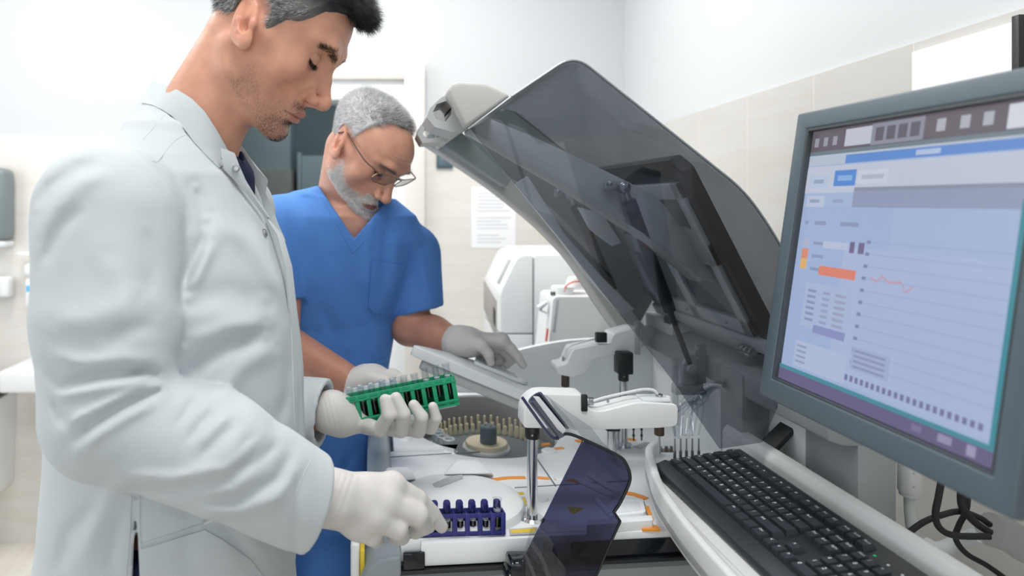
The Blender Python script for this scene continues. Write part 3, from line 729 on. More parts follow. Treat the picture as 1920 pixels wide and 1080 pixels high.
b = NB(); x, z = XZ(1187, 620, 1.455); add_prism(b, [(x - .006, z - .045), (x + .006, z - .045), (x + .006, z + .024), (x - .006, z + .024)], 1.428, 1.432, 'Y', .003); add_cyl(b, (x, 1.43, z + .014), (x, 1.424, z + .014), .004, n=12); obj('mount_plate', b, MATS['plastic_grey'], ba)
fa = arm('reagent_arm', [(976, 794), (977, 762), (984, 746), (1000, 734), (1014, 732), (1083, 734), (1091, 738), (1094, 756), (1104, 764), (1122, 764), (1180, 749), (1200, 748), (1256, 751), (1260, 757), (1259, 786), (1254, 791), (1225, 794), (1120, 797), (1080, 796)], 1.10, .022,
    998, 800, 972, .0082, [(797, 820, .0115, False)], (1236, 794, 816, 850, .0075),
    [(1112, 752, -.004), (1135, 745, -.004), (1175, 736, -.004), (1208, 730, -.002), (1228, 733, 0), (1236, 748, 0)], [(1096, 752, .014, 'X', .006), (1236, 753, .012, 'Z', .0055), (1140, 755, .004, 'Z', .002)])
b = NB(); x, z = XZ(1094, 752, 1.085); add_box(b, (x - .006, 1.075, z - .014), (x + .004, 1.083, z + .012), .002); obj('socket', b, MATS['black'], fa)
b = NB(); x, z = XZ(1246, 751, 1.09); add_box(b, (x - .036, 1.085, z - .001), (x + .008, 1.115, z + .0035), .001); add_box(b, (x + .004, 1.09, z), (x + .010, 1.10, z + .006), .001); obj('access_plate', b, MATS['plastic_pale'], fa)
# stirrer behind the front arm
v = PZ(1147, 862, ZD); Yk = v.y
st = empty('mixer', (v.x, v.y, ZD)); st.parent = A; st.location = Vector((v.x, v.y, ZD)) - ORIG[A.name]
b = NB(); _, zt = XZ(0, 806, Yk); add_cyl(b, (v.x, v.y, ZD - .01), (v.x, v.y, zt), .0085, n=22); obj('pole', b, MATS['chrome'], st); b = NB(); add_cyl(b, (v.x + .03, v.y + .06, ZD - .01), (v.x + .03, v.y + .06, zt), .006, n=18); obj('pole', b, MATS['chrome'], st)
b = NB(); add_box(b, (v.x - .013, v.y - .012, zt), (v.x + .013, v.y + .012, zt + .009), .002); obj('collar', b, MATS['black'], st)
b = NB(); add_lathe(b, [(0, .035), (.022, .035), (.024, .03), (.024, .009), (0, .009)], (v.x, v.y, zt), 24)
add_box(b, (v.x - .01, v.y - .015, zt + .010), (v.x + .07, v.y + .018, zt + .04), .004); obj('head', b, MATS['plastic_white'], st)
for px in (1188, 1203):
    b = NB(); X, z0 = XZ(px, 797, Yk); _, z1 = XZ(px, 826, Yk); add_cyl(b, (X, Yk, z1), (X, Yk, z0 + .02), .0014, n=8)
    for k in range(5): add_sphere(b, (X, Yk, z1 + .004 + k * .006), .0026, 8, 6, (1, 1, 1.4) if k % 2 else (.6, .6, 1.2))
    obj('stirrer', b, MATS['black'], st)
# wash station and the fan of clear hoses
v = PZ(1236, 858, ZD)
b = NB(); add_box(b, (v.x - .018, v.y - .02, ZD - .01), (v.x + .03, v.y + .02, ZD + .012), .003)
for dx in (-.010, .002, .014, .024): add_cyl(b, (v.x + dx, v.y, ZD + .01), (v.x + dx, v.y, ZD + .022), .003, n=10)
obj('wash_station', b, mat('wash_brown', (.16, .14, .125), .4), A)
b = NB()
for i, px in enumerate((1265, 1276, 1287, 1298, 1310)):
    p = W(px, 838, 1.16); add_cyl(b, p - Vector((0, 0, .028)), p + Vector((0, 0, .014)), .0014, n=8); add_cyl(b, p - Vector((0, 0, .034)), p - Vector((0, 0, .006)), .0024, n=8)
hp = obj('hose_nozzle', b, MATS['steel'], A)
b = NB(); rr = random.Random(9)
for i in range(15):
    a0 = 1264 + rr.random() * 46; y0 = 815 + rr.random() * 8
    p0 = W(a0, y0, 1.16 + rr.uniform(-.01, .02))
    p1 = W(a0 + rr.uniform(-6, 10), 775 + rr.uniform(-18, 10), 1.19); p2 = W(1310 + rr.uniform(-14, 14), 745 + rr.uniform(-12, 14), 1.22)
    p3 = W(1345 + rr.uniform(-6, 8), 722 + rr.uniform(-8, 10), 1.24); p4 = W(1368, 715 + rr.uniform(-8, 14), 1.27)
    add_tube(b, [p0, p1, p2, p3, p4], .0017, 6, 7)
obj('hose', b, MATS['clear_tube'], A, label='clear hose bundle', kind='stuff')
b = NB(); add_tube(b, [W(1320, 728, 1.20), W(1335, 722, 1.2), W(1352, 724, 1.2)], .003, 8); add_tube(b, [W(1320, 722, 1.24), W(1340, 722, 1.24), W(1360, 735, 1.24)], .003, 8); obj('hose', b, MATS['tube_white'], A)

# -------- near edge: lip panel, grey corner bumper, black windows
b = NB()
def nz(x, y): return None
add_prism(b, [(.070, near(.07)), (.255, near(.255)), (.255, near(.255) + .012), (.070, near(.07) + .012)], .882, .918, 'Z', .003)
add_prism(b, [(.255, near(.255) + .002), (.50, near(.5) + .002), (.50, near(.5) + .014), (.255, near(.255) + .014)], .905, .918, 'Z', .003)
add_prism(b, [(.50, near(.5)), (.69, near(.69)), (.69, near(.69) + .012), (.50, near(.5) + .012)], .882, .918, 'Z', .003)
obj('front_lip', b, MATS['deck_white'], A)
b = NB()
add_prism(b, [(.044, near(.04) - .004), (.076, near(.076) - .004), (.076, near(.076) + .004), (.044, near(.04) + .004)], .879, .905, 'Z', .002)
add_prism(b, [(.30, near(.30)), (.50, near(.5)), (.50, near(.5) + .012), (.30, near(.30) + .012)], .878, .907, 'Z', .002)
obj('black_window', b, MATS['gloss_black'], A, label='glossy black windows in the front lip')
b = NB(); add_prism(b, [(.04, near(.04) - .006), (.69, near(.69) - .006), (.69, near(.69) + .012), (.04, near(.04) + .012)], .874, .880, 'Z', .001); obj('lip_edge', b, MATS['black'], A)
b = NB()
x0 = -.022
bp = [(x0, .70), (x0, .84), (x0 + .004, .872), (x0 + .014, .892), (x0 + .03, .904), (.040, .908), (.040, .878), (.02, .872), (.004, .858), (-.002, .835), (-.004, .70)]
add_prism(b, bp, 1.0, 1.10, 'Y', .004, 3, ang=40); obj('corner_bumper', b, MATS['shell_slate'], A, label='slate grey corner bumper')
b = NB(); add_box(b, (-.034, 1.03, .62), (-.020, 1.12, .912), .004, 3); ed = obj('edge_post', b, MATS['plastic_white'], A)
b = NB(); add_box(b, (-.0195, 1.024, .865), (-.013, 1.05, .905), .001); obj('yellow_label', b, MATS['yellow_label'], ed)
b = NB(); add_box(b, (.23, 1.06, .835), (.262, 1.10, .868), .003); add_cyl(b, (.165, 1.09, .86), (.165, 1.09, .845), .006, n=12, bev=.001); obj('underside_fixing', b, MATS['black'], A)
b = NB(); add_box(b, (.03, 1.105, .60), (.235, 1.12, .866), .002); add_box(b, (.262, 1.105, .60), (.69, 1.125, .866), .002); obj('front_panel', b, mat('panel_grey', (.36, .40, .41), .45), A)

# -------- inner disc cover lifted by the older man
ang = math.atan2(-.099, .241)
cv = empty('disc_lid', W(1000, 745, 1.40)); cv.parent = A; cv.location = ORIG[cv.name] - ORIG[A.name]
M = Matrix.Translation(W(772, 652, 1.36)) @ Matrix.Rotation(-ang, 4, 'Y')
def cvp(pts): return pts
b = NB()
out = [(0, .004), (.012, -.006), (.262, -.006), (.270, .0), (.272, .10), (.262, .135), (.20, .138), (.14, .118), (.07, .072), (.02, .03)]
add_prism(b, round_poly(out, .02, 4), -.014, .006, 'Z', .005, 3, ang=50, M=M); obj('cover_plate', b, MATS['plastic_pale'], cv)
b = NB(); add_prism(b, round_poly([(.02, .0), (.25, -.002), (.26, .09), (.2, .125), (.14, .105), (.08, .065)], .02, 4), -.034, -.014, 'Z', .004, 2, ang=50, M=M); obj('cover_skirt', b, MATS['plastic_grey'], cv)
b = NB(); add_prism(b, round_poly([(.135, .055), (.245, .055), (.262, .075), (.255, .130), (.15, .118)], .012, 4), .006, .014, 'Z', .003, 3, ang=50, M=M); gp_ = obj('grip', b, MATS['plastic_pale'], cv)
b = NB()
for k in range(3): add_box(b, (.150, .068 + .014 * k, .0135), (.235, .072 + .014 * k, .0148), .0006, 1, M=M)
obj('grip_ridge', b, MATS['plastic_grey'], gp_)

# -------- smoked guard flap hanging open at the near edge
G = empty('guard_flap', (.29, 1.0, .80)); G.parent = A; G.location = ORIG[G.name] - ORIG[A.name]
Yg = 1.0
fl = [(1047, 822), (1058, 815), (1075, 816), (1110, 831), (1160, 855), (1174, 870), (1181, 890), (1179, 908), (1163, 942), (1151, 960), (1163, 978), (1150, 1006), (1115, 1086), (1100, 1120), (990, 1120), (982, 1046), (1040, 930), (1095, 826)]
fl = [(1094, 824), (1110, 831), (1160, 855), (1174, 870), (1181, 890), (1179, 908), (1163, 942), (1151, 960), (1163, 978), (1150, 1006), (1115, 1086), (1100, 1120), (990, 1120), (983, 1046), (1040, 932)]
b = NB(); add_prism(b, [XZ(x, y, Yg) for x, y in fl], Yg, Yg + .004, 'Y', .001, 1); obj('smoked_panel', b, MATS['smoke_blue'], G, label='dark blue smoked panel')
b = NB(); add_tube(b, [W(x, y, Yg + .002) for x, y in ((1048, 820), (1058, 814), (1075, 816), (1110, 831), (1160, 855), (1174, 870), (1181, 890), (1179, 908), (1163, 942), (1151, 960))], .0024, 8, 6)
add_tube(b, [W(x, y, Yg + .002) for x, y in ((1151, 960), (1163, 978))], .002, 8, smooth=False); add_tube(b, [W(x, y, Yg + .002) for x, y in ((1163, 978), (1150, 1006), (1115, 1086), (1100, 1120))], .002, 8, 4)
obj('edge', b, MATS['black'], G)
b = NB(); add_prism(b, [XZ(x, y, 1.03) for x, y in ((1030, 745), (1062, 770), (1108, 800), (1130, 830), (1160, 856), (1100, 832), (1080, 805), (1050, 790))], 1.03, 1.034, 'Y', .001); obj('wing', b, MATS['smoke_light'], G, label='pale smoked wing')
# rolled lip
def rolled(c0, c1, r, a0, a1, name, m, th=.003, sc=1.0):
    b = NB(); p0, p1 = W(*c0), W(*c1); d = (p1 - p0).normalized(); u = Vector((0, 1, 0)); v_ = d.cross(u).normalized()
    rows = []
    for k in range(13):
        a_ = a0 + (a1 - a0) * k / 12
        o = (v_ * math.cos(a_) + u * math.sin(a_)) * r
        rows.append([p0 + o, p1 + o])
    sheet(b, rows, th); return obj(name, b, m, G)
rolled((1003, 745, 1.0), (1055, 812, 1.0), .012, 0, 4.6, 'rolled_lip', mat('lip_slate', (.10, .11, .15), .12))
b = NB(); add_tube(b, [W(979, 745, .99), W(1018, 800, .99), W(1034, 819, .99), W(1047, 822, .995)], .0022, 8, 5); obj('lip_edge', b, mat('edge_blue', (.03, .04, .09), .2), G)
b = NB(); add_prism(b, [XZ(x, y, .985) for x, y in ((1000, 744), (1012, 745), (1062, 806), (1056, 814), (1046, 806))], .985, .990, 'Y', .001); obj('lip_strip', b, mat('lip_pale', (.62, .63, .66), .2), G)
b = NB(); add_prism(b, [XZ(x, y, .985) for x, y in ((1018, 742), (1030, 746), (1072, 790), (1085, 812), (1064, 804))], .992, .996, 'Y', .001); obj('lip_window', b, MATS['smoke_light'], G)
b = NB(); add_prism(b, round_poly([XZ(x, y, .975) for x, y in ((985, 1030), (997, 990), (1018, 992), (1040, 1022), (1034, 1032), (1062, 1066), (1060, 1100), (985, 1100))], .004), .975, .979, 'Y', .001); obj('clear_bracket', b, MATS['smoke_light'], G)
b = NB(); add_tube(b, [W(995, 1015, .972), W(1015, 1045, .972), W(1035, 1095, .972)], .004, 8); add_tube(b, [W(985, 1040, .972), W(1000, 1075, .972), W(1010, 1110, .972)], .003, 8); obj('rib', b, MATS['clear_plastic'], G)
b = NB()
for (x, y, s) in ((975, 1062, .018), (992, 1078, .016), (963, 1078, .013), (1000, 1100, .02)): add_box(b, W(x, y, 1.0) - Vector((s, .02, s * .8)), W(x, y, 1.0) + Vector((s, .02, s * .8)), .005)
obj('guard_hinge', b, MATS['gloss_black'], G)
b = NB()
for (x, y) in ((1082, 958), (1060, 960)):
    pass
add_prism(b, [D2(1064, 952), D2(1094, 953), D2(1074, 965)], ZD - .001, ZD + .001, 'Z'); obj('warning_triangle', b, MATS['yellow_label'], A)
# ------------------------------------------------------------------ equipment on the bench along the back wall
b = NB(); t = empty('side_bench', (.70, 2.38, 0), 'pale bench at the back carrying the far analyser', 'bench')
BZ = .80
add_box(b, (.37, 1.84, BZ - .035), (.962, 2.86, BZ), .004); obj('top', b, MATS['plastic_pale'], t)
for x in (.40, .93):
    for y in (1.87, 2.82):
        b = NB(); add_box(b, (x - .02, y - .02, 0), (x + .02, y + .02, BZ - .034), .003); obj('leg', b, MATS['plastic_grey'], t)
Yq = 2.15
def q(x, y): return XZ(x, y, Yq)
t = empty('far_analyser', (.62, 2.35, BZ), 'white boxy analyser with sloped front on the bench against the back wall', 'analyser')
x0 = q(938, 0)[0]; xs = q(1001, 0)[0]; zt = q(0, 478)[1]; zc = q(0, 548)[1]; zm = q(0, 626)[1]
xch = q(972, 0)[0]
Y2 = 2.48
b = NB()
add_prism(b, round_poly([(x0, zm + .002), (x0, zc), (xch, zt), (xs - .003, zt), (xs - .003, zm + .002)], [.004, .02, .03, .012, .004]), Yq, Y2, 'Y', .008, 3, ang=30)
add_prism(b, round_poly([(x0, BZ), (x0, zm - .002), (xs - .003, zm - .002), (xs - .003, BZ)], .004), Yq, Y2, 'Y', .006, 3)
obj('front_housing', b, MATS['plastic_white'], t)
b = NB(); add_prism(b, round_poly([(xs + .001, BZ), (xs + .001, zt), (.95, zt + .004), (.95, BZ)], [.004, .012, .03, .004]), Yq + .002, Y2 + .14, 'Y', .008, 3); obj('main_housing', b, MATS['plastic_white'], t)
b = NB(); add_box(b, (xs - .004, Yq + .01, BZ), (xs + .002, Y2, zt - .01)); add_box(b, (x0 + .004, Yq + .004, zm - .003), (xs, Y2, zm + .003)); obj('joint', b, MATS['slot_dark'], t)
b = NB(); add_prism(b, [(Yq + .06, zc - .16), (Y2 - .02, zc - .10), (Y2 - .02, zc + .002), (Yq + .06, zc - .035)], x0 - .002, x0 + .004, 'X', .001); sc_ = obj('side_screen', b, mat('screen_taupe', (.34, .32, .30), .35), t)
b = NB(); add_prism(b, [(Yq + .075, zc - .12), (Yq + .11, zc - .11), (Yq + .11, zc - .06), (Yq + .075, zc - .07)], x0 - .004, x0, 'X', .001); obj('intake', b, MATS['black'], sc_)
d = Vector((xch - x0, 0, zt - zc)).normalized(); n = Vector((-d.z, 0, d.x))
b = NB()
p0 = Vector((x0, 0, zc)) + d * .02 + n * .0005; p1 = Vector((x0, 0, zc)) + d * .105 + n * .0005
for y0, y1 in ((Yq + .06, Yq + .10),):
    add_prism(b, [(p0.x, p0.z), (p1.x, p1.z), (p1.x + n.x * .002, p1.z + n.z * .002), (p0.x + n.x * .002, p0.z + n.z * .002)], y0, y1, 'Y', .0005)
obj('vent_slot', b, MATS['plastic_grey'], t)
b = NB(); add_cyl(b, W(933, 700, Yq), W(933, 700, Yq) + Vector((0, .004, 0)), .004); obj('side_button', b, MATS['sky_label'], t)
# white canister with red line
Ycn = 1.93
def c(x, y): return XZ(x, y, Ycn)
t = empty('white_canister', (.58, 1.99, BZ), 'white tapered canister with red tubing on its cap in front of the far analyser', 'canister')
xa = c(1028, 0)[0]; za = c(0, 556)[1]
b = NB(); add_prism(b, round_poly([(c(1015, 0)[0], BZ), (c(1037, 0)[0], za), (c(1160, 0)[0], za), (c(1175, 0)[0], BZ)], [.004, .015, .02, .004]), Ycn, Ycn + .15, 'Y', .01, 3, ang=30); obj('tank', b, MATS['plastic_white'], t)
b = NB(); add_prism(b, [c(1036, 622), c(1043, 562), c(1048, 562), c(1041, 624)], Ycn - .001, Ycn + .02, 'Y', .001); obj('level_strip', b, MATS['print_grey'], t)
b = NB(); add_tube(b, [W(1024, 640, Ycn - .003), W(1027, 616, Ycn - .003)], .003, 8); obj('red_mark', b, MATS['red_line'], t)
b = NB(); X, Z = c(1072, 556); add_lathe(b, [(0, .022), (.030, .022), (.032, .018), (.032, -.002)], (X - .01, Ycn + .06, Z), 28); add_lathe(b, [(0, .05), (.02, .046), (.026, .03), (.028, .02)], (X + .03, Ycn + .07, Z), 24); obj('cap', b, MATS['plastic_white'], t)
b = NB(); add_tube(b, [W(1058, 548, Ycn + .03), W(1062, 536, Ycn + .03), W(1078, 528, Ycn + .03), W(1100, 532, Ycn + .03), W(1112, 554, Ycn + .03)], .0022, 8); obj('red_tubing', b, MATS['red_line'], t)
b = NB(); add_prism(b, [c(1012, 578), c(1030, 567), c(1031, 572), c(1018, 583), c(1030, 588), c(1029, 592), c(1016, 586)], Ycn + .02, Ycn + .045, 'Y', .002); obj('spout', b, MATS['plastic_pale'], t)
b = NB(); add_box(b, (c(1037, 0)[0], Ycn + .02, za), (c(1040, 0)[0], Ycn + .03, za + .010)); add_box(b, (c(1042, 0)[0], Ycn + .02, za), (c(1045, 0)[0], Ycn + .03, za + .010)); obj('pin', b, MATS['plastic_dark'], t)
# ------------------------------------------------------------------ keyboard tray, keyboard, monitor, cables
mat('key_black', (0.030, 0.038, 0.046), .36, bump=.15, bscale=900)
mat('case_black', (0.018, 0.023, 0.028), .38)
mat('legend', (0.85, 0.88, 0.90), .5)
mat('bezel', (0.078, 0.108, 0.128), .42, bump=.2, bscale=1500)
mat('tray_white', (0.72, 0.74, 0.74), .35)
ts = .93
def hz(z): return CZ - (CZ - z) * ts
T = empty('keyboard_tray', (.58 * ts, 1.0 * ts, 0), 'white swing-out tray on a post carrying the black keyboard', 'tray')
edge = catmull([(.545, 1.345, 0), (.51, 1.30, 0), (.484, 1.22, 0), (.460, 1.13, 0), (.445, 1.02, 0), (.438, .90, 0), (.432, .60, 0)], 6)
edge = [p * ts for p in edge]; E = [(p.x, p.y) for p in edge]
b = NB(); add_prism(b, E + [(.705 * ts, .60 * ts), (.705 * ts, 1.345 * ts)], hz(.915), hz(.936), 'Z', .004, 2, ang=50); obj('tray_top', b, MATS['tray_white'], T)
b = NB(); In = []
for i, p in enumerate(edge):
    t = (edge[min(i + 1, len(edge) - 1)] - edge[max(i - 1, 0)]).normalized(); In.append((p.x - t.y * .013, p.y + t.x * .013))
add_prism(b, E + In[::-1], hz(.912), hz(.962), 'Z', .005, 3, ang=50); obj('front_rim', b, MATS['tray_white'], T)
b = NB(); add_prism(b, [(x * ts, hz(z)) for x, z in ((.676, .915), (.704, .915), (.704, .988), (.698, .993), (.684, .990), (.676, .978))], .60 * ts, 1.345 * ts, 'Y', .003, 2); obj('back_rail', b, MATS['tray_white'], T)
b = NB(); add_box(b, (.468 * ts, .60 * ts, hz(.934)), (.478 * ts, 1.05 * ts, hz(.941)), .003); obj('tray_ridge', b, MATS['tray_white'], T)
b = NB(); add_box(b, (.56, .78, .04), (.62, .86, hz(.916)), .01); add_box(b, (.46, .66, 0), (.72, .98, .045), .01); obj('post', b, MATS['plastic_grey'], T)
# keyboard
KX, KY, KZ, KA = .500 * ts, 1.243 * ts, hz(.9375), math.radians(9.5)
K = empty('keyboard', (KX + .08, KY - .22, KZ), 'black full-size computer keyboard lying in the white tray', 'keyboard')
cA, sA = math.cos(KA), math.sin(KA)
KM = Matrix(((0, cA * ts, -sA * ts, KX), (-ts, 0, 0, KY), (0, sA * ts, cA * ts, KZ), (0, 0, 0, 1)))   # (u, v, w) -> world
b = NB()
add_prism(b, [(0, .004), (.004, .012), (.026, .018), (.030, .015), (.160, .015), (.165, .011), (.165, .0), (0, .0)], 0, .455, 'X', .002, 2, M=KM); obj('case', b, MATS['case_black'], K, ang=40)
font_cache = {}
DG = None
def glyph(txt, size):
    key = (txt, size)
    if key not in font_cache:
        cu = bpy.data.curves.new('legend', 'FONT'); cu.body = txt; cu.size = size; cu.resolution_u = 2
        o = bpy.data.objects.new('legend', cu); COL.objects.link(o)
        dg = bpy.context.evaluated_depsgraph_get(); dg.update()
        me = bpy.data.meshes.new_from_object(o.evaluated_get(dg))
        bpy.data.objects.remove(o); bpy.data.curves.remove(cu)
        font_cache[key] = me
    return font_cache[key]
U = .01905
def key_mesh(u0, v0, w, h, txt):
    b = NB(); kb = NB()
    x0, x1, y0, y1 = u0 + .0006, u0 + w * U - .0006, v0 + .0006, v0 + h * U - .0006
    B0 = [(x0, y0), (x1, y0), (x1, y1), (x0, y1)]; T0 = [(x0 + .0024, y0 + .0018), (x1 - .0024, y0 + .0018), (x1 - .0024, y1 - .0030), (x0 + .0024, y1 - .0030)]
    vb = [kb.verts.new((*p, .014)) for p in B0]; vt = [kb.verts.new((*p, .0225)) for p in T0]
    kb.faces.new(vb[::-1]); kb.faces.new(vt)
    for i in range(4): kb.faces.new((vb[i], vb[(i + 1) % 4], vt[(i + 1) % 4], vt[i]))
    bevel_all(kb, .0009, 2, 20); merge(b, kb)
    if txt:
        sz = .0078 if len(txt) == 1 else .0050
        g = glyph(txt, sz); gb = NB(); gb.from_mesh(g)
        for v in gb.verts: v.co = Vector((x0 + .0042 + v.co.x, y1 - .0042 - sz * .7 + v.co.y, .02265))
        for f in gb.faces: f.material_index = 1
        merge(b, gb)
    bmesh.ops.transform(b, matrix=KM, verts=b.verts)
    return b
rows = [(.0385 - U / 2, [('Ctrl', 1.25), ('', 1.25), ('Alt', 1.25), ('', 6.25), ('Alt', 1.25), ('', 1.25), ('', 1.25), ('Ctrl', 1.25)]),
        (.0385 + U * .5, [('Shift', 2.25)] + [(c, 1) for c in 'ZXCVBNM,./'] + [('Shift', 2.75)]),
        (.0385 + U * 1.5, [('Caps', 1.75)] + [(c, 1) for c in "ASDFGHJKL;'"] + [('Enter', 2.25)]),
        (.0385 + U * 2.5, [('Tab', 1.5)] + [(c, 1) for c in 'QWERTYUIOP[]'] + [('\\', 1.5)]),
        (.0385 + U * 3.5, [(c, 1) for c in '`1234567890-='] + [('Back', 2)]),
        (.0385 + U * 4.75, [('Esc', 1), (None, 1)] + [('F%d' % i, 1) for i in range(1, 5)] + [(None, .5)] + [('F%d' % i, 1) for i in range(5, 9)] + [(None, .5)] + [('F%d' % i, 1) for i in range(9, 13)])]
nav = [(0, [('<', 0), ('v', 1), ('>', 2)]), (1, [('^', 1)]), (3, [('Del', 0), ('End', 1), ('PgDn', 2)]), (4, [('Ins', 0), ('Home', 1), ('PgUp', 2)]), (5.25, [('PrtSc', 0), ('ScrLk', 1), ('Pause', 2)])]
num = [(0, [('0', 0, 2, 1), ('.', 2, 1, 1), ('Enter', 3, 1, 2)]), (1, [('1', 0, 1, 1), ('2', 1, 1, 1), ('3', 2, 1, 1)]), (2, [('4', 0, 1, 1), ('5', 1, 1, 1), ('6', 2, 1, 1), ('+', 3, 1, 2)]), (3, [('7', 0, 1, 1), ('8', 1, 1, 1), ('9', 2, 1, 1)]), (4, [('Num', 0, 1, 1), ('/', 1, 1, 1), ('*', 2, 1, 1), ('-', 3, 1, 1)])]
keys = []
for v0, r in rows:
    u = .012
    for t_, w_ in r:
        if t_ is not None: keys.append((u, v0, w_, 1, t_))
        u += w_ * U
vb0 = .0385 - U / 2
for k, r in nav:
    for t_, c_ in r: keys.append((.012 + 15.25 * U + c_ * U, vb0 + k * U, 1, 1, t_))
for k, r in num:
    for t_, c_, w_, h_ in r: keys.append((.012 + 18.5 * U + c_ * U, vb0 + k * U, w_, h_, t_))
for u, v, w_, h_, t_ in keys:
    p = KM @ Vector((u, v + h_ * U, .022))
    if VY + F * (CZ - p.z) / p.y > 1095: continue          # keys the picture shows nothing of
    obj('key', key_mesh(u, v, w_, h_, t_), [MATS['key_black'], MATS['legend']], K, ang=30)
for i in range(3):
    b = NB(); u, v = .012 + (18.8 + i * 1.2) * U, .0385 + U * 5.1
    add_cyl(b, KM @ Vector((u, v, .0148)), KM @ Vector((u, v, .0156)), .0016, n=10)
    obj('indicator_light', b, mat('led_green', (.02, .35, .12), .3, emit=(.03, .6, .2), estr=.6) if i == 0 else MATS['legend'], K, label='lit green indicator' if i == 0 else None)
# monitor
MO = W(1430, 740, .97 * ts)                                       # lower far corner of the bezel
e1 = Vector((0, -1, 0)); e2 = Vector((.055, 0, .392)).normalized(); e3 = e1.cross(e2)
MW, MH = .386 * ts, .396 * ts
MM = Matrix(((e1.x, e2.x, e3.x, MO.x), (e1.y, e2.y, e3.y, MO.y), (e1.z, e2.z, e3.z, MO.z), (0, 0, 0, 1)))
N = empty('computer_monitor', MM @ Vector((MW / 2, 0, -.05)), 'blue-grey framed flat monitor on a black arm showing a light blue chart window', 'monitor')
bz = .0225
b = NB()
add_prism(b, round_poly([(0, 0), (MW, 0), (MW, MH), (0, MH)], .007, 4), -.05, -.004, 'Z', .006, 2, M=MM, ang=50)
obj('housing', b, MATS['bezel'], N)
b = NB()
o4 = [(0, 0), (MW, 0), (MW, MH), (0, MH)]; i4 = [(bz, bz + .004), (MW - bz, bz + .004), (MW - bz, MH - bz), (bz, MH - bz)]
def frame(bm, o4, i4, z0, z1, bev):
    fb = NB()
    ro = [[fb.verts.new((*p, z)) for p in o4] for z in (z0, z1)]; ri = [[fb.verts.new((*p, z)) for p in i4] for z in (z0, z1)]
    for i in range(4):
        j = (i + 1) % 4
        fb.faces.new((ro[1][i], ro[1][j], ri[1][j], ri[1][i])); fb.faces.new((ro[0][i], ri[0][i], ri[0][j], ro[0][j]))
        fb.faces.new((ro[0][i], ro[0][j], ro[1][j], ro[1][i])); fb.faces.new((ri[0][i], ri[1][i], ri[1][j], ri[0][j]))
    bmesh.ops.recalc_face_normals(fb, faces=fb.faces); bevel_all(fb, bev, 3, 40)
    bmesh.ops.transform(fb, matrix=MM, verts=fb.verts); merge(bm, fb)
frame(b, o4, i4, -.006, .006, .003); obj('bezel_frame', b, MATS['bezel'], N)
b = NB(); frame(b, [(bz - .001, bz + .003), (MW - bz + .001, bz + .003), (MW - bz + .001, MH - bz + .001), (bz - .001, MH - bz + .001)], [(bz + .003, bz + .006), (MW - bz - .003, bz + .006), (MW - bz - .003, MH - bz - .003), (bz + .003, MH - bz - .003)], -.004, .0045, .0005)
obj('inner_frame', b, MATS['plastic_dark'], N)
SX0, SX1, SY0, SY1 = bz + .003, MW - bz - .003, bz + .007, MH - bz - .003
SCOL = {}
def scr_mat(name, c, s=1.0):
    if name not in SCOL:
        m = mat('screen_' + name, (.01, .01, .012), .25, emit=c, estr=s); SCOL[name] = m
    return SCOL[name]
SMATS = []; b = NB()
ESTR = 1.40
def lin(c): return tuple(((v / 255) / 12.92 if v / 255 <= .04045 else ((v / 255 + .055) / 1.055) ** 2.4) for v in c)
inv = MM.inverted(); cpos = inv @ Vector((0, 0, CZ))
def sp(px, py):
    d = inv.to_3x3() @ Vector(((px - VX) / F, 1, -(py - VY) / F)); k = (-.001 - cpos.z) / d.z
    q = cpos + d * k; return (q.x, q.y)
layer = [0]
def ui(pts, rgb, local=False):
    m = scr_mat('%d_%d_%d' % rgb, lin(rgb), ESTR)
    if m not in SMATS: SMATS.append(m)
    mi = SMATS.index(m); layer[0] += 1
    z = -.0025 + layer[0] * .000012
    P = pts if local else [sp(*p) for p in pts]
    P = [(min(max(x, SX0), SX1), min(max(y, SY0), SY1)) for x, y in P]
    vs = [b.verts.new(MM @ Vector((x, y, z))) for x, y in P]
    f = b.faces.new(vs); f.material_index = mi
def uir(x0, x1, y0, y1, rgb):      # fractions of the screen, from the far upper corner
    a = SX0 + (SX1 - SX0) * x0; c = SX0 + (SX1 - SX0) * x1; d = SY1 - (SY1 - SY0) * y0; e = SY1 - (SY1 - SY0) * y1
    ui([(a, e), (c, e), (c, d), (a, d)], rgb, True)
uir(0, 1, 0, 1, (176, 196, 232))
uir(0, .5, .3, 1, (172, 192, 230)); uir(.28, 1, .45, .93, (182, 198, 232))
uir(0, 1, 0, .085, (108, 100, 110)); uir(0, 1, .085, .10, (120, 135, 145)); uir(0, 1, .10, .14, (196, 206, 224))
for i in range(3): uir(.02 + i * .055, .045 + i * .055, .03, .065, (165, 165, 175))
uir(.20, .34, .01, .075, (205, 210, 222)); uir(.34, .58, .005, .082, (150, 152, 168))
for i in range(4): uir(.36 + i * .054, .40 + i * .054, .02, .068, (105, 100, 112))
for x in (.63, .72, .80): uir(x, x + .035, .022, .062, (185, 188, 198))
uir(.88, 1, .01, .08, (225, 230, 238))
uir(.22, 1, .108, .14, (104, 150, 222)); uir(.56, .66, .115, .132, (190, 208, 240))
uir(0, 1, .145, .25, (204, 213, 232)); uir(.17, .29, .165, .225, (96, 150, 226)); uir(.19, .27, .185, .205, (150, 190, 240)); uir(.30, .45, .17, .22, (214, 221, 236)); uir(.32, .43, .187, .203, (188, 196, 214))
uir(.02, .14, .18, .23, (196, 210, 234)); uir(.05, .11, .197, .212, (160, 176, 206))
uir(.29, 1, .232, .245, (150, 156, 178)); uir(.29, 1, .245, .305, (158, 168, 198))
uir(.02, .13, .26, .305, (198, 210, 234)); uir(.04, .10, .275, .288, (160, 176, 206)); uir(.18, .24, .275, .288, (160, 176, 206))
for x0, x1 in ((.03, .05), (.09, .16), (.24, .34)): uir(x0, x1, .36, .375, (150, 164, 200))
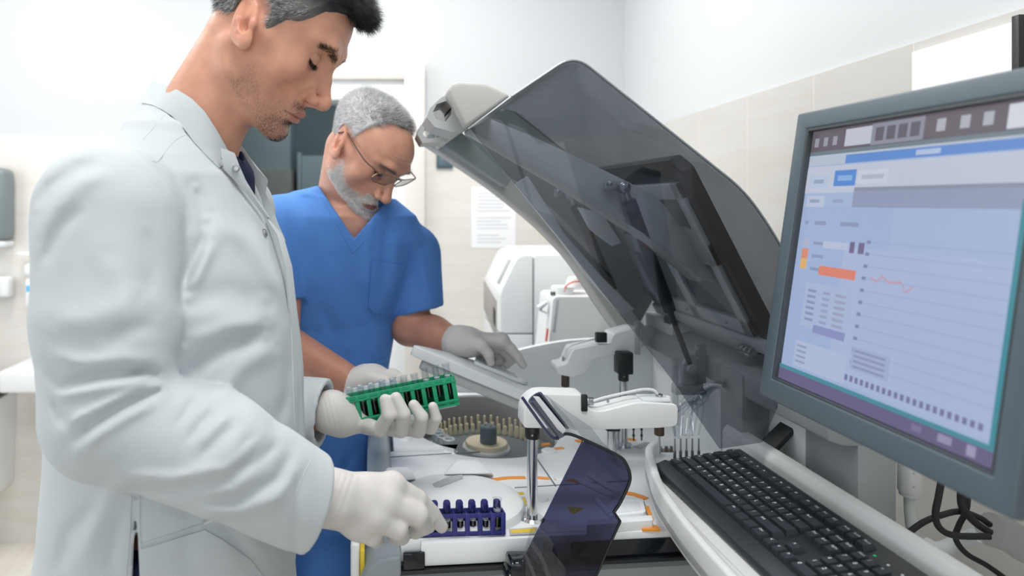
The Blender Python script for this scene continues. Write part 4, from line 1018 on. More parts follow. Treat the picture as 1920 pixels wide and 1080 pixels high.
for y in (.44, .49, .54): uir(.10, .17, y, y + .012, (150, 164, 200))
uir(.16, .30, .435, .462, (196, 206, 232)); uir(.31, .335, .43, .47, (120, 110, 150)); uir(.355, .385, .43, .47, (125, 115, 155))
uir(.035, .075, .47, .51, (232, 150, 125)); uir(.035, .075, .51, .55, (236, 190, 120)); uir(.04, .07, .43, .46, (190, 190, 215))
uir(.155, .36, .53, .565, (236, 142, 118))
uir(.09, .37, .60, .77, (182, 198, 230)); 
for i in range(6):
    uir(.11, .16, .625 + i * .022, .635 + i * .022, (150, 160, 198)); uir(.20, .24, .625 + i * .022, .635 + i * .022, (165, 172, 205)); uir(.27, .33, .625 + i * .022, .635 + i * .022, (170, 176, 206))
uir(.17, .35, .755, .785, (150, 158, 205))
uir(.08, .37, .83, .93, (190, 203, 232))
for i in range(4): uir(.09, .15, .845 + i * .02, .853 + i * .02, (158, 168, 202))
for i in range(11): uir(.395, .415, .42 + i * .042, .432 + i * .042, (140, 146, 188))
for i in range(11): uir(.42, .96, .425 + i * .042, .428 + i * .042, (166, 182, 220))
zz = [(.44, .545), (.47, .555), (.49, .535), (.52, .55), (.55, .55), (.58, .545), (.60, .575), (.63, .555)]
for (xa, ya), (xb, yb) in zip(zz, zz[1:]):
    def cc(x, y): return (SX0 + (SX1 - SX0) * x, SY1 - (SY1 - SY0) * y)
    ui([cc(xa, ya + .006), cc(xb, yb + .006), cc(xb, yb - .002), cc(xa, ya - .002)], (205, 170, 190), True)
uir(.40, .58, .79, .87, (176, 188, 224))
for i in range(4): uir(.41, .56, .80 + i * .018, .808 + i * .018, (152, 160, 200))
for i in range(22): uir(.38 + i * .026, .395 + i * .026, .892, .912, (128, 128, 172))
uir(.965, .985, .28, .955, (70, 150, 165)); uir(0, .985, .94, .955, (78, 150, 165))
uir(0, 1, .955, 1, (112, 104, 140)); uir(.985, 1, .28, 1, (120, 112, 150))
uir(.80, .85, .962, .985, (160, 156, 190)); uir(.90, .93, .96, .99, (168, 164, 196)); uir(.70, .74, .965, .985, (130, 126, 165))
me = bpy.data.meshes.new('screen'); b.to_mesh(me); b.free()
so = link('screen', me, SMATS, N, label='lit screen with a pale blue chart window')
b = NB(); add_prism(b, round_poly([(.09, .08), (.27, .08), (.27, .28), (.09, .28)], .02, 4), -.075, -.049, 'Z', .004, M=MM, ang=50); obj('back_cover', b, MATS['bezel'], N)
b = NB()
p0, p1, p2 = W(1412, 856, 1.165), W(1520, 775, 1.12), MM @ Vector((.18, .18, -.075))
d = (p1 - p0)
add_prism(b, [(p0.x - .012, p0.z - .018), (p1.x - .008, p1.z - .026), (p1.x + .02, p1.z + .012), (p0.x + .010, p0.z + .022)], 1.13, 1.17, 'Y', .004)
add_tube(b, [Vector((p1.x, 1.145, p1.z - .005)), Vector((.66, 1.0, 1.19)), p2], .020, 12); add_box(b, (p0.x - .012, 1.13, hz(.93)), (p0.x + .02, 1.17, p0.z + .004), .004)
obj('arm', b, MATS['black'], N, label='black support arm')
# cables behind the monitor
def cable(pts, r, m, label, cat='cable', name='cable', grp=None):
    bb = NB(); add_tube(bb, pts, r, 10, 8); return obj(name, bb, m, None, label, cat, grp, origin=pts[0])
cable([W(1596, 800, 1.08), W(1607, 840, 1.08), W(1622, 895, 1.08), W(1645, 945, 1.08), W(1680, 1000, 1.07), W(1720, 1060, 1.06)], .0085, MATS['rubber'], 'thick black cable hanging behind the monitor nearest the analyser')
t = empty('white_connector', W(1705, 930, 1.03), 'white cylindrical plug with white cable hanging behind the monitor', 'plug')
b = NB(); p = W(1706, 860, 1.03); q_ = W(1706, 922, 1.03); add_cyl(b, p + Vector((0, 0, .05)), q_, .0155, n=28, bev=.002); add_cyl(b, q_ + Vector((0, 0, .002)), q_ - Vector((0, 0, .006)), .0135, n=28, bev=.002); obj('plug_body', b, MATS['plastic_white'], t)
b = NB(); add_tube(b, [q_, W(1706, 950, 1.03), W(1710, 990, 1.03), W(1722, 1040, 1.03), W(1740, 1100, 1.03)], .0075, 12); obj('cord', b, MATS['plastic_pale'], t)
b = NB(); 
for x, y in ((1714, 888), (1714, 914)): p = W(x, y, 1.015); add_cyl(b, p, p + Vector((0, .004, 0)), .0014, n=8)
obj('pin', b, MATS['print_grey'], t)
Yk = .92
cable([W(1768, 885, Yk), W(1760, 930, Yk), W(1754, 965, Yk), W(1762, 990, Yk), W(1790, 1004, Yk), W(1855, 1006, Yk)], .0042, MATS['rubber'], 'thin black cable looping from the monitor into the hose end')
cable([W(1692, 1008, Yk + .02), W(1730, 980, Yk + .02), W(1765, 966, Yk + .02), W(1800, 959, Yk + .02), W(1835, 970, Yk + .02), W(1856, 984, Yk + .02)], .0040, MATS['rubber'], 'black cable arching above the back rail of the tray')
cable([W(1803, 905, Yk + .01), W(1803, 945, Yk + .01), W(1815, 966, Yk + .01), W(1835, 985, Yk + .01), W(1856, 998, Yk + .01)], .0048, MATS['rubber'], 'black cable dropping under the near corner of the monitor')
cable([W(1816, 910, Yk + .03), W(1812, 955, Yk + .03), W(1798, 985, Yk + .03), W(1792, 1010, Yk + .03), W(1812, 1038, Yk + .03), W(1850, 1060, Yk + .03), W(1890, 1088, Yk + .03)], .0036, MATS['rubber'], 'thin black cable trailing over the white housing at the corner')
b = NB(); add_tube(b, [W(1856, 992, .93), W(1890, 1004, .93), W(1925, 1026, .93), W(1960, 1040, .93)], .022, 16); obj('clear_hose', b, MATS['smoke_light'], None, 'translucent hose end holding black cables at the lower corner', 'hose', origin=W(1856, 992, .93))
t = empty('white_housing', (.78, .9, 0), 'white rounded equipment housing under the cables beside the tray', 'housing')
b = NB(); add_box(b, (.70, .74, .62), (.86, 1.03, .905), .05, 5); obj('shell', b, MATS['tray_white'], t)
b = NB(); add_box(b, (.73, .78, .20), (.83, 1.0, .63), .02, 3); obj('stem', b, MATS['tray_white'], t)
b = NB(); add_box(b, (.72, .76, 0), (.85, 1.02, .21), .02, 3); obj('foot', b, MATS['tray_white'], t)
b = NB(); add_tube(b, [W(1735, 1020, 1.0), W(1760, 1030, .985), W(1800, 1016, .975), W(1830, 1004, .96)], .010, 12); obj('pale_pipe', b, MATS['plastic_pale'], t)
# ------------------------------------------------------------------ surfaces of bodies and cloth: distance fields meshed with surface nets
f32 = np.float32
def axis(segs):
    """grid lines: list of (from, to, step) runs"""
    out = []
    for a, b_, s in segs:
        n = max(1, int(round((b_ - a) / s))); out.append(np.linspace(a, b_, n, endpoint=False))
    out.append([segs[-1][1]])
    return np.concatenate(out).astype(f32)
def uni(lo, hi, h): return axis([(lo, hi, h)])
def mesh_field(fn, ax, ay, az, slack=1.0):
    def pad(a):
        while (len(a) - 1) % 4: a = np.append(a, a[-1] + (a[-1] - a[-2]))
        return a.astype(f32)
    ax, ay, az = pad(ax), pad(ay), pad(az)
    n = (len(ax), len(ay), len(az))
    cx_, cy_, cz_ = ax[::4], ay[::4], az[::4]
    P = np.stack(np.meshgrid(cx_, cy_, cz_, indexing='ij'), -1).reshape(-1, 3)
    fc = fn(P).reshape(len(cx_), len(cy_), len(cz_))
    dd = np.sqrt(np.diff(cx_)[:, None, None] ** 2 + np.diff(cy_)[None, :, None] ** 2 + np.diff(cz_)[None, None, :] ** 2)
    cor = np.stack([fc[i:fc.shape[0] - 1 + i, j:fc.shape[1] - 1 + j, k:fc.shape[2] - 1 + k] for i in (0, 1) for j in (0, 1) for k in (0, 1)])
    act = (np.abs(cor).min(0) < dd * slack) | ((cor.min(0) < 0) & (cor.max(0) > 0))
    f = np.repeat(np.repeat(np.repeat(fc, 4, 0), 4, 1), 4, 2)[:n[0], :n[1], :n[2]].copy()
    m = np.zeros(n, bool)
    a4 = np.repeat(np.repeat(np.repeat(act, 4, 0), 4, 1), 4, 2)
    m[:-1, :-1, :-1] |= a4; m[1:, :-1, :-1] |= a4; m[:-1, 1:, :-1] |= a4; m[:-1, :-1, 1:] |= a4; m[1:, 1:, :-1] |= a4; m[1:, :-1, 1:] |= a4; m[:-1, 1:, 1:] |= a4; m[1:, 1:, 1:] |= a4
    ii = np.nonzero(m)
    pts = np.stack([ax[ii[0]], ay[ii[1]], az[ii[2]]], -1)
    vals = np.empty(len(pts), f32)
    for s in range(0, len(pts), 400000): vals[s:s + 400000] = fn(pts[s:s + 400000])
    f[ii] = vals
    # surface nets
    s = f < 0
    c = np.zeros((n[0] - 1, n[1] - 1, n[2] - 1), np.int8)
    for i in (0, 1):
        for j in (0, 1):
            for k in (0, 1): c += s[i:n[0] - 1 + i, j:n[1] - 1 + j, k:n[2] - 1 + k]
    cells = np.nonzero((c > 0) & (c < 8))
    idx = -np.ones(c.shape, np.int32); idx[cells] = np.arange(len(cells[0]))
    ci, cj, ck = cells
    acc = np.zeros((len(ci), 3), np.float64); cnt = np.zeros(len(ci))
    C = {}
    for i in (0, 1):
        for j in (0, 1):
            for k in (0, 1): C[i, j, k] = f[ci + i, cj + j, ck + k]
    for a in list(C):
        for d in range(3):
            if a[d] == 0:
                bq = list(a); bq[d] = 1; bq = tuple(bq)
                fa_, fb_ = C[a], C[bq]; mm = (fa_ < 0) != (fb_ < 0)
                t = np.where(mm, fa_ / np.where(mm, fa_ - fb_, 1), 0)
                o = [np.full(len(ci), a[0], float), np.full(len(ci), a[1], float), np.full(len(ci), a[2], float)]
                o[d] = t
                for e in range(3): acc[:, e] += np.where(mm, o[e], 0)
                cnt += mm
    acc /= cnt[:, None]
    V = np.stack([ax[ci] + acc[:, 0] * (ax[ci + 1] - ax[ci]), ay[cj] + acc[:, 1] * (ay[cj + 1] - ay[cj]), az[ck] + acc[:, 2] * (az[ck + 1] - az[ck])], -1)
    Q = []
    for d in range(3):
        sl0 = [slice(None)] * 3; sl1 = [slice(None)] * 3
        sl0[d] = slice(0, -1); sl1[d] = slice(1, None)
        e = s[tuple(sl0)] != s[tuple(sl1)]
        u, v = [(1, 2), (2, 0), (0, 1)][d]
        e = e.copy(); tr = [slice(None)] * 3
        for q_ in (u, v):
            z0 = [slice(None)] * 3; z0[q_] = 0; e[tuple(z0)] = False
            z0[q_] = -1; e[tuple(z0)] = False
        I = np.stack(np.nonzero(e), -1)
        if not len(I): continue
        ins = s[tuple(I.T)]
        def at(du, dv):
            J = I.copy(); J[:, u] += du; J[:, v] += dv; return idx[tuple(J.T)]
        q4 = np.stack([at(-1, -1), at(0, -1), at(0, 0), at(-1, 0)], -1)
        q4[~ins] = q4[~ins][:, ::-1]
        Q.append(q4)
    Q = np.concatenate(Q)
    Q = Q[(Q >= 0).all(1)]
    return V, Q
def np_mesh(name, V, Q):
    me = bpy.data.meshes.new(name)
    me.vertices.add(len(V)); me.vertices.foreach_set('co', np.asarray(V, np.float32).ravel())
    k = Q.shape[1]
    me.loops.add(Q.size); me.loops.foreach_set('vertex_index', Q.astype(np.int32).ravel())
    me.polygons.add(len(Q)); me.polygons.foreach_set('loop_start', np.arange(0, Q.size, k, dtype=np.int32))
    try: me.polygons.foreach_set('loop_total', np.full(len(Q), k, np.int32))
    except Exception: pass
    me.update(calc_edges=True); me.validate()
    me.polygons.foreach_set('use_smooth', [True] * len(me.polygons))
    return me
def relax(V, Q, it=1, lam=.5):
    V = V.copy()
    E = np.concatenate([Q[:, [i, (i + 1) % Q.shape[1]]] for i in range(Q.shape[1])])
    for _ in range(it):
        S = np.zeros_like(V); n = np.zeros(len(V))
        np.add.at(S, E[:, 0], V[E[:, 1]]); np.add.at(n, E[:, 0], 1); np.add.at(S, E[:, 1], V[E[:, 0]]); np.add.at(n, E[:, 1], 1)
        V += lam * (S / np.maximum(n, 1)[:, None] - V)
    return V
def largest(V, Q):
    """keep only the biggest connected piece"""
    lab = np.arange(len(V))
    while True:
        m = lab[Q].min(1); new = lab.copy()
        for k in range(Q.shape[1]): np.minimum.at(new, Q[:, k], m)
        new = new[new]
        if (new == lab).all(): break
        lab = new
    u, c = np.unique(lab, return_counts=True); keep = lab == u[c.argmax()]
    mp = -np.ones(len(V), np.int64); mp[keep] = np.arange(keep.sum())
    Qk = Q[keep[Q].all(1)]
    return V[keep], mp[Qk]
def normals(V, Q):
    n = np.cross(V[Q[:, 2]] - V[Q[:, 0]], V[Q[:, 3]] - V[Q[:, 1]]); N_ = np.zeros_like(V)
    for k in range(4): np.add.at(N_, Q[:, k], n)
    return N_ / np.maximum(np.linalg.norm(N_, axis=1, keepdims=True), 1e-12)
# primitives
def smin(a, b, k):
    if k <= 0: return np.minimum(a, b)
    h = np.maximum(k - np.abs(a - b), 0) / k
    return np.minimum(a, b) - h * h * k * .25
def smax(a, b, k): return -smin(-a, -b, k)
def cap(P, a, b, ra, rb=None):
    rb = ra if rb is None else rb
    a = np.asarray(a, f32); b = np.asarray(b, f32); d = b - a
    t = np.clip(((P - a) @ d) / max(float(d @ d), 1e-12), 0, 1)
    return np.linalg.norm(P - (a + t[:, None] * d), axis=1) - (ra + (rb - ra) * t)
def chain(P, pts, rs, k=0.0):
    f = None
    for i in range(len(pts) - 1):
        g = cap(P, pts[i], pts[i + 1], rs[i], rs[i + 1]); f = g if f is None else smin(f, g, k)
    return f
def ell(P, c, r, R=None):
    q = P - np.asarray(c, f32)
    if R is not None: q = q @ np.asarray(R, f32)
    r = np.asarray(r, f32)
    k0 = np.linalg.norm(q / r, axis=1); k1 = np.linalg.norm(q / (r * r), axis=1)
    return np.where(k1 > 1e-9, k0 * (k0 - 1) / np.maximum(k1, 1e-9), -r.min())
def rotm(axis_, deg): return np.array(Matrix.Rotation(math.radians(deg), 3, axis_), f32)
def gaus(d, w): return np.exp(-(d / w) ** 2)
def polydist(P2, pts):
    d = None
    for (a, b) in zip(pts, pts[1:]):
        a = np.asarray(a, f32); b = np.asarray(b, f32); e = b - a
        t = np.clip(((P2 - a) @ e) / max(float(e @ e), 1e-12), 0, 1)
        g = np.linalg.norm(P2 - (a + t[:, None] * e), axis=1); d = g if d is None else np.minimum(d, g)
    return d
def proj(P):
    return np.stack([VX + F * P[:, 0] / P[:, 1], VY - F * (P[:, 2] - CZ) / P[:, 1]], -1)
def folds(P, L, ymax, soft=.04):
    """cloth folds: (points in picture coordinates, half width, height in mm) laid on the camera side of a garment"""
    p2 = proj(P); w = 1 / (1 + np.exp((P[:, 1] - ymax) / soft * 4)); out = np.zeros(len(P), f32)
    for pts, wd, mm in L:
        a = np.asarray(pts, f32); lo = a.min(0) - 3 * wd; hi = a.max(0) + 3 * wd
        m = (p2[:, 0] > lo[0]) & (p2[:, 0] < hi[0]) & (p2[:, 1] > lo[1]) & (p2[:, 1] < hi[1])
        if not m.any(): continue
        q = p2[m]; d = polydist(q, pts)
        # fades to nothing at the ends
        e0 = np.linalg.norm(q - a[0], axis=1); e1_ = np.linalg.norm(q - a[-1], axis=1); Lg = np.linalg.norm(np.diff(a, axis=0), axis=1).sum()
        fade = np.clip(np.minimum(e0, e1_) / max(Lg * .22, 1e-6), 0, 1) ** .7
        out[m] += mm * .001 * gaus(d, wd) * fade
    return out * w
def soft_noise(P, s, seed=0):
    r = np.random.default_rng(seed); out = np.zeros(len(P), f32)
    for i in range(6):
        k = r.normal(size=3); k /= np.linalg.norm(k); out += np.sin(P @ (k * s * r.uniform(.6, 1.6)).astype(f32) + r.uniform(0, 6.28))
    return out / 6
def frame_of(yaw, pitch, roll=0):
    y, p, r = (math.radians(v) for v in (yaw, pitch, roll))
    f = Vector((math.cos(y) * math.cos(p), -math.sin(y) * math.cos(p), -math.sin(p)))
    l = Vector((math.sin(y), math.cos(y), 0)); u = f.cross(l)
    l2 = l * math.cos(r) + u * math.sin(r); u2 = f.cross(l2)
    return np.array([f, l2, u2], f32)       # rows: forward, left, up
def wv(p): return np.array(W(*p), f32)
# ------------------------------------------------------------------ the head, in its own frame: x forward, y to its left, z up, origin between the ear holes
LASH = [(.0792, .0205, .0135), (.0823, .0272, .0115), (.0816, .0355, .0113), (.0758, .0438, .0145)]
def face_warp(p):
    q = np.array(p, f32); w = np.clip((q[:, 0] - .015) / .04, 0, 1)
    q[:, 2] += w * np.interp(q[:, 2], [-.115, -.092, -.070, -.036, .004, .032, .06], [0, .002, .008, .012, .008, .003, 0])
    return q
def head_field(p, o):
    """p: points in the head's frame; o: options for this person"""
    A = np.stack([p[:, 0], np.abs(p[:, 1]), p[:, 2]], -1).astype(f32)      # mirrored half
    j = o.get('jaw', 1.0); gaunt = o.get('gaunt', 0.0)
    f = ell(p, (-.010, 0, .046), (.093, .075, .086))
    f = smin(f, ell(p, (.034, 0, .036), (.053, .062, .060)), .03)                    # forehead
    f = smin(f, ell(p, (.036, 0, -.018), (.050, .058, .068)), .03)                   # mid face
    f = smin(f, ell(p, (-.005, 0, -.025), (.055, .052, .05)), .03)
    f = smin(f, chain(A, [(.004, .052, -.005), (.008, .050 * j, -.062), (.050, .030, -.088), (.080, .010, -.094)], [.016, .015, .015, .0135], .01), .022)
    f = smin(f, cap(A, (.040, .020, -.070), (.020, .030, -.050), .026), .03)
    f = smin(f, ell(p, (.066, 0, -.052), (.033, .034, .034)), .022)                  # mouth barrel
    f = smin(f, ell(p, (.0825, 0, -.092), (.0135, .018, .0135)), .016)               # chin
    f = smin(f, ell(A, (.053, .047, -.010), (.024, .016, .017)), .024)               # cheekbone
    f = smin(f, cap(A, (.022, .062, .000), (-.006, .066, .004), .008), .02)
    f = smin(f, chain(A, [(.0885, .009, .0325), (.0840, .028, .0385), (.066, .047, .035)], [.0085, .0090, .0075], .01), .011)   # brow
    f = smax(f, -ell(A, (.0950, .0315, .0185), (.0190, .0180, .0145)), .010)           # eye socket
    f = smax(f, -ell(A, (.088, .046, -.040), (.016, .018, .022)), .02 + .01 * gaunt) # cheek hollow
    # nose
    f = smin(f, chain(p, [(.0865, 0, .026), (.099, 0, .006), (.1140, 0, -.0138)], [.0072, .0072, .0088], .006), .010)
    f = smin(f, chain(A, [(.083, .010, .018), (.092, .011, -.012)], [.006, .007], .01), .012)
    f = smin(f, ell(p, (.1150, 0, -.0168), (.0095, .0098, .0086)), .006)
    f = smin(f, ell(A, (.1015, .0120, -.0205), (.0105, .0062, .0072)), .004)
    f = smin(f, cap(p, (.112, 0, -.022), (.098, 0, -.0300), .0042), .005)
    f = smax(f, -cap(A, (.1080, .0074, -.0282), (.1005, .0090, -.0268), .0036), .002)
    f = smax(f, -cap(A, (.0945, .0175, -.0130), (.0900, .0200, -.0235), .0008), .007)   # crease behind the wing
    # lids over the eyeball
    lid = ell(A, (.0695, .0315, .0180), (.0145, .0150, .0125)); f = smin(f, lid, .0030)
    f = smax(f, -chain(A, LASH, [.0009, .0014, .0014, .0009]), .0012)
    f = smax(f, -chain(A, [(.0787, .0205, .0235), (.0820, .0300, .0255), (.0768, .0420, .0230)], [.0006, .0008, .0006]), .002)
    if o.get('bags'): f = smax(f, -chain(A, [(.0830, .0190, .0060), (.0815, .0310, .0000), (.0720, .0430, .0040)], [.0010, .0014, .0008]), .006)
    # lips
    lu = chain(A, [(.0985, .000, -.0490), (.0978, .006, -.0478), (.0920, .016, -.0515), (.0835, .0245, -.0550)], [.0050, .0052, .0044, .0022], .003)
    ll = chain(A, [(.0955, .000, -.0615), (.0945, .008, -.0612), (.0895, .017, -.0588), (.0835, .0235, -.0560)], [.0062, .0060, .0046, .0022], .003)
    f = smin(f, lu, .005); f = smin(f, ll, .005)
    f = smax(f, -chain(A, [(.1030, 0, -.0553), (.0985, .010, -.0552), (.0915, .018, -.0554), (.0845, .0255, -.0562)], [.0012, .0012, .0012, .0004]), .0022)
    f = smax(f, -cap(p, (.0965, -.010, -.0735), (.0965, .010, -.0735), .004), .010)     # below the lower lip
    f = smax(f, -cap(p, (.1050, 0, -.0345), (.1045, 0, -.0425), .0015), .005)           # philtrum
    f = smax(f, -chain(A, [(.0960, .0210, -.0200), (.0890, .0300, -.0380), (.0800, .0345, -.0560)], [.0012, .0016, .0012]), .008 + .004 * gaunt)
    if gaunt:
        for z0, am in ((.055, .0006), (.066, .0007), (.077, .0006)): f += am * gaus(p[:, 2] - z0 - .05 * np.abs(p[:, 1]) * 0 - .002 * np.sin(p[:, 1] * 90), .0022) * (np.abs(p[:, 1]) < .04) * (p[:, 0] > .05)
        f += .0008 * gaus(polydist(A[:, 1:3], [(.0040, .030), (.0065, .042)]), .002) * (p[:, 0] > .06)
        for dz in (-.004, .001, .006): f += .0005 * gaus(polydist(A[:, [0, 2]], [(.066, .016 + dz), (.050, .017 + dz * 2.6)]), .0013) * (A[:, 1] > .035)
        f += .0010 * gaus(polydist(A[:, [0, 2]], [(.078, -.020), (.062, -.045), (.058, -.070)]), .0035) * (A[:, 1] > .02)
    # ears
    q = A - np.array((-.006, .0755, -.004), f32)
    q = q @ np.asarray(rotm('Z', 22) @ rotm('Y', -30), f32)        # flared, top leaning back
    rim = np.linalg.norm(np.stack([q[:, 0] / .0165, q[:, 2] / .0315], -1) * (1 + 0 * q[:, :1]), axis=1)
    e = ell(q, (-.004, .002, .001), (.0185, .0065, .0335))
    e = smin(e, ell(q, (.0035, .000, -.026), (.0085, .0055, .0105)), .008)
    e = smax(e, -ell(q, (-.0035, .0100, .0035), (.0132, .0085, .0270)), .002)       # inside the helix
    e = smin(e, chain(q, [(-.0100, .0035, .019), (-.0105, .0040, .002), (-.0065, .0040, -.013), (-.001, .004, -.0175)], [.0030, .0034, .0034, .0034], .003), .004)
    e = smax(e, -ell(q, (.0015, .0050, -.0045), (.0082, .0100, .0115)), .002)       # concha
    e = smin(e, ell(q, (.0105, .0030, -.0040), (.0042, .0042, .0060)), .004)        # tragus
    e = smin(e, cap(q, (.0090, .0010, .020), (.0020, .0030, .006), .0026, .0022), .004)
    f = smin(f, e, .006)
    return f
def head_tint(p, o):
    """own colour of the skin by place: lips, beard shadow, redness"""
    A = np.stack([p[:, 0], np.abs(p[:, 1]), p[:, 2]], -1)
    base = np.array(o['skin']); c = np.tile(base, (len(p), 1))
    def mixin(col, w): c[:] = c * (1 - w[:, None]) + np.array(col) * w[:, None]
    red = gaus(np.linalg.norm((A - (.112, 0, -.018)) / (1, 1, 1), axis=1), .016) * .3 + gaus(np.linalg.norm(A - (.066, .045, -.016), axis=1), .024) * .22
    red += gaus(np.linalg.norm(A - (-.012, .085, 0), axis=1), .028) * .35
    mixin(np.array(o['skin']) * (1.05, .74, .68), np.clip(red, 0, .6))
    lips = (np.clip(1 - np.abs(A[:, 2] + .0557 + np.where(A[:, 2] > -.0557, -.0035, .0040)) / .0055, 0, 1) > 0) * np.clip((.0245 - A[:, 1]) / .004, 0, 1) * (A[:, 0] > .08)
    tz = np.interp(A[:, 1], [0, .006, .016, .0245], [-.0445, -.0432, -.0488, -.055]); bz_ = np.interp(A[:, 1], [0, .008, .017, .0245], [-.0672, -.0668, -.0630, -.0568])
    lips = np.clip((tz - A[:, 2]) / .0012, 0, 1) * np.clip((A[:, 2] - bz_) / .0012, 0, 1) * (A[:, 0] > .078) * (A[:, 1] < .0265)
    mixin(o['lips'], lips * .85)
    seam = gaus(polydist(A[:, 1:3], [(0, -.0553), (.018, -.0554), (.0265, -.0562)]), .0011) * (A[:, 0] > .078)
    mixin(np.array(o['lips']) * .35, np.clip(seam, 0, 1) * .8)
    d = chain(A.astype(f32), LASH, [0, 0, 0, 0])
    mixin((.03, .02, .017), np.clip(1 - d / .0024, 0, 1))
    under = gaus(np.linalg.norm((A - (.080, .031, .004)) / (1, 1.6, .8), axis=1), .010); mixin(np.array(o['skin']) * (.72, .62, .60), under * .45)
    return np.clip(c, 0, 1), lips
def beard_mask(p, full=False):
    A = np.stack([p[:, 0], np.abs(p[:, 1]), p[:, 2]], -1)
    zc = np.interp(A[:, 0], [-.02, .006, .022, .040, .060, .080, .100], [.010, .006, -.012, -.030, -.045, -.040, -.036])
    m = np.clip((.070 - A[:, 1]) / .004, 0, 1) * np.clip((zc - A[:, 2]) / .022, 0, 1) * np.clip((A[:, 0] - .002) / .012, 0, 1)
    lo = np.interp(A[:, 0], [-.01, .02, .09], [-.064, -.088, -.118]); m *= np.clip((A[:, 2] - lo) / .012, 0, 1)
    mo = (A[:, 0] > .086) * np.clip((-.0325 - A[:, 2]) / .004, 0, 1) * np.clip((.030 - A[:, 1]) / .006, 0, 1)
    dense = np.clip(gaus(np.linalg.norm((A - (.082, .010, -.088)) / (1, 1.3, 1), axis=1), .030) + gaus(np.linalg.norm(A - (.095, .012, -.040), axis=1), .014), 0, 1)
    if full: return np.clip(np.maximum(m, mo), 0, 1)
    return np.clip(np.maximum(m * .40, np.maximum(m, mo) * dense * 1.0), 0, 1)
def skin_mat(name, beard_col, dots=True, rough=.42):
    m = bpy.data.materials.new(name); m.use_nodes = True; nt = m.node_tree; b = nt.nodes['Principled BSDF']
    at = nt.nodes.new('ShaderNodeAttribute'); at.attribute_name = 'tint'
    mk = nt.nodes.new('ShaderNodeAttribute'); mk.attribute_name = 'beard'
    tc = nt.nodes.new('ShaderNodeTexCoord')
    n = nt.nodes.new('ShaderNodeTexNoise'); n.inputs['Scale'].default_value = 60; n.inputs['Detail'].default_value = 6; nt.links.new(tc.outputs['Object'], n.inputs['Vector'])
    r = nt.nodes.new('ShaderNodeMapRange'); r.inputs['To Min'].default_value = .82; r.inputs['To Max'].default_value = 1.18; nt.links.new(n.outputs['Fac'], r.inputs['Value'])
    mx = nt.nodes.new('ShaderNodeMix'); mx.data_type = 'RGBA'; mx.blend_type = 'MULTIPLY'; mx.inputs['Factor'].default_value = 1
    nt.links.new(at.outputs['Color'], mx.inputs['A']); nt.links.new(r.outputs['Result'], mx.inputs['B'])
    last = mx.outputs['Result']
    if dots:
        v = nt.nodes.new('ShaderNodeTexNoise'); v.inputs['Scale'].default_value = 1100; v.inputs['Detail'].default_value = 3; nt.links.new(tc.outputs['Object'], v.inputs['Vector'])
        q = nt.nodes.new('ShaderNodeMapRange'); q.inputs['From Min'].default_value = .44; q.inputs['From Max'].default_value = .66; nt.links.new(v.outputs['Fac'], q.inputs['Value'])
        ml = nt.nodes.new('ShaderNodeMath'); ml.operation = 'MULTIPLY'; nt.links.new(q.outputs['Result'], ml.inputs[0]); nt.links.new(mk.outputs['Fac'], ml.inputs[1])
        m2 = nt.nodes.new('ShaderNodeMix'); m2.data_type = 'RGBA'; m2.inputs['B'].default_value = (*beard_col, 1)
        nt.links.new(ml.outputs[0], m2.inputs['Factor']); nt.links.new(last, m2.inputs['A']); last = m2.outputs['Result']
    nt.links.new(last, b.inputs['Base Color'])
    b.inputs['Roughness'].default_value = rough; b.inputs['Specular IOR Level'].default_value = .4
    b.inputs['Subsurface Weight'].default_value = .12; b.inputs['Subsurface Radius'].default_value = (.010, .004, .002); b.inputs['Subsurface Scale'].default_value = .6
    bp = nt.nodes.new('ShaderNodeBump'); bp.inputs['Strength'].default_value = .18; bp.inputs['Distance'].default_value = .001
    n3 = nt.nodes.new('ShaderNodeTexNoise'); n3.inputs['Scale'].default_value = 420; n3.inputs['Detail'].default_value = 3; nt.links.new(tc.outputs['Object'], n3.inputs['Vector'])
    nt.links.new(n3.outputs['Fac'], bp.inputs['Height']); nt.links.new(bp.outputs['Normal'], b.inputs['Normal'])
    MATS[name] = m; return m
def hair_mat(name, c0, c1, rough=.45):
    m = bpy.data.materials.new(name); m.use_nodes = True; nt = m.node_tree; b = nt.nodes['Principled BSDF']
    at = nt.nodes.new('ShaderNodeAttribute'); at.attribute_name = 'tint'; nt.links.new(at.outputs['Color'], b.inputs['Base Color'])
    b.inputs['Roughness'].default_value = rough; b.inputs['Specular IOR Level'].default_value = .35
    MATS[name] = m; return m
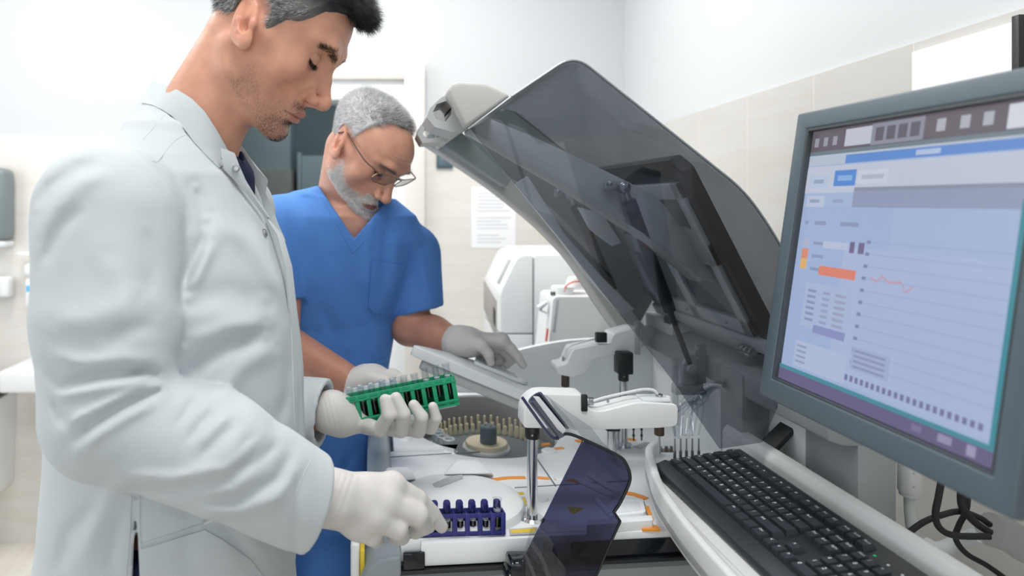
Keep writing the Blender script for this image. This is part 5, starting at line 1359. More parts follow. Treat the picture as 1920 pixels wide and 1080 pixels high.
def strands(roots, dirs, lens, widths, cols, droop=None, seg=4, jit=.25, seed=1):
    """many thin tapered hairs as one mesh: three-sided, bending towards `droop`"""
    r = np.random.default_rng(seed); n = len(roots)
    d = dirs + r.normal(size=dirs.shape) * jit; d /= np.linalg.norm(d, axis=1, keepdims=True)
    up = np.where(np.abs(d[:, 2:3]) > .9, np.array([[1., 0, 0]]), np.array([[0, 0, 1.]])); s = np.cross(d, up); s /= np.linalg.norm(s, axis=1, keepdims=True)
    p = roots.copy(); rings = []
    for k in range(seg + 1):
        t = k / seg; w = (widths * (1 - .85 * t))[:, None]
        c = np.cross(d, s); c /= np.maximum(np.linalg.norm(c, axis=1, keepdims=True), 1e-9)
        rings.append(np.stack([p + s * w, p - .5 * s * w + .87 * c * w, p - .5 * s * w - .87 * c * w], 1))
        if droop is not None:
            d = d + droop * (1.0 / seg); d /= np.linalg.norm(d, axis=1, keepdims=True)
            s = s - d * (s * d).sum(1, keepdims=True); s /= np.maximum(np.linalg.norm(s, axis=1, keepdims=True), 1e-9)
        p = p + d * (lens / seg)[:, None]
    R = np.stack(rings, 1)                        # n, seg+1, 3, 3
    V = R.reshape(-1, 3); base = (np.arange(n) * (seg + 1) * 3)[:, None]
    Q = []
    for k in range(seg):
        for a in range(3):
            b_ = (a + 1) % 3; Q.append(np.concatenate([base + k * 3 + a, base + k * 3 + b_, base + (k + 1) * 3 + b_, base + (k + 1) * 3 + a], 1))
    Q = np.concatenate(Q); C = np.repeat(cols, (seg + 1) * 3, 0)
    return V, Q, C
def set_tint(me, C, name='tint'):
    a = me.attributes.new(name, 'FLOAT_COLOR', 'POINT'); C4 = np.concatenate([C, np.ones((len(C), 1))], 1).astype(np.float32); a.data.foreach_set('color', C4.ravel())
def set_val(me, v, name):
    a = me.attributes.new(name, 'FLOAT', 'POINT'); a.data.foreach_set('value', np.asarray(v, np.float32))
def sample_surface(V, Q, wgt, n, seed=0):
    """random points on the faces, as many on a face as its area and weight ask for"""
    r = np.random.default_rng(seed)
    a = np.linalg.norm(np.cross(V[Q[:, 2]] - V[Q[:, 0]], V[Q[:, 3]] - V[Q[:, 1]]), axis=1) * .5 * wgt[Q].mean(1)
    if a.sum() <= 0: return np.zeros((0, 3)), np.zeros((0, 4))
    k = r.choice(len(Q), n, p=a / a.sum()); u, v = r.random((2, n, 1))
    W4 = np.concatenate([(1 - u) * (1 - v), u * (1 - v), u * v, (1 - u) * v], 1)
    return (V[Q[k]] * W4[:, :, None]).sum(1), k
# ------------------------------------------------------------------ pieces laid on a garment's surface
from mathutils.bvhtree import BVHTree
def bvh_of(V, Q): return BVHTree.FromPolygons([tuple(v) for v in V], [tuple(q) for q in Q])
CAMV = Vector((0, 0, CZ))
def hit(bvh, px, py, off=0.0):
    d = Vector(((px - VX) / F, 1, -(py - VY) / F)).normalized()
    loc, n, i, t = bvh.ray_cast(CAMV, d)
    if loc is None: return None
    return loc - d * off
def px_patch(bm, bvh, poly, off, thick=.0015, step=9, back=None):
    """a cloth piece with the given outline laid onto the garment"""
    b = NB(); vs = [b.verts.new((x, y, 0)) for x, y in poly]; b.faces.new(vs)
    bmesh.ops.triangulate(b, faces=b.faces)
    for _ in range(5):
        es = [e for e in b.edges if e.calc_length() > step]
        if not es: break
        bmesh.ops.subdivide_edges(b, edges=es, cuts=1); bmesh.ops.triangulate(b, faces=b.faces)
    last = None
    for v in list(b.verts):
        h = hit(bvh, v.co.x, v.co.y, off)
        if h is None: h = W(v.co.x, v.co.y, back if back else (last.y if last else 1.0))
        last = h; v.co = h
    bmesh.ops.recalc_face_normals(b, faces=b.faces)
    bmesh.ops.solidify(b, geom=list(b.faces), thickness=thick)
    merge(bm, b)
def px_line(bm, bvh, pts, r, off=0.0, n=6, step=10):
    P = catmull([Vector((x, y, 0)) for x, y in pts], 4); out = []
    for p in P:
        h = hit(bvh, p.x, p.y, off)
        if h is not None and (not out or abs(h.y - out[-1].y) < .06): out.append(h)
    if len(out) > 2: add_tube(bm, out, r, n, 1, smooth=False)
def px_button(bm, bvh, px, py, r, off=.001):
    h = hit(bvh, px, py, off)
    if h is None: return
    a = hit(bvh, px + 4, py, off) or h; c = hit(bvh, px, py + 4, off) or h
    n = (a - h).cross(c - h); n = n.normalized() if n.length > 1e-9 else Vector((0, -1, 0))
    if n.y > 0: n = -n
    add_cyl(bm, h - n * .002, h + n * .0022, r, n=20, bev=.0006); add_cyl(bm, h + n * .002, h + n * .0030, r * .55, n=16, bev=.0003)
def sheet_px(bm, rows, thick):
    sheet(bm, [[W(*p) for p in r] for r in rows], thick)
def loft_field(P, T, n=2.3, yaw=0.0):
    """upright body of elliptical sections; T rows: z, cx, cy, half depth (x), half width (y)"""
    T = np.asarray(sorted(T), f32); z = P[:, 2]
    c = [np.interp(z, T[:, 0], T[:, k]).astype(f32) for k in range(1, 5)]
    dx, dy = P[:, 0] - c[0], P[:, 1] - c[1]; cw, sw_ = math.cos(math.radians(yaw)), math.sin(math.radians(yaw))
    u = np.abs(dx * cw - dy * sw_) / c[2]; v = np.abs(dx * sw_ + dy * cw) / c[3]
    rr = (u ** n + v ** n) ** (1 / n)
    f = (rr - 1) * np.minimum(c[2], c[3]) * .9
    return np.maximum(f, np.maximum(T[0, 0] - z, z - T[-1, 0]))
def plane(P, p, nrm):
    nrm = np.asarray(Vector(nrm).normalized(), f32); return (P - np.asarray(p, f32)) @ nrm
def hand_field(P, wrist, wr, mcps, fingers, thumb, palm_r=.0125, fr=(.0098, .0092, .0084, .0074)):
    """wrist and finger joints are world points; palm = the fan of bones from the wrist to the knuckles"""
    f = None
    for i, m in enumerate(mcps):
        g = cap(P, wrist, m, palm_r * 1.15, palm_r * .88); f = g if f is None else smin(f, g, .012)
    for a, b in zip(mcps, mcps[1:]): f = smin(f, cap(P, a, b, palm_r * .85), .008)
    f = smin(f, cap(P, np.asarray(wrist) - (np.asarray(mcps[1]) - wrist) * .15, wrist, wr, wr * .92), .018)
    for m, fg, k in zip(mcps, fingers, (1.0, 1.02, .97, .86)):
        f = smin(f, chain(P, [m] + fg, [r * k for r in fr], .002), .0055)
    f = smin(f, chain(P, thumb, [.0165, .0125, .0105, .0085], .003), .010)
    return f
# ------------------------------------------------------------------ the younger man in the white coat
YO = dict(skin=(.60, .305, .205), lips=(.42, .165, .13), jaw=1.04)
HO = np.array((-.140, .9435, 1.645), f32); HR = frame_of(8, 38)
def to_head(P): return (P - HO) @ HR.T
def from_head(p): return np.asarray(p, f32) @ HR + HO
def vw(px, py, Y): return np.array(W(px, py, Y), f32)
skin_mat('skin_young', (.10, .075, .06))
mat('coat_cloth', (.53, .575, .595), .85, spec=.2, bump=.06, bscale=2200)
mat('navy_cloth', (.012, .018, .055), .85, spec=.2)
mat('latex', (.62, .60, .575), .5, spec=.35, bump=.10, bscale=380)
mat('shoe_white', (.7, .7, .7), .5)
PY = empty('person', (-.28, .98, 0), 'younger man with grey-flecked dark hair and stubble in a white lab coat, holding racks', 'person')
def zY(py, Y=.985): return CZ - (py - VY) * Y / F
TL = []
for py, fr_, bk, w_ in ((262, 400, 280, .085), (300, 440, 215, .14), (330, 470, 180, .165), (430, 507, 150, .195), (520, 536, 138, .205), (600, 554, 145, .205), (700, 564, 128, .20), (830, 569, 118, .195), (950, 561, 110, .20), (1080, 551, 92, .21)):
    xf, xb = (fr_ - VX) * .985 / F, (bk - VX) * .985 / F; TL.append((zY(py), (xf + xb) / 2, .985, (xf - xb) / 2, w_))
TL += [(.55, -.285, .985, .20, .235)]
SH, EL, MA, CU = vw(207, 408, .80), vw(203, 778, .755), vw(400, 848, .778), vw(620, 962, .855)
FS, FE, FC = vw(420, 400, 1.15), vw(440, 770, 1.17), vw(640, 775, 1.10)
NK = vw(362, 255, .955)
def y_torso(P, s=0.0):
    f = loft_field(P, TL) + s
    return f
def y_skin(P):
    p = to_head(P); near = np.linalg.norm(P - HO, axis=1) < .30
    f = np.full(len(P), .5, f32)
    if near.any(): f[near] = head_field(face_warp(p[near]), YO)
    if (~near).any(): f[~near] = np.linalg.norm(p[~near], axis=1) - .12
    f = smin(f, cap(P, from_head((-.022, 0, -.035)), NK, .056, .063), .02)
    mst, nch = from_head((-.015, -.055, -.040)), vw(428, 300, .95)
    f = smin(f, cap(P, mst, nch, .011, .010), .02)
    f = smin(f, y_torso(P, .03), .03)
    f = smin(f, chain(P, [SH, EL, MA, vw(590, 925, .858), vw(690, 945, .89)], [.06, .045, .042, .024, .010]), .02)
    f = smin(f, chain(P, [FS, FE, vw(600, 772, 1.105), vw(660, 790, 1.12)], [.06, .042, .029, .020]), .02)
    for s in (-1, 1): f = smin(f, chain(P, [(-.29, .985 + s * .09, .95), (-.28, .985 + s * .10, .50), (-.30, .985 + s * .10, .09), (-.20, .985 + s * .11, .04)], [.085, .06, .042, .035]), .02)
    return f
ax = axis([(-.66, -.33, .012), (-.33, 0.01, .0014), (.01, .14, .006)]); ay = axis([(.66, .82, .012), (.82, 1.07, .0016), (1.07, 1.30, .012)]); az = axis([(-.01, 1.10, .016), (1.10, 1.42, .006), (1.42, 1.81, .0014)])
V, Q = mesh_field(y_skin, ax, ay, az); V, Q = largest(V, Q)
YV, YQ = V, Q
hp_ = face_warp(to_head(V)); C, lips = head_tint(hp_, YO)
far_ = np.linalg.norm(V - HO, axis=1) > .2; C[far_] = np.array(YO['skin']) * (.82, .78, .78)
bd = beard_mask(hp_) * (1 - lips); bd[far_] = 0
me = np_mesh('body', V, Q); set_tint(me, C); set_val(me, bd, 'beard')
link('body', me, MATS['skin_young'], PY)
# hair: short grey sides, longer dark top swept forward into a quiff
hair_mat('hair', None, None)
def hairline(p):
    """>0 inside the haired part of the scalp (side view curve in the head's frame)"""
    x, z, a = p[:, 0], p[:, 2], np.abs(p[:, 1])
    zl = np.interp(x, [-.11, -.06, -.030, -.012, .000, .010, .020, .032, .046, .054, .060, .075, .09], [-.020, -.030, -.005, .028, .026, .000, .004, .028, .036, .050, .066, .082, .088])
    return z - zl
def y_hair(P):
    p = to_head(P); hd = head_field(p, dict(YO, jaw=1.0)) 
    t = np.interp(p[:, 2], [-.03, .02, .06, .085, .12], [.0025, .0040, .0065, .010, .020]).astype(f32)
    hl_ = hairline(p); t = t * np.clip(hl_ / .014, .12, 1)
    wav = soft_noise(p * (1, 1, 1), 260, 3) * .0007 + soft_noise(np.stack([p[:, 0] * .35 + p[:, 2] * .2, p[:, 1], p[:, 2]], -1), 520, 5) * .0006
    f = hd - t
    f = smin(f, ell(p, (.058, .004, .104), (.040, .054, .021), rotm('Y', 22)), .014)
    f = smin(f, ell(p, (.086, -.004, .098), (.018, .040, .016)), .010)
    f = f + wav * np.interp(p[:, 2], [.06, .10], [1, 2.4])
    f = np.maximum(f, -(hairline(p)) * .8)
    ear = np.linalg.norm((p - np.array((-.010, 0, 0), f32))[:, [0, 2]] / (.026, .040), axis=1)
    f = np.maximum(f, (1 - ear) * .025 - np.where(np.abs(p[:, 1]) > .05, 0, .1))
    return np.maximum(f, -(hd + .004))
lo, hi = HO - .17, HO + .17
V, Q = mesh_field(y_hair, uni(lo[0], hi[0], .0019), uni(lo[1], hi[1], .0019), uni(lo[2], hi[2], .0019), 1.3); V, Q = largest(V, Q)
N_ = normals(V, Q); ph = to_head(V); r = np.random.default_rng(4)
def hair_cols(p, n, rr):
    g = np.clip(1 - (p[:, 2] - .055) / .022, 0, 1); g = np.clip(g * np.where(p[:, 0] < -.05, .75, 1.0), 0, 1)
    grey = rr.random(n) < g * .66; base = np.array((.016, .018, .021)); c = np.tile(base, (n, 1)) * rr.uniform(.6, 1.5, (n, 1))
    c[grey] = np.array((.60, .61, .62)) * rr.uniform(.5, 1.25, (int(grey.sum()), 1)); return c
capc = np.array((.016, .018, .021)) * np.ones((len(V), 1)); gcap = np.clip(1 - (ph[:, 2] - .055) / .022, 0, 1); capc = capc * (1 - gcap[:, None]) + np.array((.13, .125, .12)) * gcap[:, None]
pts, k = sample_surface(V, Q, (head_field(ph, YO) > .0003).astype(float) + .0, 26000, 2)
nn = N_[Q[k]].mean(1); pl = to_head(pts)
comb = np.where((pl[:, 2:3] > .082), np.array([[.75, .05, .35]]), np.where(pl[:, 0:1] < -.03, np.array([[-.15, 0, -.95]]), np.array([[-.70, 0, -.55]])))
comb = comb + np.where((pl[:, 0:1] > .075) & (pl[:, 2:3] > .08), np.array([[.2, 0, -.5]]), 0)
d = nn * np.where(pl[:, 2:3] > .08, .30, .24) + comb @ HR; d /= np.linalg.norm(d, axis=1, keepdims=True)
ln = np.interp(pl[:, 2], [0, .06, .10], [.008, .011, .013]) * r.uniform(.6, 1.3, len(pts))
SV, SQ, SCc = strands(pts - nn * .001, d, ln, np.full(len(pts), .00026), hair_cols(pl, len(pts), r), jit=.28, seed=3)
me = np_mesh('hair', np.concatenate([V, SV]), np.concatenate([Q, SQ + len(V)])); set_tint(me, np.concatenate([capc, SCc]))
link('hair', me, MATS['hair'], PY)
# stubble, brows and lashes as fine hairs
def face_hair(name, V, Q, wv_, n, lens, cols, dirfun, wid, head_o, toh, par, seed, jit=.3):
    pts, k = sample_surface(V, Q, wv_, n, seed); nn = normals(V, Q)[Q[k]].mean(1); rr = np.random.default_rng(seed)
    d = dirfun(toh(pts), nn); d /= np.linalg.norm(d, axis=1, keepdims=True)
    SV, SQ, SC_ = strands(pts - nn * .0004, d, lens * rr.uniform(.6, 1.3, n), np.full(n, wid), cols[rr.integers(0, len(cols), n)] * rr.uniform(.8, 1.2, (n, 1)), jit=jit, seed=seed, seg=3)
    me = np_mesh(name, SV, SQ); set_tint(me, SC_); return link(name, me, MATS['hair'], par)
hw = face_warp(to_head(YV)); Ab = np.abs(hw[:, 1]); nearv = np.linalg.norm(YV - HO, axis=1) < .2
bm_ = beard_mask(hw) * (1 - lips) * nearv
face_hair('beard', YV, YQ, bm_ ** 1.6, 5200, .0028, np.array([(.02, .018, .016), (.03, .025, .02), (.10, .09, .08)]), lambda p, n: n * .6 + np.array([[.1, 0, -.8]]) @ HR, .00013, HO, to_head, PY, 7)
brow = (gaus(polydist(np.stack([Ab, hw[:, 2]], -1).astype(f32), [(.011, .0300), (.026, .0368), (.046, .0325)]), .0038)) * (hw[:, 0] > .045) * nearv * (Ab > .008) * (Ab < .050)
brow = np.where(brow > .3, brow, 0)
for s_ in (-1, 1): face_hair('eyebrow', YV, YQ, brow * (hw[:, 1] * s_ > 0), 650, .0075, np.array([(.018, .015, .013), (.03, .024, .02)]), lambda p, n: n * .30 + np.stack([-np.ones(len(p)) * .35, np.sign(p[:, 1]) * .8, np.ones(len(p)) * .25], -1) @ HR, .00022, HO, to_head, PY, 8, .2)
ld = chain(np.stack([hw[:, 0], Ab, hw[:, 2]], -1).astype(f32), LASH, [0, 0, 0, 0]); lw = (ld < .0022) * nearv
for s_ in (-1, 1): face_hair('eyelash', YV, YQ, lw * (hw[:, 1] * s_ > 0).astype(float), 210, .0062, np.array([(.008, .007, .006)]), lambda p, n: n * .7 + np.array([[.7, 0, -.75]]) @ HR, .00022, HO, to_head, PY, 9, .25)

# ---- lab coat
CF = [  # (points, half width px, mm)
    ([(232, 268), (285, 300), (325, 345), (347, 400), (357, 470), (345, 530), (335, 590)], 7, -3.2), ([(222, 272), (275, 306), (313, 350), (335, 400), (344, 470)], 12, 2.4),
    ([(66, 395), (92, 352), (140, 318), (190, 300)], 13, -6), ([(74, 455), (100, 395), (150, 345), (215, 320)], 15, 4.5), ([(80, 500), (110, 430), (160, 385)], 12, -4),
    ([(366, 350), (378, 378), (388, 410)], 14, -4), ([(344, 540), (362, 492), (378, 452), (380, 430)], 10, -5), ([(400, 450), (384, 490), (352, 550)], 12, 4.5),
    ([(395, 400), (470, 460), (530, 545), (548, 600)], 20, 4.5), ([(355, 560), (430, 545), (500, 560)], 22, -3.5), ([(330, 600), (400, 590), (470, 600)], 20, 3),
    ([(335, 720), (380, 680), (430, 648), (500, 630)], 15, -7), ([(345, 640), (420, 615), (500, 600)], 16, 4.5), ([(400, 760), (450, 690), (520, 650)], 18, 4), ([(520, 800), (540, 740), (552, 660)], 12, -4),
    ([(80, 690), (118, 722), (190, 704), (262, 696), (304, 706)], 11, -7.5), ([(85, 660), (150, 680), (230, 672), (300, 676)], 13, 5), ([(92, 745), (150, 735), (230, 722), (290, 716)], 11, 5.5),
    ([(128, 838), (168, 798), (222, 764), (275, 740), (310, 727)], 9, -8.5), ([(112, 808), (150, 780), (215, 750), (270, 728)], 8, 5), ([(150, 850), (190, 812), (240, 782), (300, 750)], 10, 5),
    ([(240, 700), (282, 692), (302, 712)], 5, -5), ([(95, 742), (112, 780), (135, 810)], 9, -4.5), ([(270, 735), (296, 722), (308, 735)], 5, 4.5),
    ([(180, 650), (240, 620), (300, 605)], 18, -4), ([(90, 600), (160, 600), (260, 560)], 22, 3.5), ([(200, 470), (235, 560), (230, 640)], 25, 3.5), ([(270, 420), (285, 500), (275, 570)], 18, -3.5),
    ([(228, 892), (324, 898), (409, 876), (481, 816)], 12, 5.5), ([(230, 915), (330, 922), (430, 900), (500, 835)], 11, -6), ([(366, 940), (447, 936), (520, 898), (545, 848)], 11, -5.5), ([(350, 965), (450, 962), (540, 925)], 14, 4.5),
    ([(405, 765), (372, 800), (350, 830)], 7, -4.5), ([(372, 742), (350, 770), (330, 800)], 7, -3.5), ([(440, 795), (400, 835), (372, 860)], 8, -4.5), ([(478, 812), (440, 850), (400, 878)], 8, -4.5), ([(520, 832), (490, 862), (455, 885)], 8, -3.5), ([(430, 775), (392, 812), (366, 838)], 7, 3.5),
    ([(565, 860), (545, 900), (500, 955)], 12, 3), ([(250, 880), (190, 950), (150, 1070)], 18, 4), ([(200, 930), (130, 1000), (110, 1080)], 16, -4), ([(235, 955), (215, 1010), (205, 1080)], 12, -3),
    ([(560, 880), (556, 960), (552, 1060)], 9, -3), ([(360, 960), (350, 1040), (355, 1080)], 18, -3), ([(300, 940), (420, 985), (480, 1060)], 14, -3)]
cuff_n = Vector((.88, .30, -.38))
far_n = Vector((.93, -.22, -.10))
def y_coat(P):
    f = y_torso(P)
    f = smin(f, cap(P, vw(332, 240, .96), SH + np.array((0, .03, -.005), f32), .052, .066), .04)
    f = smin(f, cap(P, vw(335, 246, .98), FS + np.array((0, -.02, .0), f32), .052, .075), .04)
    sl = chain(P, [SH, vw(203, 600, .77), EL], [.085, .078, .069], .01)
    fo = chain(P, [EL, MA, CU], [.066, .066, .0565], .01)
    fo = smax(fo, plane(P, vw(584, 948, .845), cuff_n), .003)
    s = smin(sl, fo, .014)
    f = np.minimum(smin(f, sl, .008), s)
    fs = chain(P, [FS, FE], [.085, .072]); ff = chain(P, [FE, FC], [.064, .053])
    ff = smax(ff, plane(P, vw(607, 772, 1.105), far_n), .003)
    f = smin(f, smin(fs, ff, .02), .012)
    f = f - folds(P, CF, .92) - soft_noise(P, 26, 1) * .0022 - soft_noise(P, 60, 2) * .0007
    # openings: cuffs, neck and front vee, side vent
    f = smax(f, -cap(P, vw(520, 925, .832), vw(700, 1000, .885), .040, .052), .002)
    f = smax(f, -cap(P, vw(560, 773, 1.125), vw(700, 778, 1.08), .041, .049), .002)
    f = smax(f, -cap(P, vw(352, 300, .955), from_head((-.01, 0, -.01)), .068, .066), .004)
    f = smax(f, -chain(P, [vw(432, 275, .945), vw(470, 340, .955), vw(505, 402, .965)], [.050, .028, .004]), .003)
    vent = np.maximum(cap(P, vw(255, 935, .79), vw(255, 1250, .79), .001, .009), 0) 
    q = proj(P); w = np.clip((q[:, 1] - 925) / 155, 0, 3) * 6.5
    carve = np.maximum(np.abs(q[:, 0] - 255) - w, 925 - q[:, 1]) * .0006
    f = np.where(P[:, 1] < .88, np.maximum(f, -carve), f)
    return f
ax = uni(-.58, .02, .0032); ay = axis([(.66, .95, .0032), (.95, 1.28, .006)]); az = axis([(.53, .86, .012), (.86, 1.56, .0032)])
V, Q = mesh_field(y_coat, ax, ay, az); V, Q = largest(V, Q); V = relax(V, Q, 2, .45)
me = np_mesh('lab_coat', V, Q); coat = link('lab_coat', me, MATS['coat_cloth'], PY, label='white snap-front lab coat')
CB = bvh_of(V, Q)
b = NB()
for pts in ([(268, 262), (308, 215), (322, 192)], [(298, 300), (330, 262), (372, 244)], [(300, 300), (292, 304), (285, 302)]): px_line(b, CB, pts, .0006, -.0001)
for pts in ([(262, 1022), (330, 1000), (400, 975)],): px_line(b, CB, pts, .0012, .0004)
px_line(b, CB, [(583, 862), (563, 905), (530, 995)], .0006, -.0001)
px_line(b, CB, [(262, 930), (262, 1000), (270, 1080)], .0010, .0003); px_line(b, CB, [(246, 930), (243, 1000), (236, 1080)], .0010, .0003)
px_line(b, CB, [(537, 470), (545, 600), (549, 700), (552, 800)], .0009, .0003)
obj('seam', b, MATS['coat_cloth'], coat)
b = NB(); px_patch(b, CB, [(264, 1030), (300, 1020), (350, 1004), (384, 994), (420, 1014), (470, 1050), (505, 1095), (268, 1095)], .0022, .002); obj('pocket', b, MATS['coat_cloth'], coat)
b = NB()
belt = [[(135, 852, 1.08), (90, 850, .99), (100, 848, .90), (125, 862, .83), (190, 880, .80)], [(138, 884, 1.08), (95, 884, .99), (106, 884, .90), (130, 894, .83), (190, 898, .80)], [(142, 924, 1.08), (104, 922, .99), (114, 920, .90), (134, 918, .83), (190, 908, .80)]]
sheet_px(b, belt, .004); obj('back_belt', b, MATS['coat_cloth'], coat)
b = NB(); px_button(b, CB, 496, 437, .0058); obj('snap_button', b, MATS['steel'], coat)
# placket strip and lapels
b = NB(); sheet_px(b, [[(501, 411, .958), (506, 413, .962)], [(520, 440, .948), (531, 441, .958)], [(536, 500, .942), (548, 500, .955)], [(546, 600, .945), (559, 600, .962)], [(551, 700, .945), (564, 700, .965)], [(556, 800, .945), (569, 800, .965)], [(556, 835, .945), (569, 835, .965)]], .003); pk = obj('placket', b, MATS['coat_cloth'], coat)
b = NB(); px_button(b, CB, 528, 448, .003, .003); obj('snap_socket', b, MATS['steel'], coat)
b = NB(); rows_ = []; YBV = bvh_of(YV, YQ); prev = [.96, .96, .97]
for tri in (((266, 192), (276, 168), (285, 154)), ((284, 196), (298, 170), (308, 158)), ((304, 205), (322, 180), (334, 169)), ((324, 219), (346, 196), (360, 185)), ((344, 240), (370, 218), (384, 209)), ((364, 266), (394, 248), (406, 243)), ((386, 290), (412, 277), (424, 275)), ((412, 314), (430, 302), (438, 300))):
    row = []
    for k_, (x_, y_) in enumerate(tri):
        c_ = [h_.y for h_ in (hit(CB, x_, y_), hit(YBV, x_, y_)) if h_ is not None]
        yy = (min(c_) - (.003, .008, .005)[k_]) if c_ else prev[k_]
        yy = min(yy, .97); prev[k_] = yy; row.append((x_, y_, yy))
    rows_.append(row)
for k_ in range(3):
    ys = [r_[k_][2] for r_ in rows_]; ys = [min(ys[i], (ys[max(i - 1, 0)] + ys[i] + ys[min(i + 1, len(ys) - 1)]) / 3) for i in range(len(ys))]
    for i, r_ in enumerate(rows_): r_[k_] = (*r_[k_][:2], ys[i])
sheet_px(b, [[tuple(q) for q in r_] for r_ in rows_], .003)
obj('collar', b, MATS['coat_cloth'], coat)
b = NB()
sheet_px(b, [[(414, 278, .885), (424, 282, .885), (437, 288, .895)], [(416, 300, .883), (430, 304, .886), (446, 312, .898)], [(420, 318, .886), (440, 322, .892), (458, 338, .906)], [(442, 342, .898), (455, 345, .905), (472, 362, .92)], [(466, 369, .915), (474, 371, .92), (486, 384, .935)], [(496, 406, .945), (499, 406, .945), (503, 410, .95)]], .003)
lp = obj('lapel', b, MATS['coat_cloth'], coat)
b = NB(); p = W(443, 316, .888); add_cyl(b, p + Vector((0, .004, 0)), p - Vector((.0004, .003, 0)), .0042, n=16, bev=.0006); obj('snap_button', b, MATS['steel'], lp) if False else obj('snap_button', b, MATS['steel'], coat)
b = NB()
sheet_px(b, [[(448, 270, 1.0), (452, 272, 1.0), (462, 286, 1.0)], [(450, 284, .99), (464, 290, .99), (480, 316, .99)], [(462, 312, .985), (482, 316, .985), (503, 338, .985)], [(478, 345, .982), (490, 348, .982), (498, 362, .982)], [(490, 372, .978), (500, 378, .978), (512, 392, .978)], [(498, 400, .974), (508, 406, .974), (522, 420, .974)], [(504, 412, .97), (520, 432, .97), (536, 452, .97)]], .003)
obj('lapel', b, MATS['coat_cloth'], coat)
# ---- navy shirt and trousers, shoes
def y_shirt(P):
    f = y_torso(P, .011); f = smin(f, cap(P, vw(360, 285, .955), vw(365, 330, .96), .066, .08), .03)
    f = np.maximum(f, 1.10 - P[:, 2])
    f = smax(f, -cap(P, NK + np.array((0, 0, .02), f32), from_head((-.01, 0, -.02)), .074, .070), .004)
    f = smax(f, -chain(P, [vw(432, 285, .945), vw(446, 310, .95)], [.016, .006]), .004)
    return f
V, Q = mesh_field(y_shirt, uni(-.52, -.05, .006), uni(.74, 1.24, .007), uni(1.08, 1.52, .005)); V, Q = largest(V, Q)
link('shirt', np_mesh('shirt', V, Q), MATS['navy_cloth'], PY)
def y_tr(P):
    f = np.maximum(y_torso(P, .009), np.maximum(.74 - P[:, 2], P[:, 2] - 1.0))
    for s in (-1, 1): f = smin(f, chain(P, [(-.29, .985 + s * .09, .93), (-.28, .985 + s * .10, .50), (-.295, .985 + s * .10, .06)], [.10, .08, .068]), .03)
    return f
V, Q = mesh_field(y_tr, uni(-.54, -.02, .010), uni(.72, 1.25, .010), uni(.0, 1.02, .010)); V, Q = largest(V, Q)
link('trousers', np_mesh('trousers', V, Q), MATS['navy_cloth'], PY)
for s in (-1, 1):
    b = NB(); y = .985 + s * .105
    add_prism(b, round_poly([(-.355, y - .05), (-.12, y - .045), (-.10, y + .02), (-.13, y + .055), (-.355, y + .045)], .04, 4), 0, .075, 'Z', .02, 3, ang=40, taper=.86); obj('shoe', b, MATS['shoe_white'], PY)
# ---- gloves
def glove(name, fld, lo, hi, par, h=.0016):
    def g(P): return fld(P) - soft_noise(P, 240, 8) * .0003 - soft_noise(P, 110, 9) * .0005
    V, Q = mesh_field(g, uni(lo[0], hi[0], h), uni(lo[1], hi[1], h), uni(lo[2], hi[2], h)); V, Q = largest(V, Q); V = relax(V, Q, 1, .4)
    return link(name, np_mesh(name, V, Q), MATS['latex'], par)
def bounds(pts, m):
    a = np.array(pts); return a.min(0) - m, a.max(0) + m
def near_hand(P):
    wr = vw(612, 930, .868)
    m = [vw(735, 910, .900), vw(724, 940, .882), vw(702, 968, .874), vw(672, 986, .878)]
    fg = [[vw(782, 938, .912), vw(808, 964, .926), vw(828, 987, .934)], [vw(783, 965, .890), vw(795, 984, .912), vw(778, 998, .930)], [vw(745, 991, .880), vw(752, 1004, .902), vw(738, 1009, .922)], [vw(698, 1005, .880), vw(704, 1012, .900), vw(694, 1012, .918)]]
    th = [vw(650, 925, .905), vw(715, 945, .948), vw(770, 970, .965), vw(805, 988, .968)]
    f = hand_field(P, wr, .031, m, fg, th, .0185, (.0150, .0140, .0122, .0088))
    f = smin(f, ell(P, vw(672, 945, .888), (.040, .022, .034)), .02)
    f = smin(f, cap(P, vw(560, 925, .855), vw(625, 935, .87), .034, .033), .012)
    for px in (628, 640, 652): f = f + .0007 * gaus(polydist(proj(P), [(px + 12, 890), (px - 2, 930), (px - 22, 985)]), 3.0)
    return f
glove('glove', near_hand, *bounds([vw(545, 925, .85), vw(835, 1020, .98), vw(640, 860, .85)], .045), PY)
def far_hand(P):
    wr = vw(632, 775, 1.105)
    m = [vw(676, 792, 1.110), vw(694, 796, 1.128), vw(712, 796, 1.146), vw(728, 792, 1.164)]
    fg = [[vw(712, 806, 1.072), vw(729, 778, 1.055), vw(722, 750, 1.062)], [vw(752, 807, 1.072), vw(757, 776, 1.056), vw(743, 746, 1.062)], [vw(785, 808, 1.084), vw(791, 782, 1.068), vw(776, 760, 1.072)], [vw(808, 803, 1.104), vw(818, 784, 1.088), vw(812, 763, 1.088)]]
    th = [vw(636, 765, 1.13), vw(655, 748, 1.155), vw(690, 735, 1.168), vw(720, 728, 1.165)]
    f = hand_field(P, wr, .030, m, fg, th, .016, (.0122, .0112, .0102, .0088))
    f = smin(f, cap(P, vw(619, 773, 1.102), vw(640, 782, 1.11), .032, .031), .012)
    for px in (612, 620, 629): f = f + .0006 * gaus(polydist(proj(P), [(px - 8, 740), (px, 770), (px + 6, 800)]), 2.5)
    return f
glove('glove', far_hand, *bounds([vw(600, 770, 1.04), vw(825, 815, 1.20), vw(640, 730, 1.10)], .045), PY)
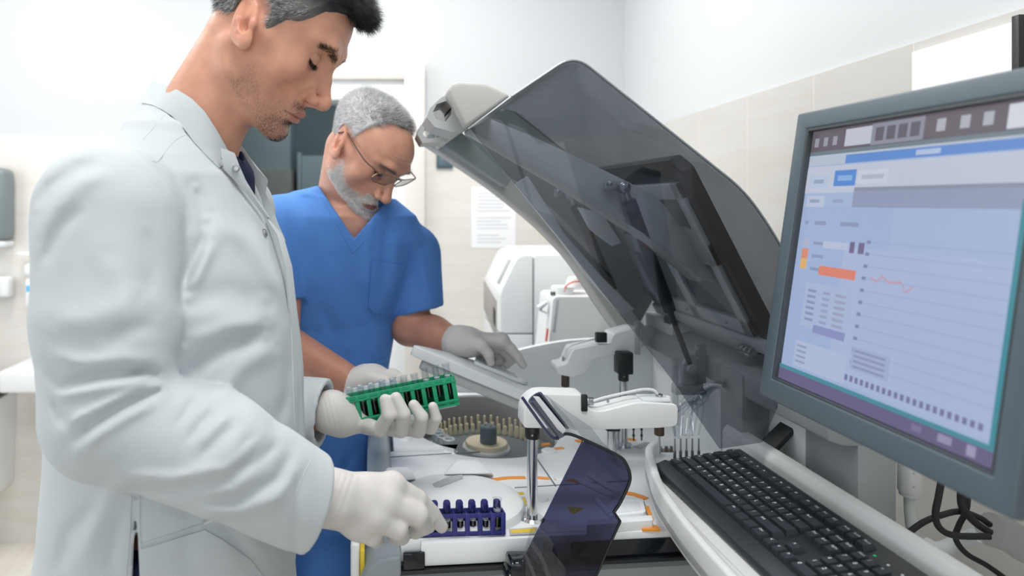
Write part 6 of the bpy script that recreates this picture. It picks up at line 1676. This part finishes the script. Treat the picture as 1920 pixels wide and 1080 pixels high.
# ------------------------------------------------------------------ the older man in blue scrubs
OO = dict(skin=(.58, .30, .21), lips=(.36, .135, .11), jaw=.98, gaunt=1.0, bags=True)
OH = np.array((-.014, 1.422, 1.531), f32); OR = frame_of(41, 49, -6)
def to_oh(P):
    p = (P - OH) @ OR.T; p[:, 2] = np.where(p[:, 2] > .02, .02 + (p[:, 2] - .02) * 1.42, p[:, 2]); p[:, 2] = np.where(p[:, 2] < -.073, -.073 + (p[:, 2] + .073) * 2.2, p[:, 2]); return p
def from_oh(p): return np.asarray(p, f32) @ OR + OH
skin_mat('skin_old', (.5, .5, .48), dots=False)
mat('scrub_blue', (.085, .235, .60), .8, spec=.25, bump=.08, bscale=1600)
PO = empty('person', (-.16, 1.52, 0), 'older man with white hair, short white beard and glasses in blue scrubs behind the analyser', 'person')
YW = 62
TO = []
for py, xc, Yc_, a_, b_ in ((372, 655, 1.47, .075, .10), (405, 655, 1.48, .10, .15), (450, 650, 1.50, .112, .175), (520, 625, 1.515, .118, .18), (600, 597, 1.53, .12, .178), (700, 585, 1.54, .122, .175), (860, 560, 1.55, .13, .185)):
    w_ = W(xc, py, Yc_); TO.append((w_.z, w_.x, Yc_, a_, b_))
TO += [(.72, -.185, 1.55, .13, .19)]
OSL, OEL, OWL = vw(770, 478, 1.56), vw(768, 612, 1.54), vw(862, 644, 1.462)
OSR, OER, OWR = vw(520, 430, 1.41), vw(520, 640, 1.35), vw(672, 724, 1.27)
ONK = vw(642, 392, 1.47)
def o_torso(P, s=0.0): return loft_field(P, TO, 2.4, YW) + s
def o_skin(P):
    p = to_oh(P); d0 = np.linalg.norm(P - OH, axis=1); near = d0 < .30
    f = np.full(len(P), .5, f32)
    if near.any(): f[near] = head_field(face_warp(p[near]), OO)
    if (~near).any(): f[~near] = d0[~near] - .12
    f = smin(f, cap(P, from_oh((-.030, 0, -.035)), ONK, .050, .058), .014)
    for sy in (-1, 1): f = smin(f, cap(P, from_oh((-.015, sy * .050, -.040)), vw(664, 420, 1.425) + np.array((sy * .012, 0, 0), f32), .009, .009), .014)
    f = smin(f, o_torso(P, .022), .03)
    f = smin(f, chain(P, [OSL, OEL, (OEL + OWL) / 2 + np.array((0, 0, .002), f32), OWL, vw(915, 645, 1.46)], [.055, .042, .038, .027, .012], .01), .02)
    f = smin(f, chain(P, [OSR, OER, OWR, vw(715, 712, 1.26)], [.055, .043, .027, .014]), .02)
    for s in (-1, 1): f = smin(f, chain(P, [(-.19 + s * .08, 1.55 + s * .03, .85), (-.19 + s * .09, 1.55 + s * .03, .50), (-.18 + s * .09, 1.56 + s * .03, .09), (-.14 + s * .10, 1.47 + s * .03, .04)], [.085, .058, .042, .034]), .02)
    return f
ax = axis([(-.42, -.15, .010), (-.15, .15, .0019), (.15, .32, .006)]); ay = axis([(1.20, 1.29, .008), (1.29, 1.56, .0019), (1.56, 1.80, .010)]); az = axis([(-.01, .98, .018), (.98, 1.37, .0045), (1.37, 1.68, .0019)])
V, Q = mesh_field(o_skin, ax, ay, az); V, Q = largest(V, Q); OV, OQ = V, Q
ow = face_warp(to_oh(V)); C, olips = head_tint(ow, OO); far_ = np.linalg.norm(V - OH, axis=1) > .2; C[far_] = np.array(OO['skin']) * (.92, .86, .84)
bw_ = (beard_mask(ow, True) * (1 - olips) * ~far_ * .7 * np.clip((ow[:, 2] + .100) / .02, 0, 1))[:, None]; C = C * (1 - bw_) + np.array((.70, .68, .66)) * bw_
me = np_mesh('body', V, Q); set_tint(me, C); set_val(me, np.zeros(len(V)), 'beard'); link('body', me, MATS['skin_old'], PO)
def o_hairline(p):
    x, z, a = p[:, 0], p[:, 2], np.abs(p[:, 1])
    zl = np.interp(x, [-.11, -.06, -.030, -.012, .000, .006, .011, .017, .023, .029, .039, .052], [-.020, -.030, -.005, .028, .026, .008, .040, .086, .110, .124, .142, .158])
    zl = zl - np.clip((.026 - a) / .02, 0, 1) * .012
    return z - zl
def o_hair(P):
    p = to_oh(P); hd = head_field(p, dict(OO, gaunt=0)); hl = o_hairline(p)
    t = np.interp(p[:, 2], [-.03, .02, .07, .11], [.002, .0035, .0055, .0075]).astype(f32) * np.clip(hl / .016, .1, 1)
    f = hd - t + soft_noise(p, 300, 3) * .0005
    f = np.maximum(f, -hl * .8)
    ear = np.linalg.norm((p - np.array((-.010, 0, 0), f32))[:, [0, 2]] / (.026, .040), axis=1)
    f = np.maximum(f, (1 - ear) * .025 - np.where(np.abs(p[:, 1]) > .05, 0, .1))
    return np.maximum(f, -(hd + .004))
lo, hi = OH - .16, OH + .16
V, Q = mesh_field(o_hair, uni(lo[0], hi[0], .0022), uni(lo[1], hi[1], .0022), uni(lo[2], hi[2], .0022), 1.3); V, Q = largest(V, Q)
N_ = normals(V, Q); ph = to_oh(V)
def oshade(p): return np.clip((p[:, 2] - .085) / .03, 0, 1) * np.clip((p[:, 0] + .02) / .06, 0, 1)
oc = np.ones((len(V), 1)) * np.array((.76, .77, .78)) * (1 - .62 * oshade(ph))[:, None]
pts, k = sample_surface(V, Q, (head_field(ph, OO) > .0003).astype(float), 19000, 12); nn = N_[Q[k]].mean(1); pl = to_oh(pts); r = np.random.default_rng(14)
tb = np.clip((pl[:, 2:3] - .07) / .05, 0, 1); comb = tb * np.array([[.45, .15, .2]]) + (1 - tb) * np.array([[-.25, 0, -.6]])
d = nn * .55 + comb @ OR; d /= np.linalg.norm(d, axis=1, keepdims=True)
cc_ = np.where((r.random(len(pts)) < oshade(pl) * .62)[:, None], np.array([[.09, .095, .10]]), np.array([[.70, .71, .72]])) * r.uniform(.6, 1.15, (len(pts), 1))
SV, SQ, SC_ = strands(pts - nn * .001, d, np.interp(pl[:, 2], [0, .11], [.007, .012]) * r.uniform(.6, 1.3, len(pts)), np.full(len(pts), .00026), cc_, jit=.32, seed=13)
me = np_mesh('hair', np.concatenate([V, SV]), np.concatenate([Q, SQ + len(V)])); set_tint(me, np.concatenate([oc, SC_])); link('hair', me, MATS['hair'], PO)
Ab = np.abs(ow[:, 1]); nearv = np.linalg.norm(OV - OH, axis=1) < .2
onz = (normals(OV, OQ) @ OR.T)[:, 2]; bm_ = beard_mask(ow, True) * (1 - olips) * nearv * np.clip((onz + .72) / .3, 0, 1) * np.clip((ow[:, 2] - np.interp(ow[:, 0], [-.01, .02, .09], [-.056, -.074, -.110])) / .008, 0, 1)
face_hair('beard', OV, OQ, bm_ * (.35 + beard_mask(ow)), 22000, .0055, np.array([(.92, .92, .91), (.85, .84, .83), (.94, .94, .94), (.60, .58, .56)]), lambda p, n: n * .42 + np.array([[.25, 0, -.85]]) @ OR, .00028, OH, to_oh, PO, 17, .3)
brow = gaus(polydist(np.stack([Ab, ow[:, 2]], -1).astype(f32), [(.011, .0300), (.026, .0368), (.046, .0325)]), .0040) * (ow[:, 0] > .045) * nearv * (Ab > .008) * (Ab < .050); brow = np.where(brow > .3, brow, 0)
for s_ in (-1, 1): face_hair('eyebrow', OV, OQ, brow * (ow[:, 1] * s_ > 0), 450, .0085, np.array([(.20, .19, .18), (.42, .41, .40), (.10, .09, .08)]), lambda p, n: n * .4 + np.stack([-np.ones(len(p)) * .2, np.sign(p[:, 1]) * .8, np.ones(len(p)) * .2], -1) @ OR, .0002, OH, to_oh, PO, 18, .25)
ld = chain(np.stack([ow[:, 0], Ab, ow[:, 2]], -1).astype(f32), LASH, [0, 0, 0, 0]); lw = (ld < .0022) * nearv
for s_ in (-1, 1): face_hair('eyelash', OV, OQ, lw * (ow[:, 1] * s_ > 0).astype(float), 110, .005, np.array([(.02, .018, .016)]), lambda p, n: n * .7 + np.array([[.7, 0, -.7]]) @ OR, .0002, OH, to_oh, PO, 19, .25)
# glasses low on the nose
def g(x, y, z): return Vector(from_oh((x, y, z)))
mat('frame_gold', (.42, .30, .20), .25, metal=1.0); clear_mat('lens', (.95, .96, .96), .02, .9)
GL = empty('glasses', g(.10, 0, .004)); GL.parent = PO; GL.location = ORIG[GL.name] - ORIG[PO.name]
gx, gz, tilt = .1040, .0105, .25
for s in (-1, 1):
    pts = []
    for y, z in round_poly([(.009, .0125), (.009, -.006), (.016, -.0155), (.053, -.0155), (.064, -.006), (.064, .0125)], .006, 4): pts.append(g(gx + z * tilt - max(0, y - .02) * .22, s * y, gz + z))
    b = NB(); add_tube(b, pts + [pts[0]], .0011, 8, smooth=False); obj('rim', b, MATS['frame_gold'], GL)
    b = NB(); vs = [b.verts.new(p) for p in pts]; b.faces.new(vs); bmesh.ops.solidify(b, geom=list(b.faces), thickness=.0012); obj('lens', b, MATS['lens'], GL)
    b = NB(); add_tube(b, [g(gx - .0070, s * .064, gz + .010), g(gx - .014, s * .070, gz + .011), g(.060, s * .0755, .017), g(.010, s * .0775, .019), g(-.010, s * .0775, .019), g(-.024, s * .0775, .004)], .0015, 8, 5); obj('temple', b, mat('temple_brown', (.10, .055, .035), .3) if s < 0 else MATS['temple_brown'], GL)
b = NB(); add_tube(b, [g(gx, -.009, gz + .008), g(gx + .003, 0, gz + .010), g(gx, .009, gz + .008)], .0012, 8); add_tube(b, [g(gx + .002, -.016, gz + .0115), g(gx + .004, 0, gz + .0135), g(gx + .002, .016, gz + .0115)], .0009, 8); obj('bridge', b, MATS['frame_gold'], GL)
# ---- scrub top
SF = [([(590, 350), (610, 400), (640, 460)], 9, 0), ([(700, 400), (690, 470), (688, 560)], 10, 3), ([(725, 410), (720, 480), (712, 560)], 9, -4), ([(745, 430), (742, 500), (735, 570)], 8, 3), ([(560, 380), (580, 450), (590, 560)], 14, 4), ([(535, 390), (555, 470), (566, 560)], 10, -4),
      ([(620, 480), (640, 560), (650, 640)], 16, 3.5), ([(600, 560), (630, 640), (650, 700)], 13, -4), ([(660, 520), (690, 600), (700, 660)], 14, -3.5), ([(570, 620), (610, 680), (650, 720)], 10, 4), ([(690, 600), (705, 640), (712, 690)], 7, 4), ([(765, 460), (775, 510), (790, 570)], 8, -3.5), ([(788, 480), (800, 530), (812, 570)], 8, 3),
      ([(600, 870), (640, 950), (650, 1060)], 14, 4), ([(580, 900), (600, 980), (605, 1070)], 12, -5), ([(660, 840), (640, 900), (610, 960)], 10, -4), ([(640, 330), (610, 350), (560, 365)], 6, 2)]
def o_scrub(P):
    f = o_torso(P)
    f = smin(f, cap(P, vw(640, 398, 1.475), OSL, .050, .060), .035); f = smin(f, cap(P, vw(625, 392, 1.46), OSR, .052, .062), .035)
    s = chain(P, [OSL, vw(784, 580, 1.545)], [.066, .058]); s = smax(s, plane(P, vw(780, 585, 1.54), (.22, -.1, -1)), .003); f = smin(f, s, .016)
    s = chain(P, [OSR, vw(515, 560, 1.375)], [.068, .060]); s = smax(s, plane(P, vw(515, 560, 1.375), (0, -.1, -1)), .003); f = smin(f, s, .016)
    f = f - folds(P, SF, 1.58) - soft_noise(P, 34, 21) * .0022 - soft_noise(P, 80, 22) * .0006
    f = smax(f, -cap(P, vw(782, 560, 1.545), vw(782, 660, 1.535), .047, .054), .002)
    f = smax(f, -cap(P, vw(650, 372, 1.462), from_oh((-.02, 0, -.01)), .060, .060), .004)
    q = proj(P)
    def side(a, b_):
        a = np.array(a, f32); e = np.array(b_, f32) - a; e /= np.linalg.norm(e); return (q - a) @ np.array((e[1], -e[0]), f32)
    vee = np.maximum(-side((588, 334), (664, 448)), -side((664, 448), (718, 384))) * .0011
    f = np.where(P[:, 1] < 1.46, smax(f, -vee, .002), f)
    return f
ax = axis([(-.42, -.18, .007), (-.18, .21, .0034)]); ay = axis([(1.30, 1.60, .0036), (1.60, 1.78, .008)]); az = uni(.70, 1.47, .0036)
V, Q = mesh_field(o_scrub, ax, ay, az); V, Q = largest(V, Q); V = relax(V, Q, 2, .45)
st_ = link('scrub_top', np_mesh('scrub_top', V, Q), MATS['scrub_blue'], PO, label='blue v-neck scrub top'); SB = bvh_of(V, Q)
b = NB(); px_patch(b, SB, [(697, 488), (757, 497), (750, 580), (740, 590), (700, 586), (690, 574)], .0016, .0015, 8); obj('chest_pocket', b, MATS['scrub_blue'], st_)
b = NB(); px_patch(b, SB, [(655, 712), (660, 690), (690, 684), (722, 672), (718, 700), (712, 716)], .0018, .0015, 8); obj('side_pocket', b, MATS['scrub_blue'], st_)
b = NB(); 
for pts in ([(583, 340), (620, 402), (661, 474)], [(661, 474), (690, 442), (712, 410)], [(596, 344), (630, 398), (664, 452)], [(664, 452), (684, 428), (700, 400)]): px_line(b, SB, pts, .0009, .0002)
px_line(b, SB, [(774, 440), (770, 480), (755, 540), (744, 580)], .0009, .0002); obj('seam', b, MATS['scrub_blue'], st_)
def o_tr(P):
    f = np.maximum(loft_field(P, TO, 2.4, YW) + .004, P[:, 2] - .86); f = np.maximum(f, .70 - P[:, 2])
    for s in (-1, 1): f = smin(f, chain(P, [(-.19 + s * .08, 1.55 + s * .03, .82), (-.19 + s * .09, 1.55 + s * .03, .50), (-.185 + s * .09, 1.56 + s * .03, .05)], [.105, .085, .07]), .03)
    return f
V, Q = mesh_field(o_tr, uni(-.45, .08, .010), uni(1.34, 1.80, .010), uni(0, .88, .010)); V, Q = largest(V, Q); link('trousers', np_mesh('trousers', V, Q), MATS['scrub_blue'], PO)
for s in (-1, 1):
    b = NB(); x, y = -.16 + s * .095, 1.50 + s * .03
    add_prism(b, round_poly([(x - .06, y + .10), (x - .05, y - .12), (x + .01, y - .15), (x + .05, y - .10), (x + .04, y + .10)], .04, 4), 0, .075, 'Z', .02, 3, ang=40, taper=.86); obj('shoe', b, MATS['shoe_white'], PO)
# ---- gloves
def o_lhand(P):
    m = [vw(940, 638, 1.448), vw(932, 645, 1.466), vw(920, 654, 1.482), vw(905, 660, 1.496)]
    fg = [[vw(958, 654, 1.446), vw(971, 670, 1.446), vw(981, 685, 1.447)], [vw(952, 664, 1.470), vw(957, 676, 1.474), vw(950, 684, 1.476)], [vw(936, 668, 1.490), vw(938, 678, 1.49), vw(930, 682, 1.486)], [vw(915, 668, 1.505), vw(908, 674, 1.50), vw(898, 672, 1.49)]]
    th = [vw(880, 642, 1.440), vw(904, 648, 1.424), vw(916, 664, 1.422), vw(920, 680, 1.426)]
    f = hand_field(P, vw(872, 640, 1.462), .029, m, fg, th, .0175, (.0125, .0115, .0102, .0084))
    f = smin(f, cap(P, vw(852, 640, 1.468), vw(880, 642, 1.462), .0325, .030), .012)
    for x in (856, 862, 868): f = f + .0006 * gaus(polydist(proj(P), [(x + 2, 615), (x, 640), (x - 4, 665)]), 1.8)
    return f
glove('glove', o_lhand, *bounds([vw(845, 640, 1.40), vw(985, 690, 1.53), vw(860, 615, 1.46)], .045), PO, .0018)
def o_rhand(P):
    m = [vw(735, 708, 1.235), vw(738, 714, 1.255), vw(736, 720, 1.275), vw(730, 726, 1.29)]
    fg = [[vw(762, 714, 1.225), vw(778, 722, 1.222), vw(784, 732, 1.222)], [vw(766, 720, 1.245), vw(780, 728, 1.245), vw(784, 738, 1.245)], [vw(762, 726, 1.268), vw(774, 734, 1.268), vw(776, 742, 1.268)], [vw(752, 732, 1.286), vw(762, 738, 1.286), vw(764, 744, 1.286)]]
    th = [vw(700, 712, 1.235), vw(722, 716, 1.215), vw(738, 726, 1.205), vw(748, 736, 1.202)]
    f = hand_field(P, vw(692, 716, 1.262), .028, m, fg, th, .0165, (.0118, .0108, .0098, .008))
    return smin(f, cap(P, vw(670, 722, 1.272), vw(700, 714, 1.26), .031, .029), .012)
glove('glove', o_rhand, *bounds([vw(665, 722, 1.18), vw(790, 745, 1.32), vw(700, 700, 1.24)], .045), PO, .002)
# ------------------------------------------------------------------ tube racks in the younger man's hands
mat('rack_green', (.006, .29, .135), .4); mat('rack_blue', (.026, .030, .19), .4); mat('liquid_dark', (.008, .006, .008), .25); mat('frost_clear', (.62, .68, .72), .25)
def rack(name, p0, p1, upref, h, dpt, n, m, label, tabs, ribs):
    """front lower edge runs p0 -> p1"""
    e1 = (p1 - p0); L = e1.length; e1.normalize(); e3 = e1.cross(upref).normalized(); e3 = -e3 if e3.y < 0 else e3; e2 = e3.cross(e1).normalized(); e2 = -e2 if e2.z < 0 else e2
    M = Matrix(((e1.x, e3.x, e2.x, p0.x), (e1.y, e3.y, e2.y, p0.y), (e1.z, e3.z, e2.z, p0.z), (0, 0, 0, 1)))
    t = empty(name, M @ Vector((L / 2, dpt / 2, 0)), label, 'rack')
    pit = L / n
    b = NB()
    add_box(b, (0, 0, 0), (L, dpt, .004), .0008, M=M)                      # floor
    add_box(b, (0, 0, .0), (L, .003, h * .20), .0008, M=M); add_box(b, (0, 0, h * .80), (L, .003, h), .0008, M=M)
    add_box(b, (0, dpt - .003, 0), (L, dpt, h), .0008, M=M)
    for x in (0, L - .003): add_box(b, (x, 0, 0), (x + .003, dpt, h), .0008, M=M)
    for i in range(n + 1):
        x = min(max(i * pit - .0035, 0), L - .007)
        add_box(b, (x, -.0008, h * .02), (x + .007, .005, h * .98), .0008, M=M); add_box(b, (x + .002, .003, 0), (x + .005, dpt - .002, h * .9), .0004, M=M)
    if ribs:
        add_box(b, (-.001, -.002, h * .13), (L + .001, .001, h * .20), .0006, M=M); add_box(b, (-.001, -.002, h * .80), (L + .001, .001, h * .86), .0006, M=M); add_box(b, (-.001, -.002, -.001), (L + .001, .001, h * .04), .0006, M=M)
    obj('frame', b, m, t, ang=40)
    for i in range(n):
        x = (i + .5) * pit
        if tabs:
            b = NB(); add_prism(b, round_poly([(x - .0055, h * .9), (x + .0055, h * .9), (x + .0055, h + .011), (x + .003, h + .0145), (x - .003, h + .0145), (x - .0055, h + .011)], .0015, 2), dpt - .007, dpt - .003, 'Y', .0008, M=M)
            add_box(b, (x - .0045, dpt - .014, h), (x - .003, dpt - .004, h + .009), .0004, M=M); add_box(b, (x + .003, dpt - .014, h), (x + .0045, dpt - .004, h + .009), .0004, M=M); obj('clip', b, m, t, ang=40)
    return t, M, L, pit
def tube_in(proto, M, x, y, z0, H, r, label, group, capped=False):
    p = M @ Vector((x, y, z0)); R = M.to_3x3().to_4x4()
    if proto is not None:
        c = copy_tree(proto, p); return c
    t = empty('sample_tube', p, label, 'tube', group)
    T_ = Matrix.Translation(p) @ R
    def lathe(prof, n=18):
        b = NB(); add_lathe(b, prof, (0, 0, 0), n); bmesh.ops.transform(b, matrix=T_, verts=b.verts); return b
    obj('glass', lathe([(0, 0), (r * .7, .0008), (r, .004), (r, H - .001), (r * 1.08, H), (r * .86, H), (r * .84, .006), (0, .004)]), MATS['clear_tube'], t)
    obj('liquid', lathe([(0, .0042), (r * .8, .0062), (r * .8, H * .52), (0, H * .52)]), MATS['liquid_dark'], t)
    obj('ring', lathe([(r * .8, H * .60), (r * .83, H * .60), (r * .83, H * .66), (r * .5, H * .68), (r * .5, H * .63), (r * .8, H * .60)]), MATS['frost_clear'], t)
    return t
gp0, gp1 = W(656, 799, 1.092), W(861, 757, 1.112)
gu = W(641, 748, 1.092) - gp0
G_, GM, GLn, gpit = rack('tube_rack', gp0, gp1, gu, gu.length, .026, 10, MATS['rack_green'], 'green rack of clear sample tubes held in the gloved far hand', False, True)
pr = None
for i in range(10):
    hh = .004
    pr0 = tube_in(pr, GM, (i + .5) * gpit, .013, .004 + (.006 if i >= 7 else 0) - (.004 if i < 3 else 0), gu.length + .009, .0062, 'short clear sample tube standing in the green rack', 'tubes in the green rack')
    pr = pr or pr0
b = NB(); add_box(b, (.002, .027, gu.length * .30), (GLn * .50, .030, gu.length + .006), .001, M=GM)
for i in range(5): add_box(b, (.006 + i * gpit, .0268, gu.length + .004), (.012 + i * gpit, .0302, gu.length + .009), .0006, M=GM)
obj('strip', b, MATS['frost_clear'], G_, label='frosted plastic strip behind the tubes')
b = NB(); add_box(b, (GLn * .82, .016, -.008), (GLn * .99, .026, .0), .001, M=GM); obj('foot', b, MATS['frost_clear'], G_, label='frosted foot')
bp0, bp1 = W(757, 1009, 1.030), W(948, 1004, 1.040)
B_, BM, BL, bpit = rack('tube_rack', bp0, bp1, Vector((0, 0, 1)), .0335, .022, 8, MATS['rack_blue'], 'dark blue tube rack set on the analyser edge under the near gloved hand', True, False)
pr = None
for i in range(7):
    pr0 = tube_in(pr, BM, (i + .5) * bpit, .010, .004, .027, .0058, 'short clear sample tube sunk in the dark blue rack', 'short tubes in the blue rack'); pr = pr or pr0
tube_in(None, BM, 7.5 * bpit - .001, .010, .004, .048, .0068, 'tall open glass tube at the free end of the dark blue rack', None)
for o in [o for o in COL.objects if o.type == 'MESH' and o.name.split('.')[0] in ('orange_mark', 'black_window', 'deck_button', 'joint_line', 'seam', 'slot_end', 'deck_rib', 'hose_nozzle', 'screw', 'trough_rim', 'grip_ridge', 'rib', 'pin', 'gasket', 'underside_fixing', 'channel', 'fitting', 'well_ledge')]: split_pieces(o)
# ------------------------------------------------------------------ camera, daylight, exposure
cam = bpy.data.cameras.new('camera'); co = bpy.data.objects.new('camera', cam); COL.objects.link(co)
co.location = (0, 0, CZ); co.rotation_euler = (PI / 2, 0, 0)
cam.sensor_width = 36; cam.lens = F / 1920 * 36
cam.shift_x = (960 - VX) / 1920; cam.shift_y = -(540 - VY) / 1920
cam.clip_start = .02
cam.dof.use_dof = True; cam.dof.focus_distance = 1.05; cam.dof.aperture_fstop = 3.4
SC.camera = co
w = bpy.data.worlds.new('sky'); SC.world = w; w.use_nodes = True
bg = w.node_tree.nodes['Background']; bg.inputs['Color'].default_value = (.90, .95, 1.0, 1); bg.inputs['Strength'].default_value = 1.5
def window_light(name, loc, rot, sx, sy, e):
    L = bpy.data.lights.new(name, 'AREA'); L.shape = 'RECTANGLE'; L.size = sx; L.size_y = sy; L.energy = e; L.color = (.96, .98, 1.0)
    o = bpy.data.objects.new(name, L); COL.objects.link(o); o.location = loc; o.rotation_euler = rot
window_light('daylight_side_window', (XL - .12, 1.1, 1.7), (0, -PI / 2, 0), 1.5, 2.1, 44)
window_light('daylight_front_window', (-.55, YF - .12, 1.65), (PI / 2, 0, 0), 2.0, 1.6, 18)
SC.view_settings.view_transform = 'Standard'; SC.view_settings.look = 'None'; SC.view_settings.gamma = 1.0; SC.view_settings.use_curve_mapping = False
SC.view_settings.exposure = -0.85
SC.cycles.max_bounces = 10; SC.cycles.transparent_max_bounces = 24; SC.cycles.diffuse_bounces = 5; SC.cycles.glossy_bounces = 4
SC.cycles.use_denoising = True
SC.cycles.caustics_reflective = False; SC.cycles.caustics_refractive = False
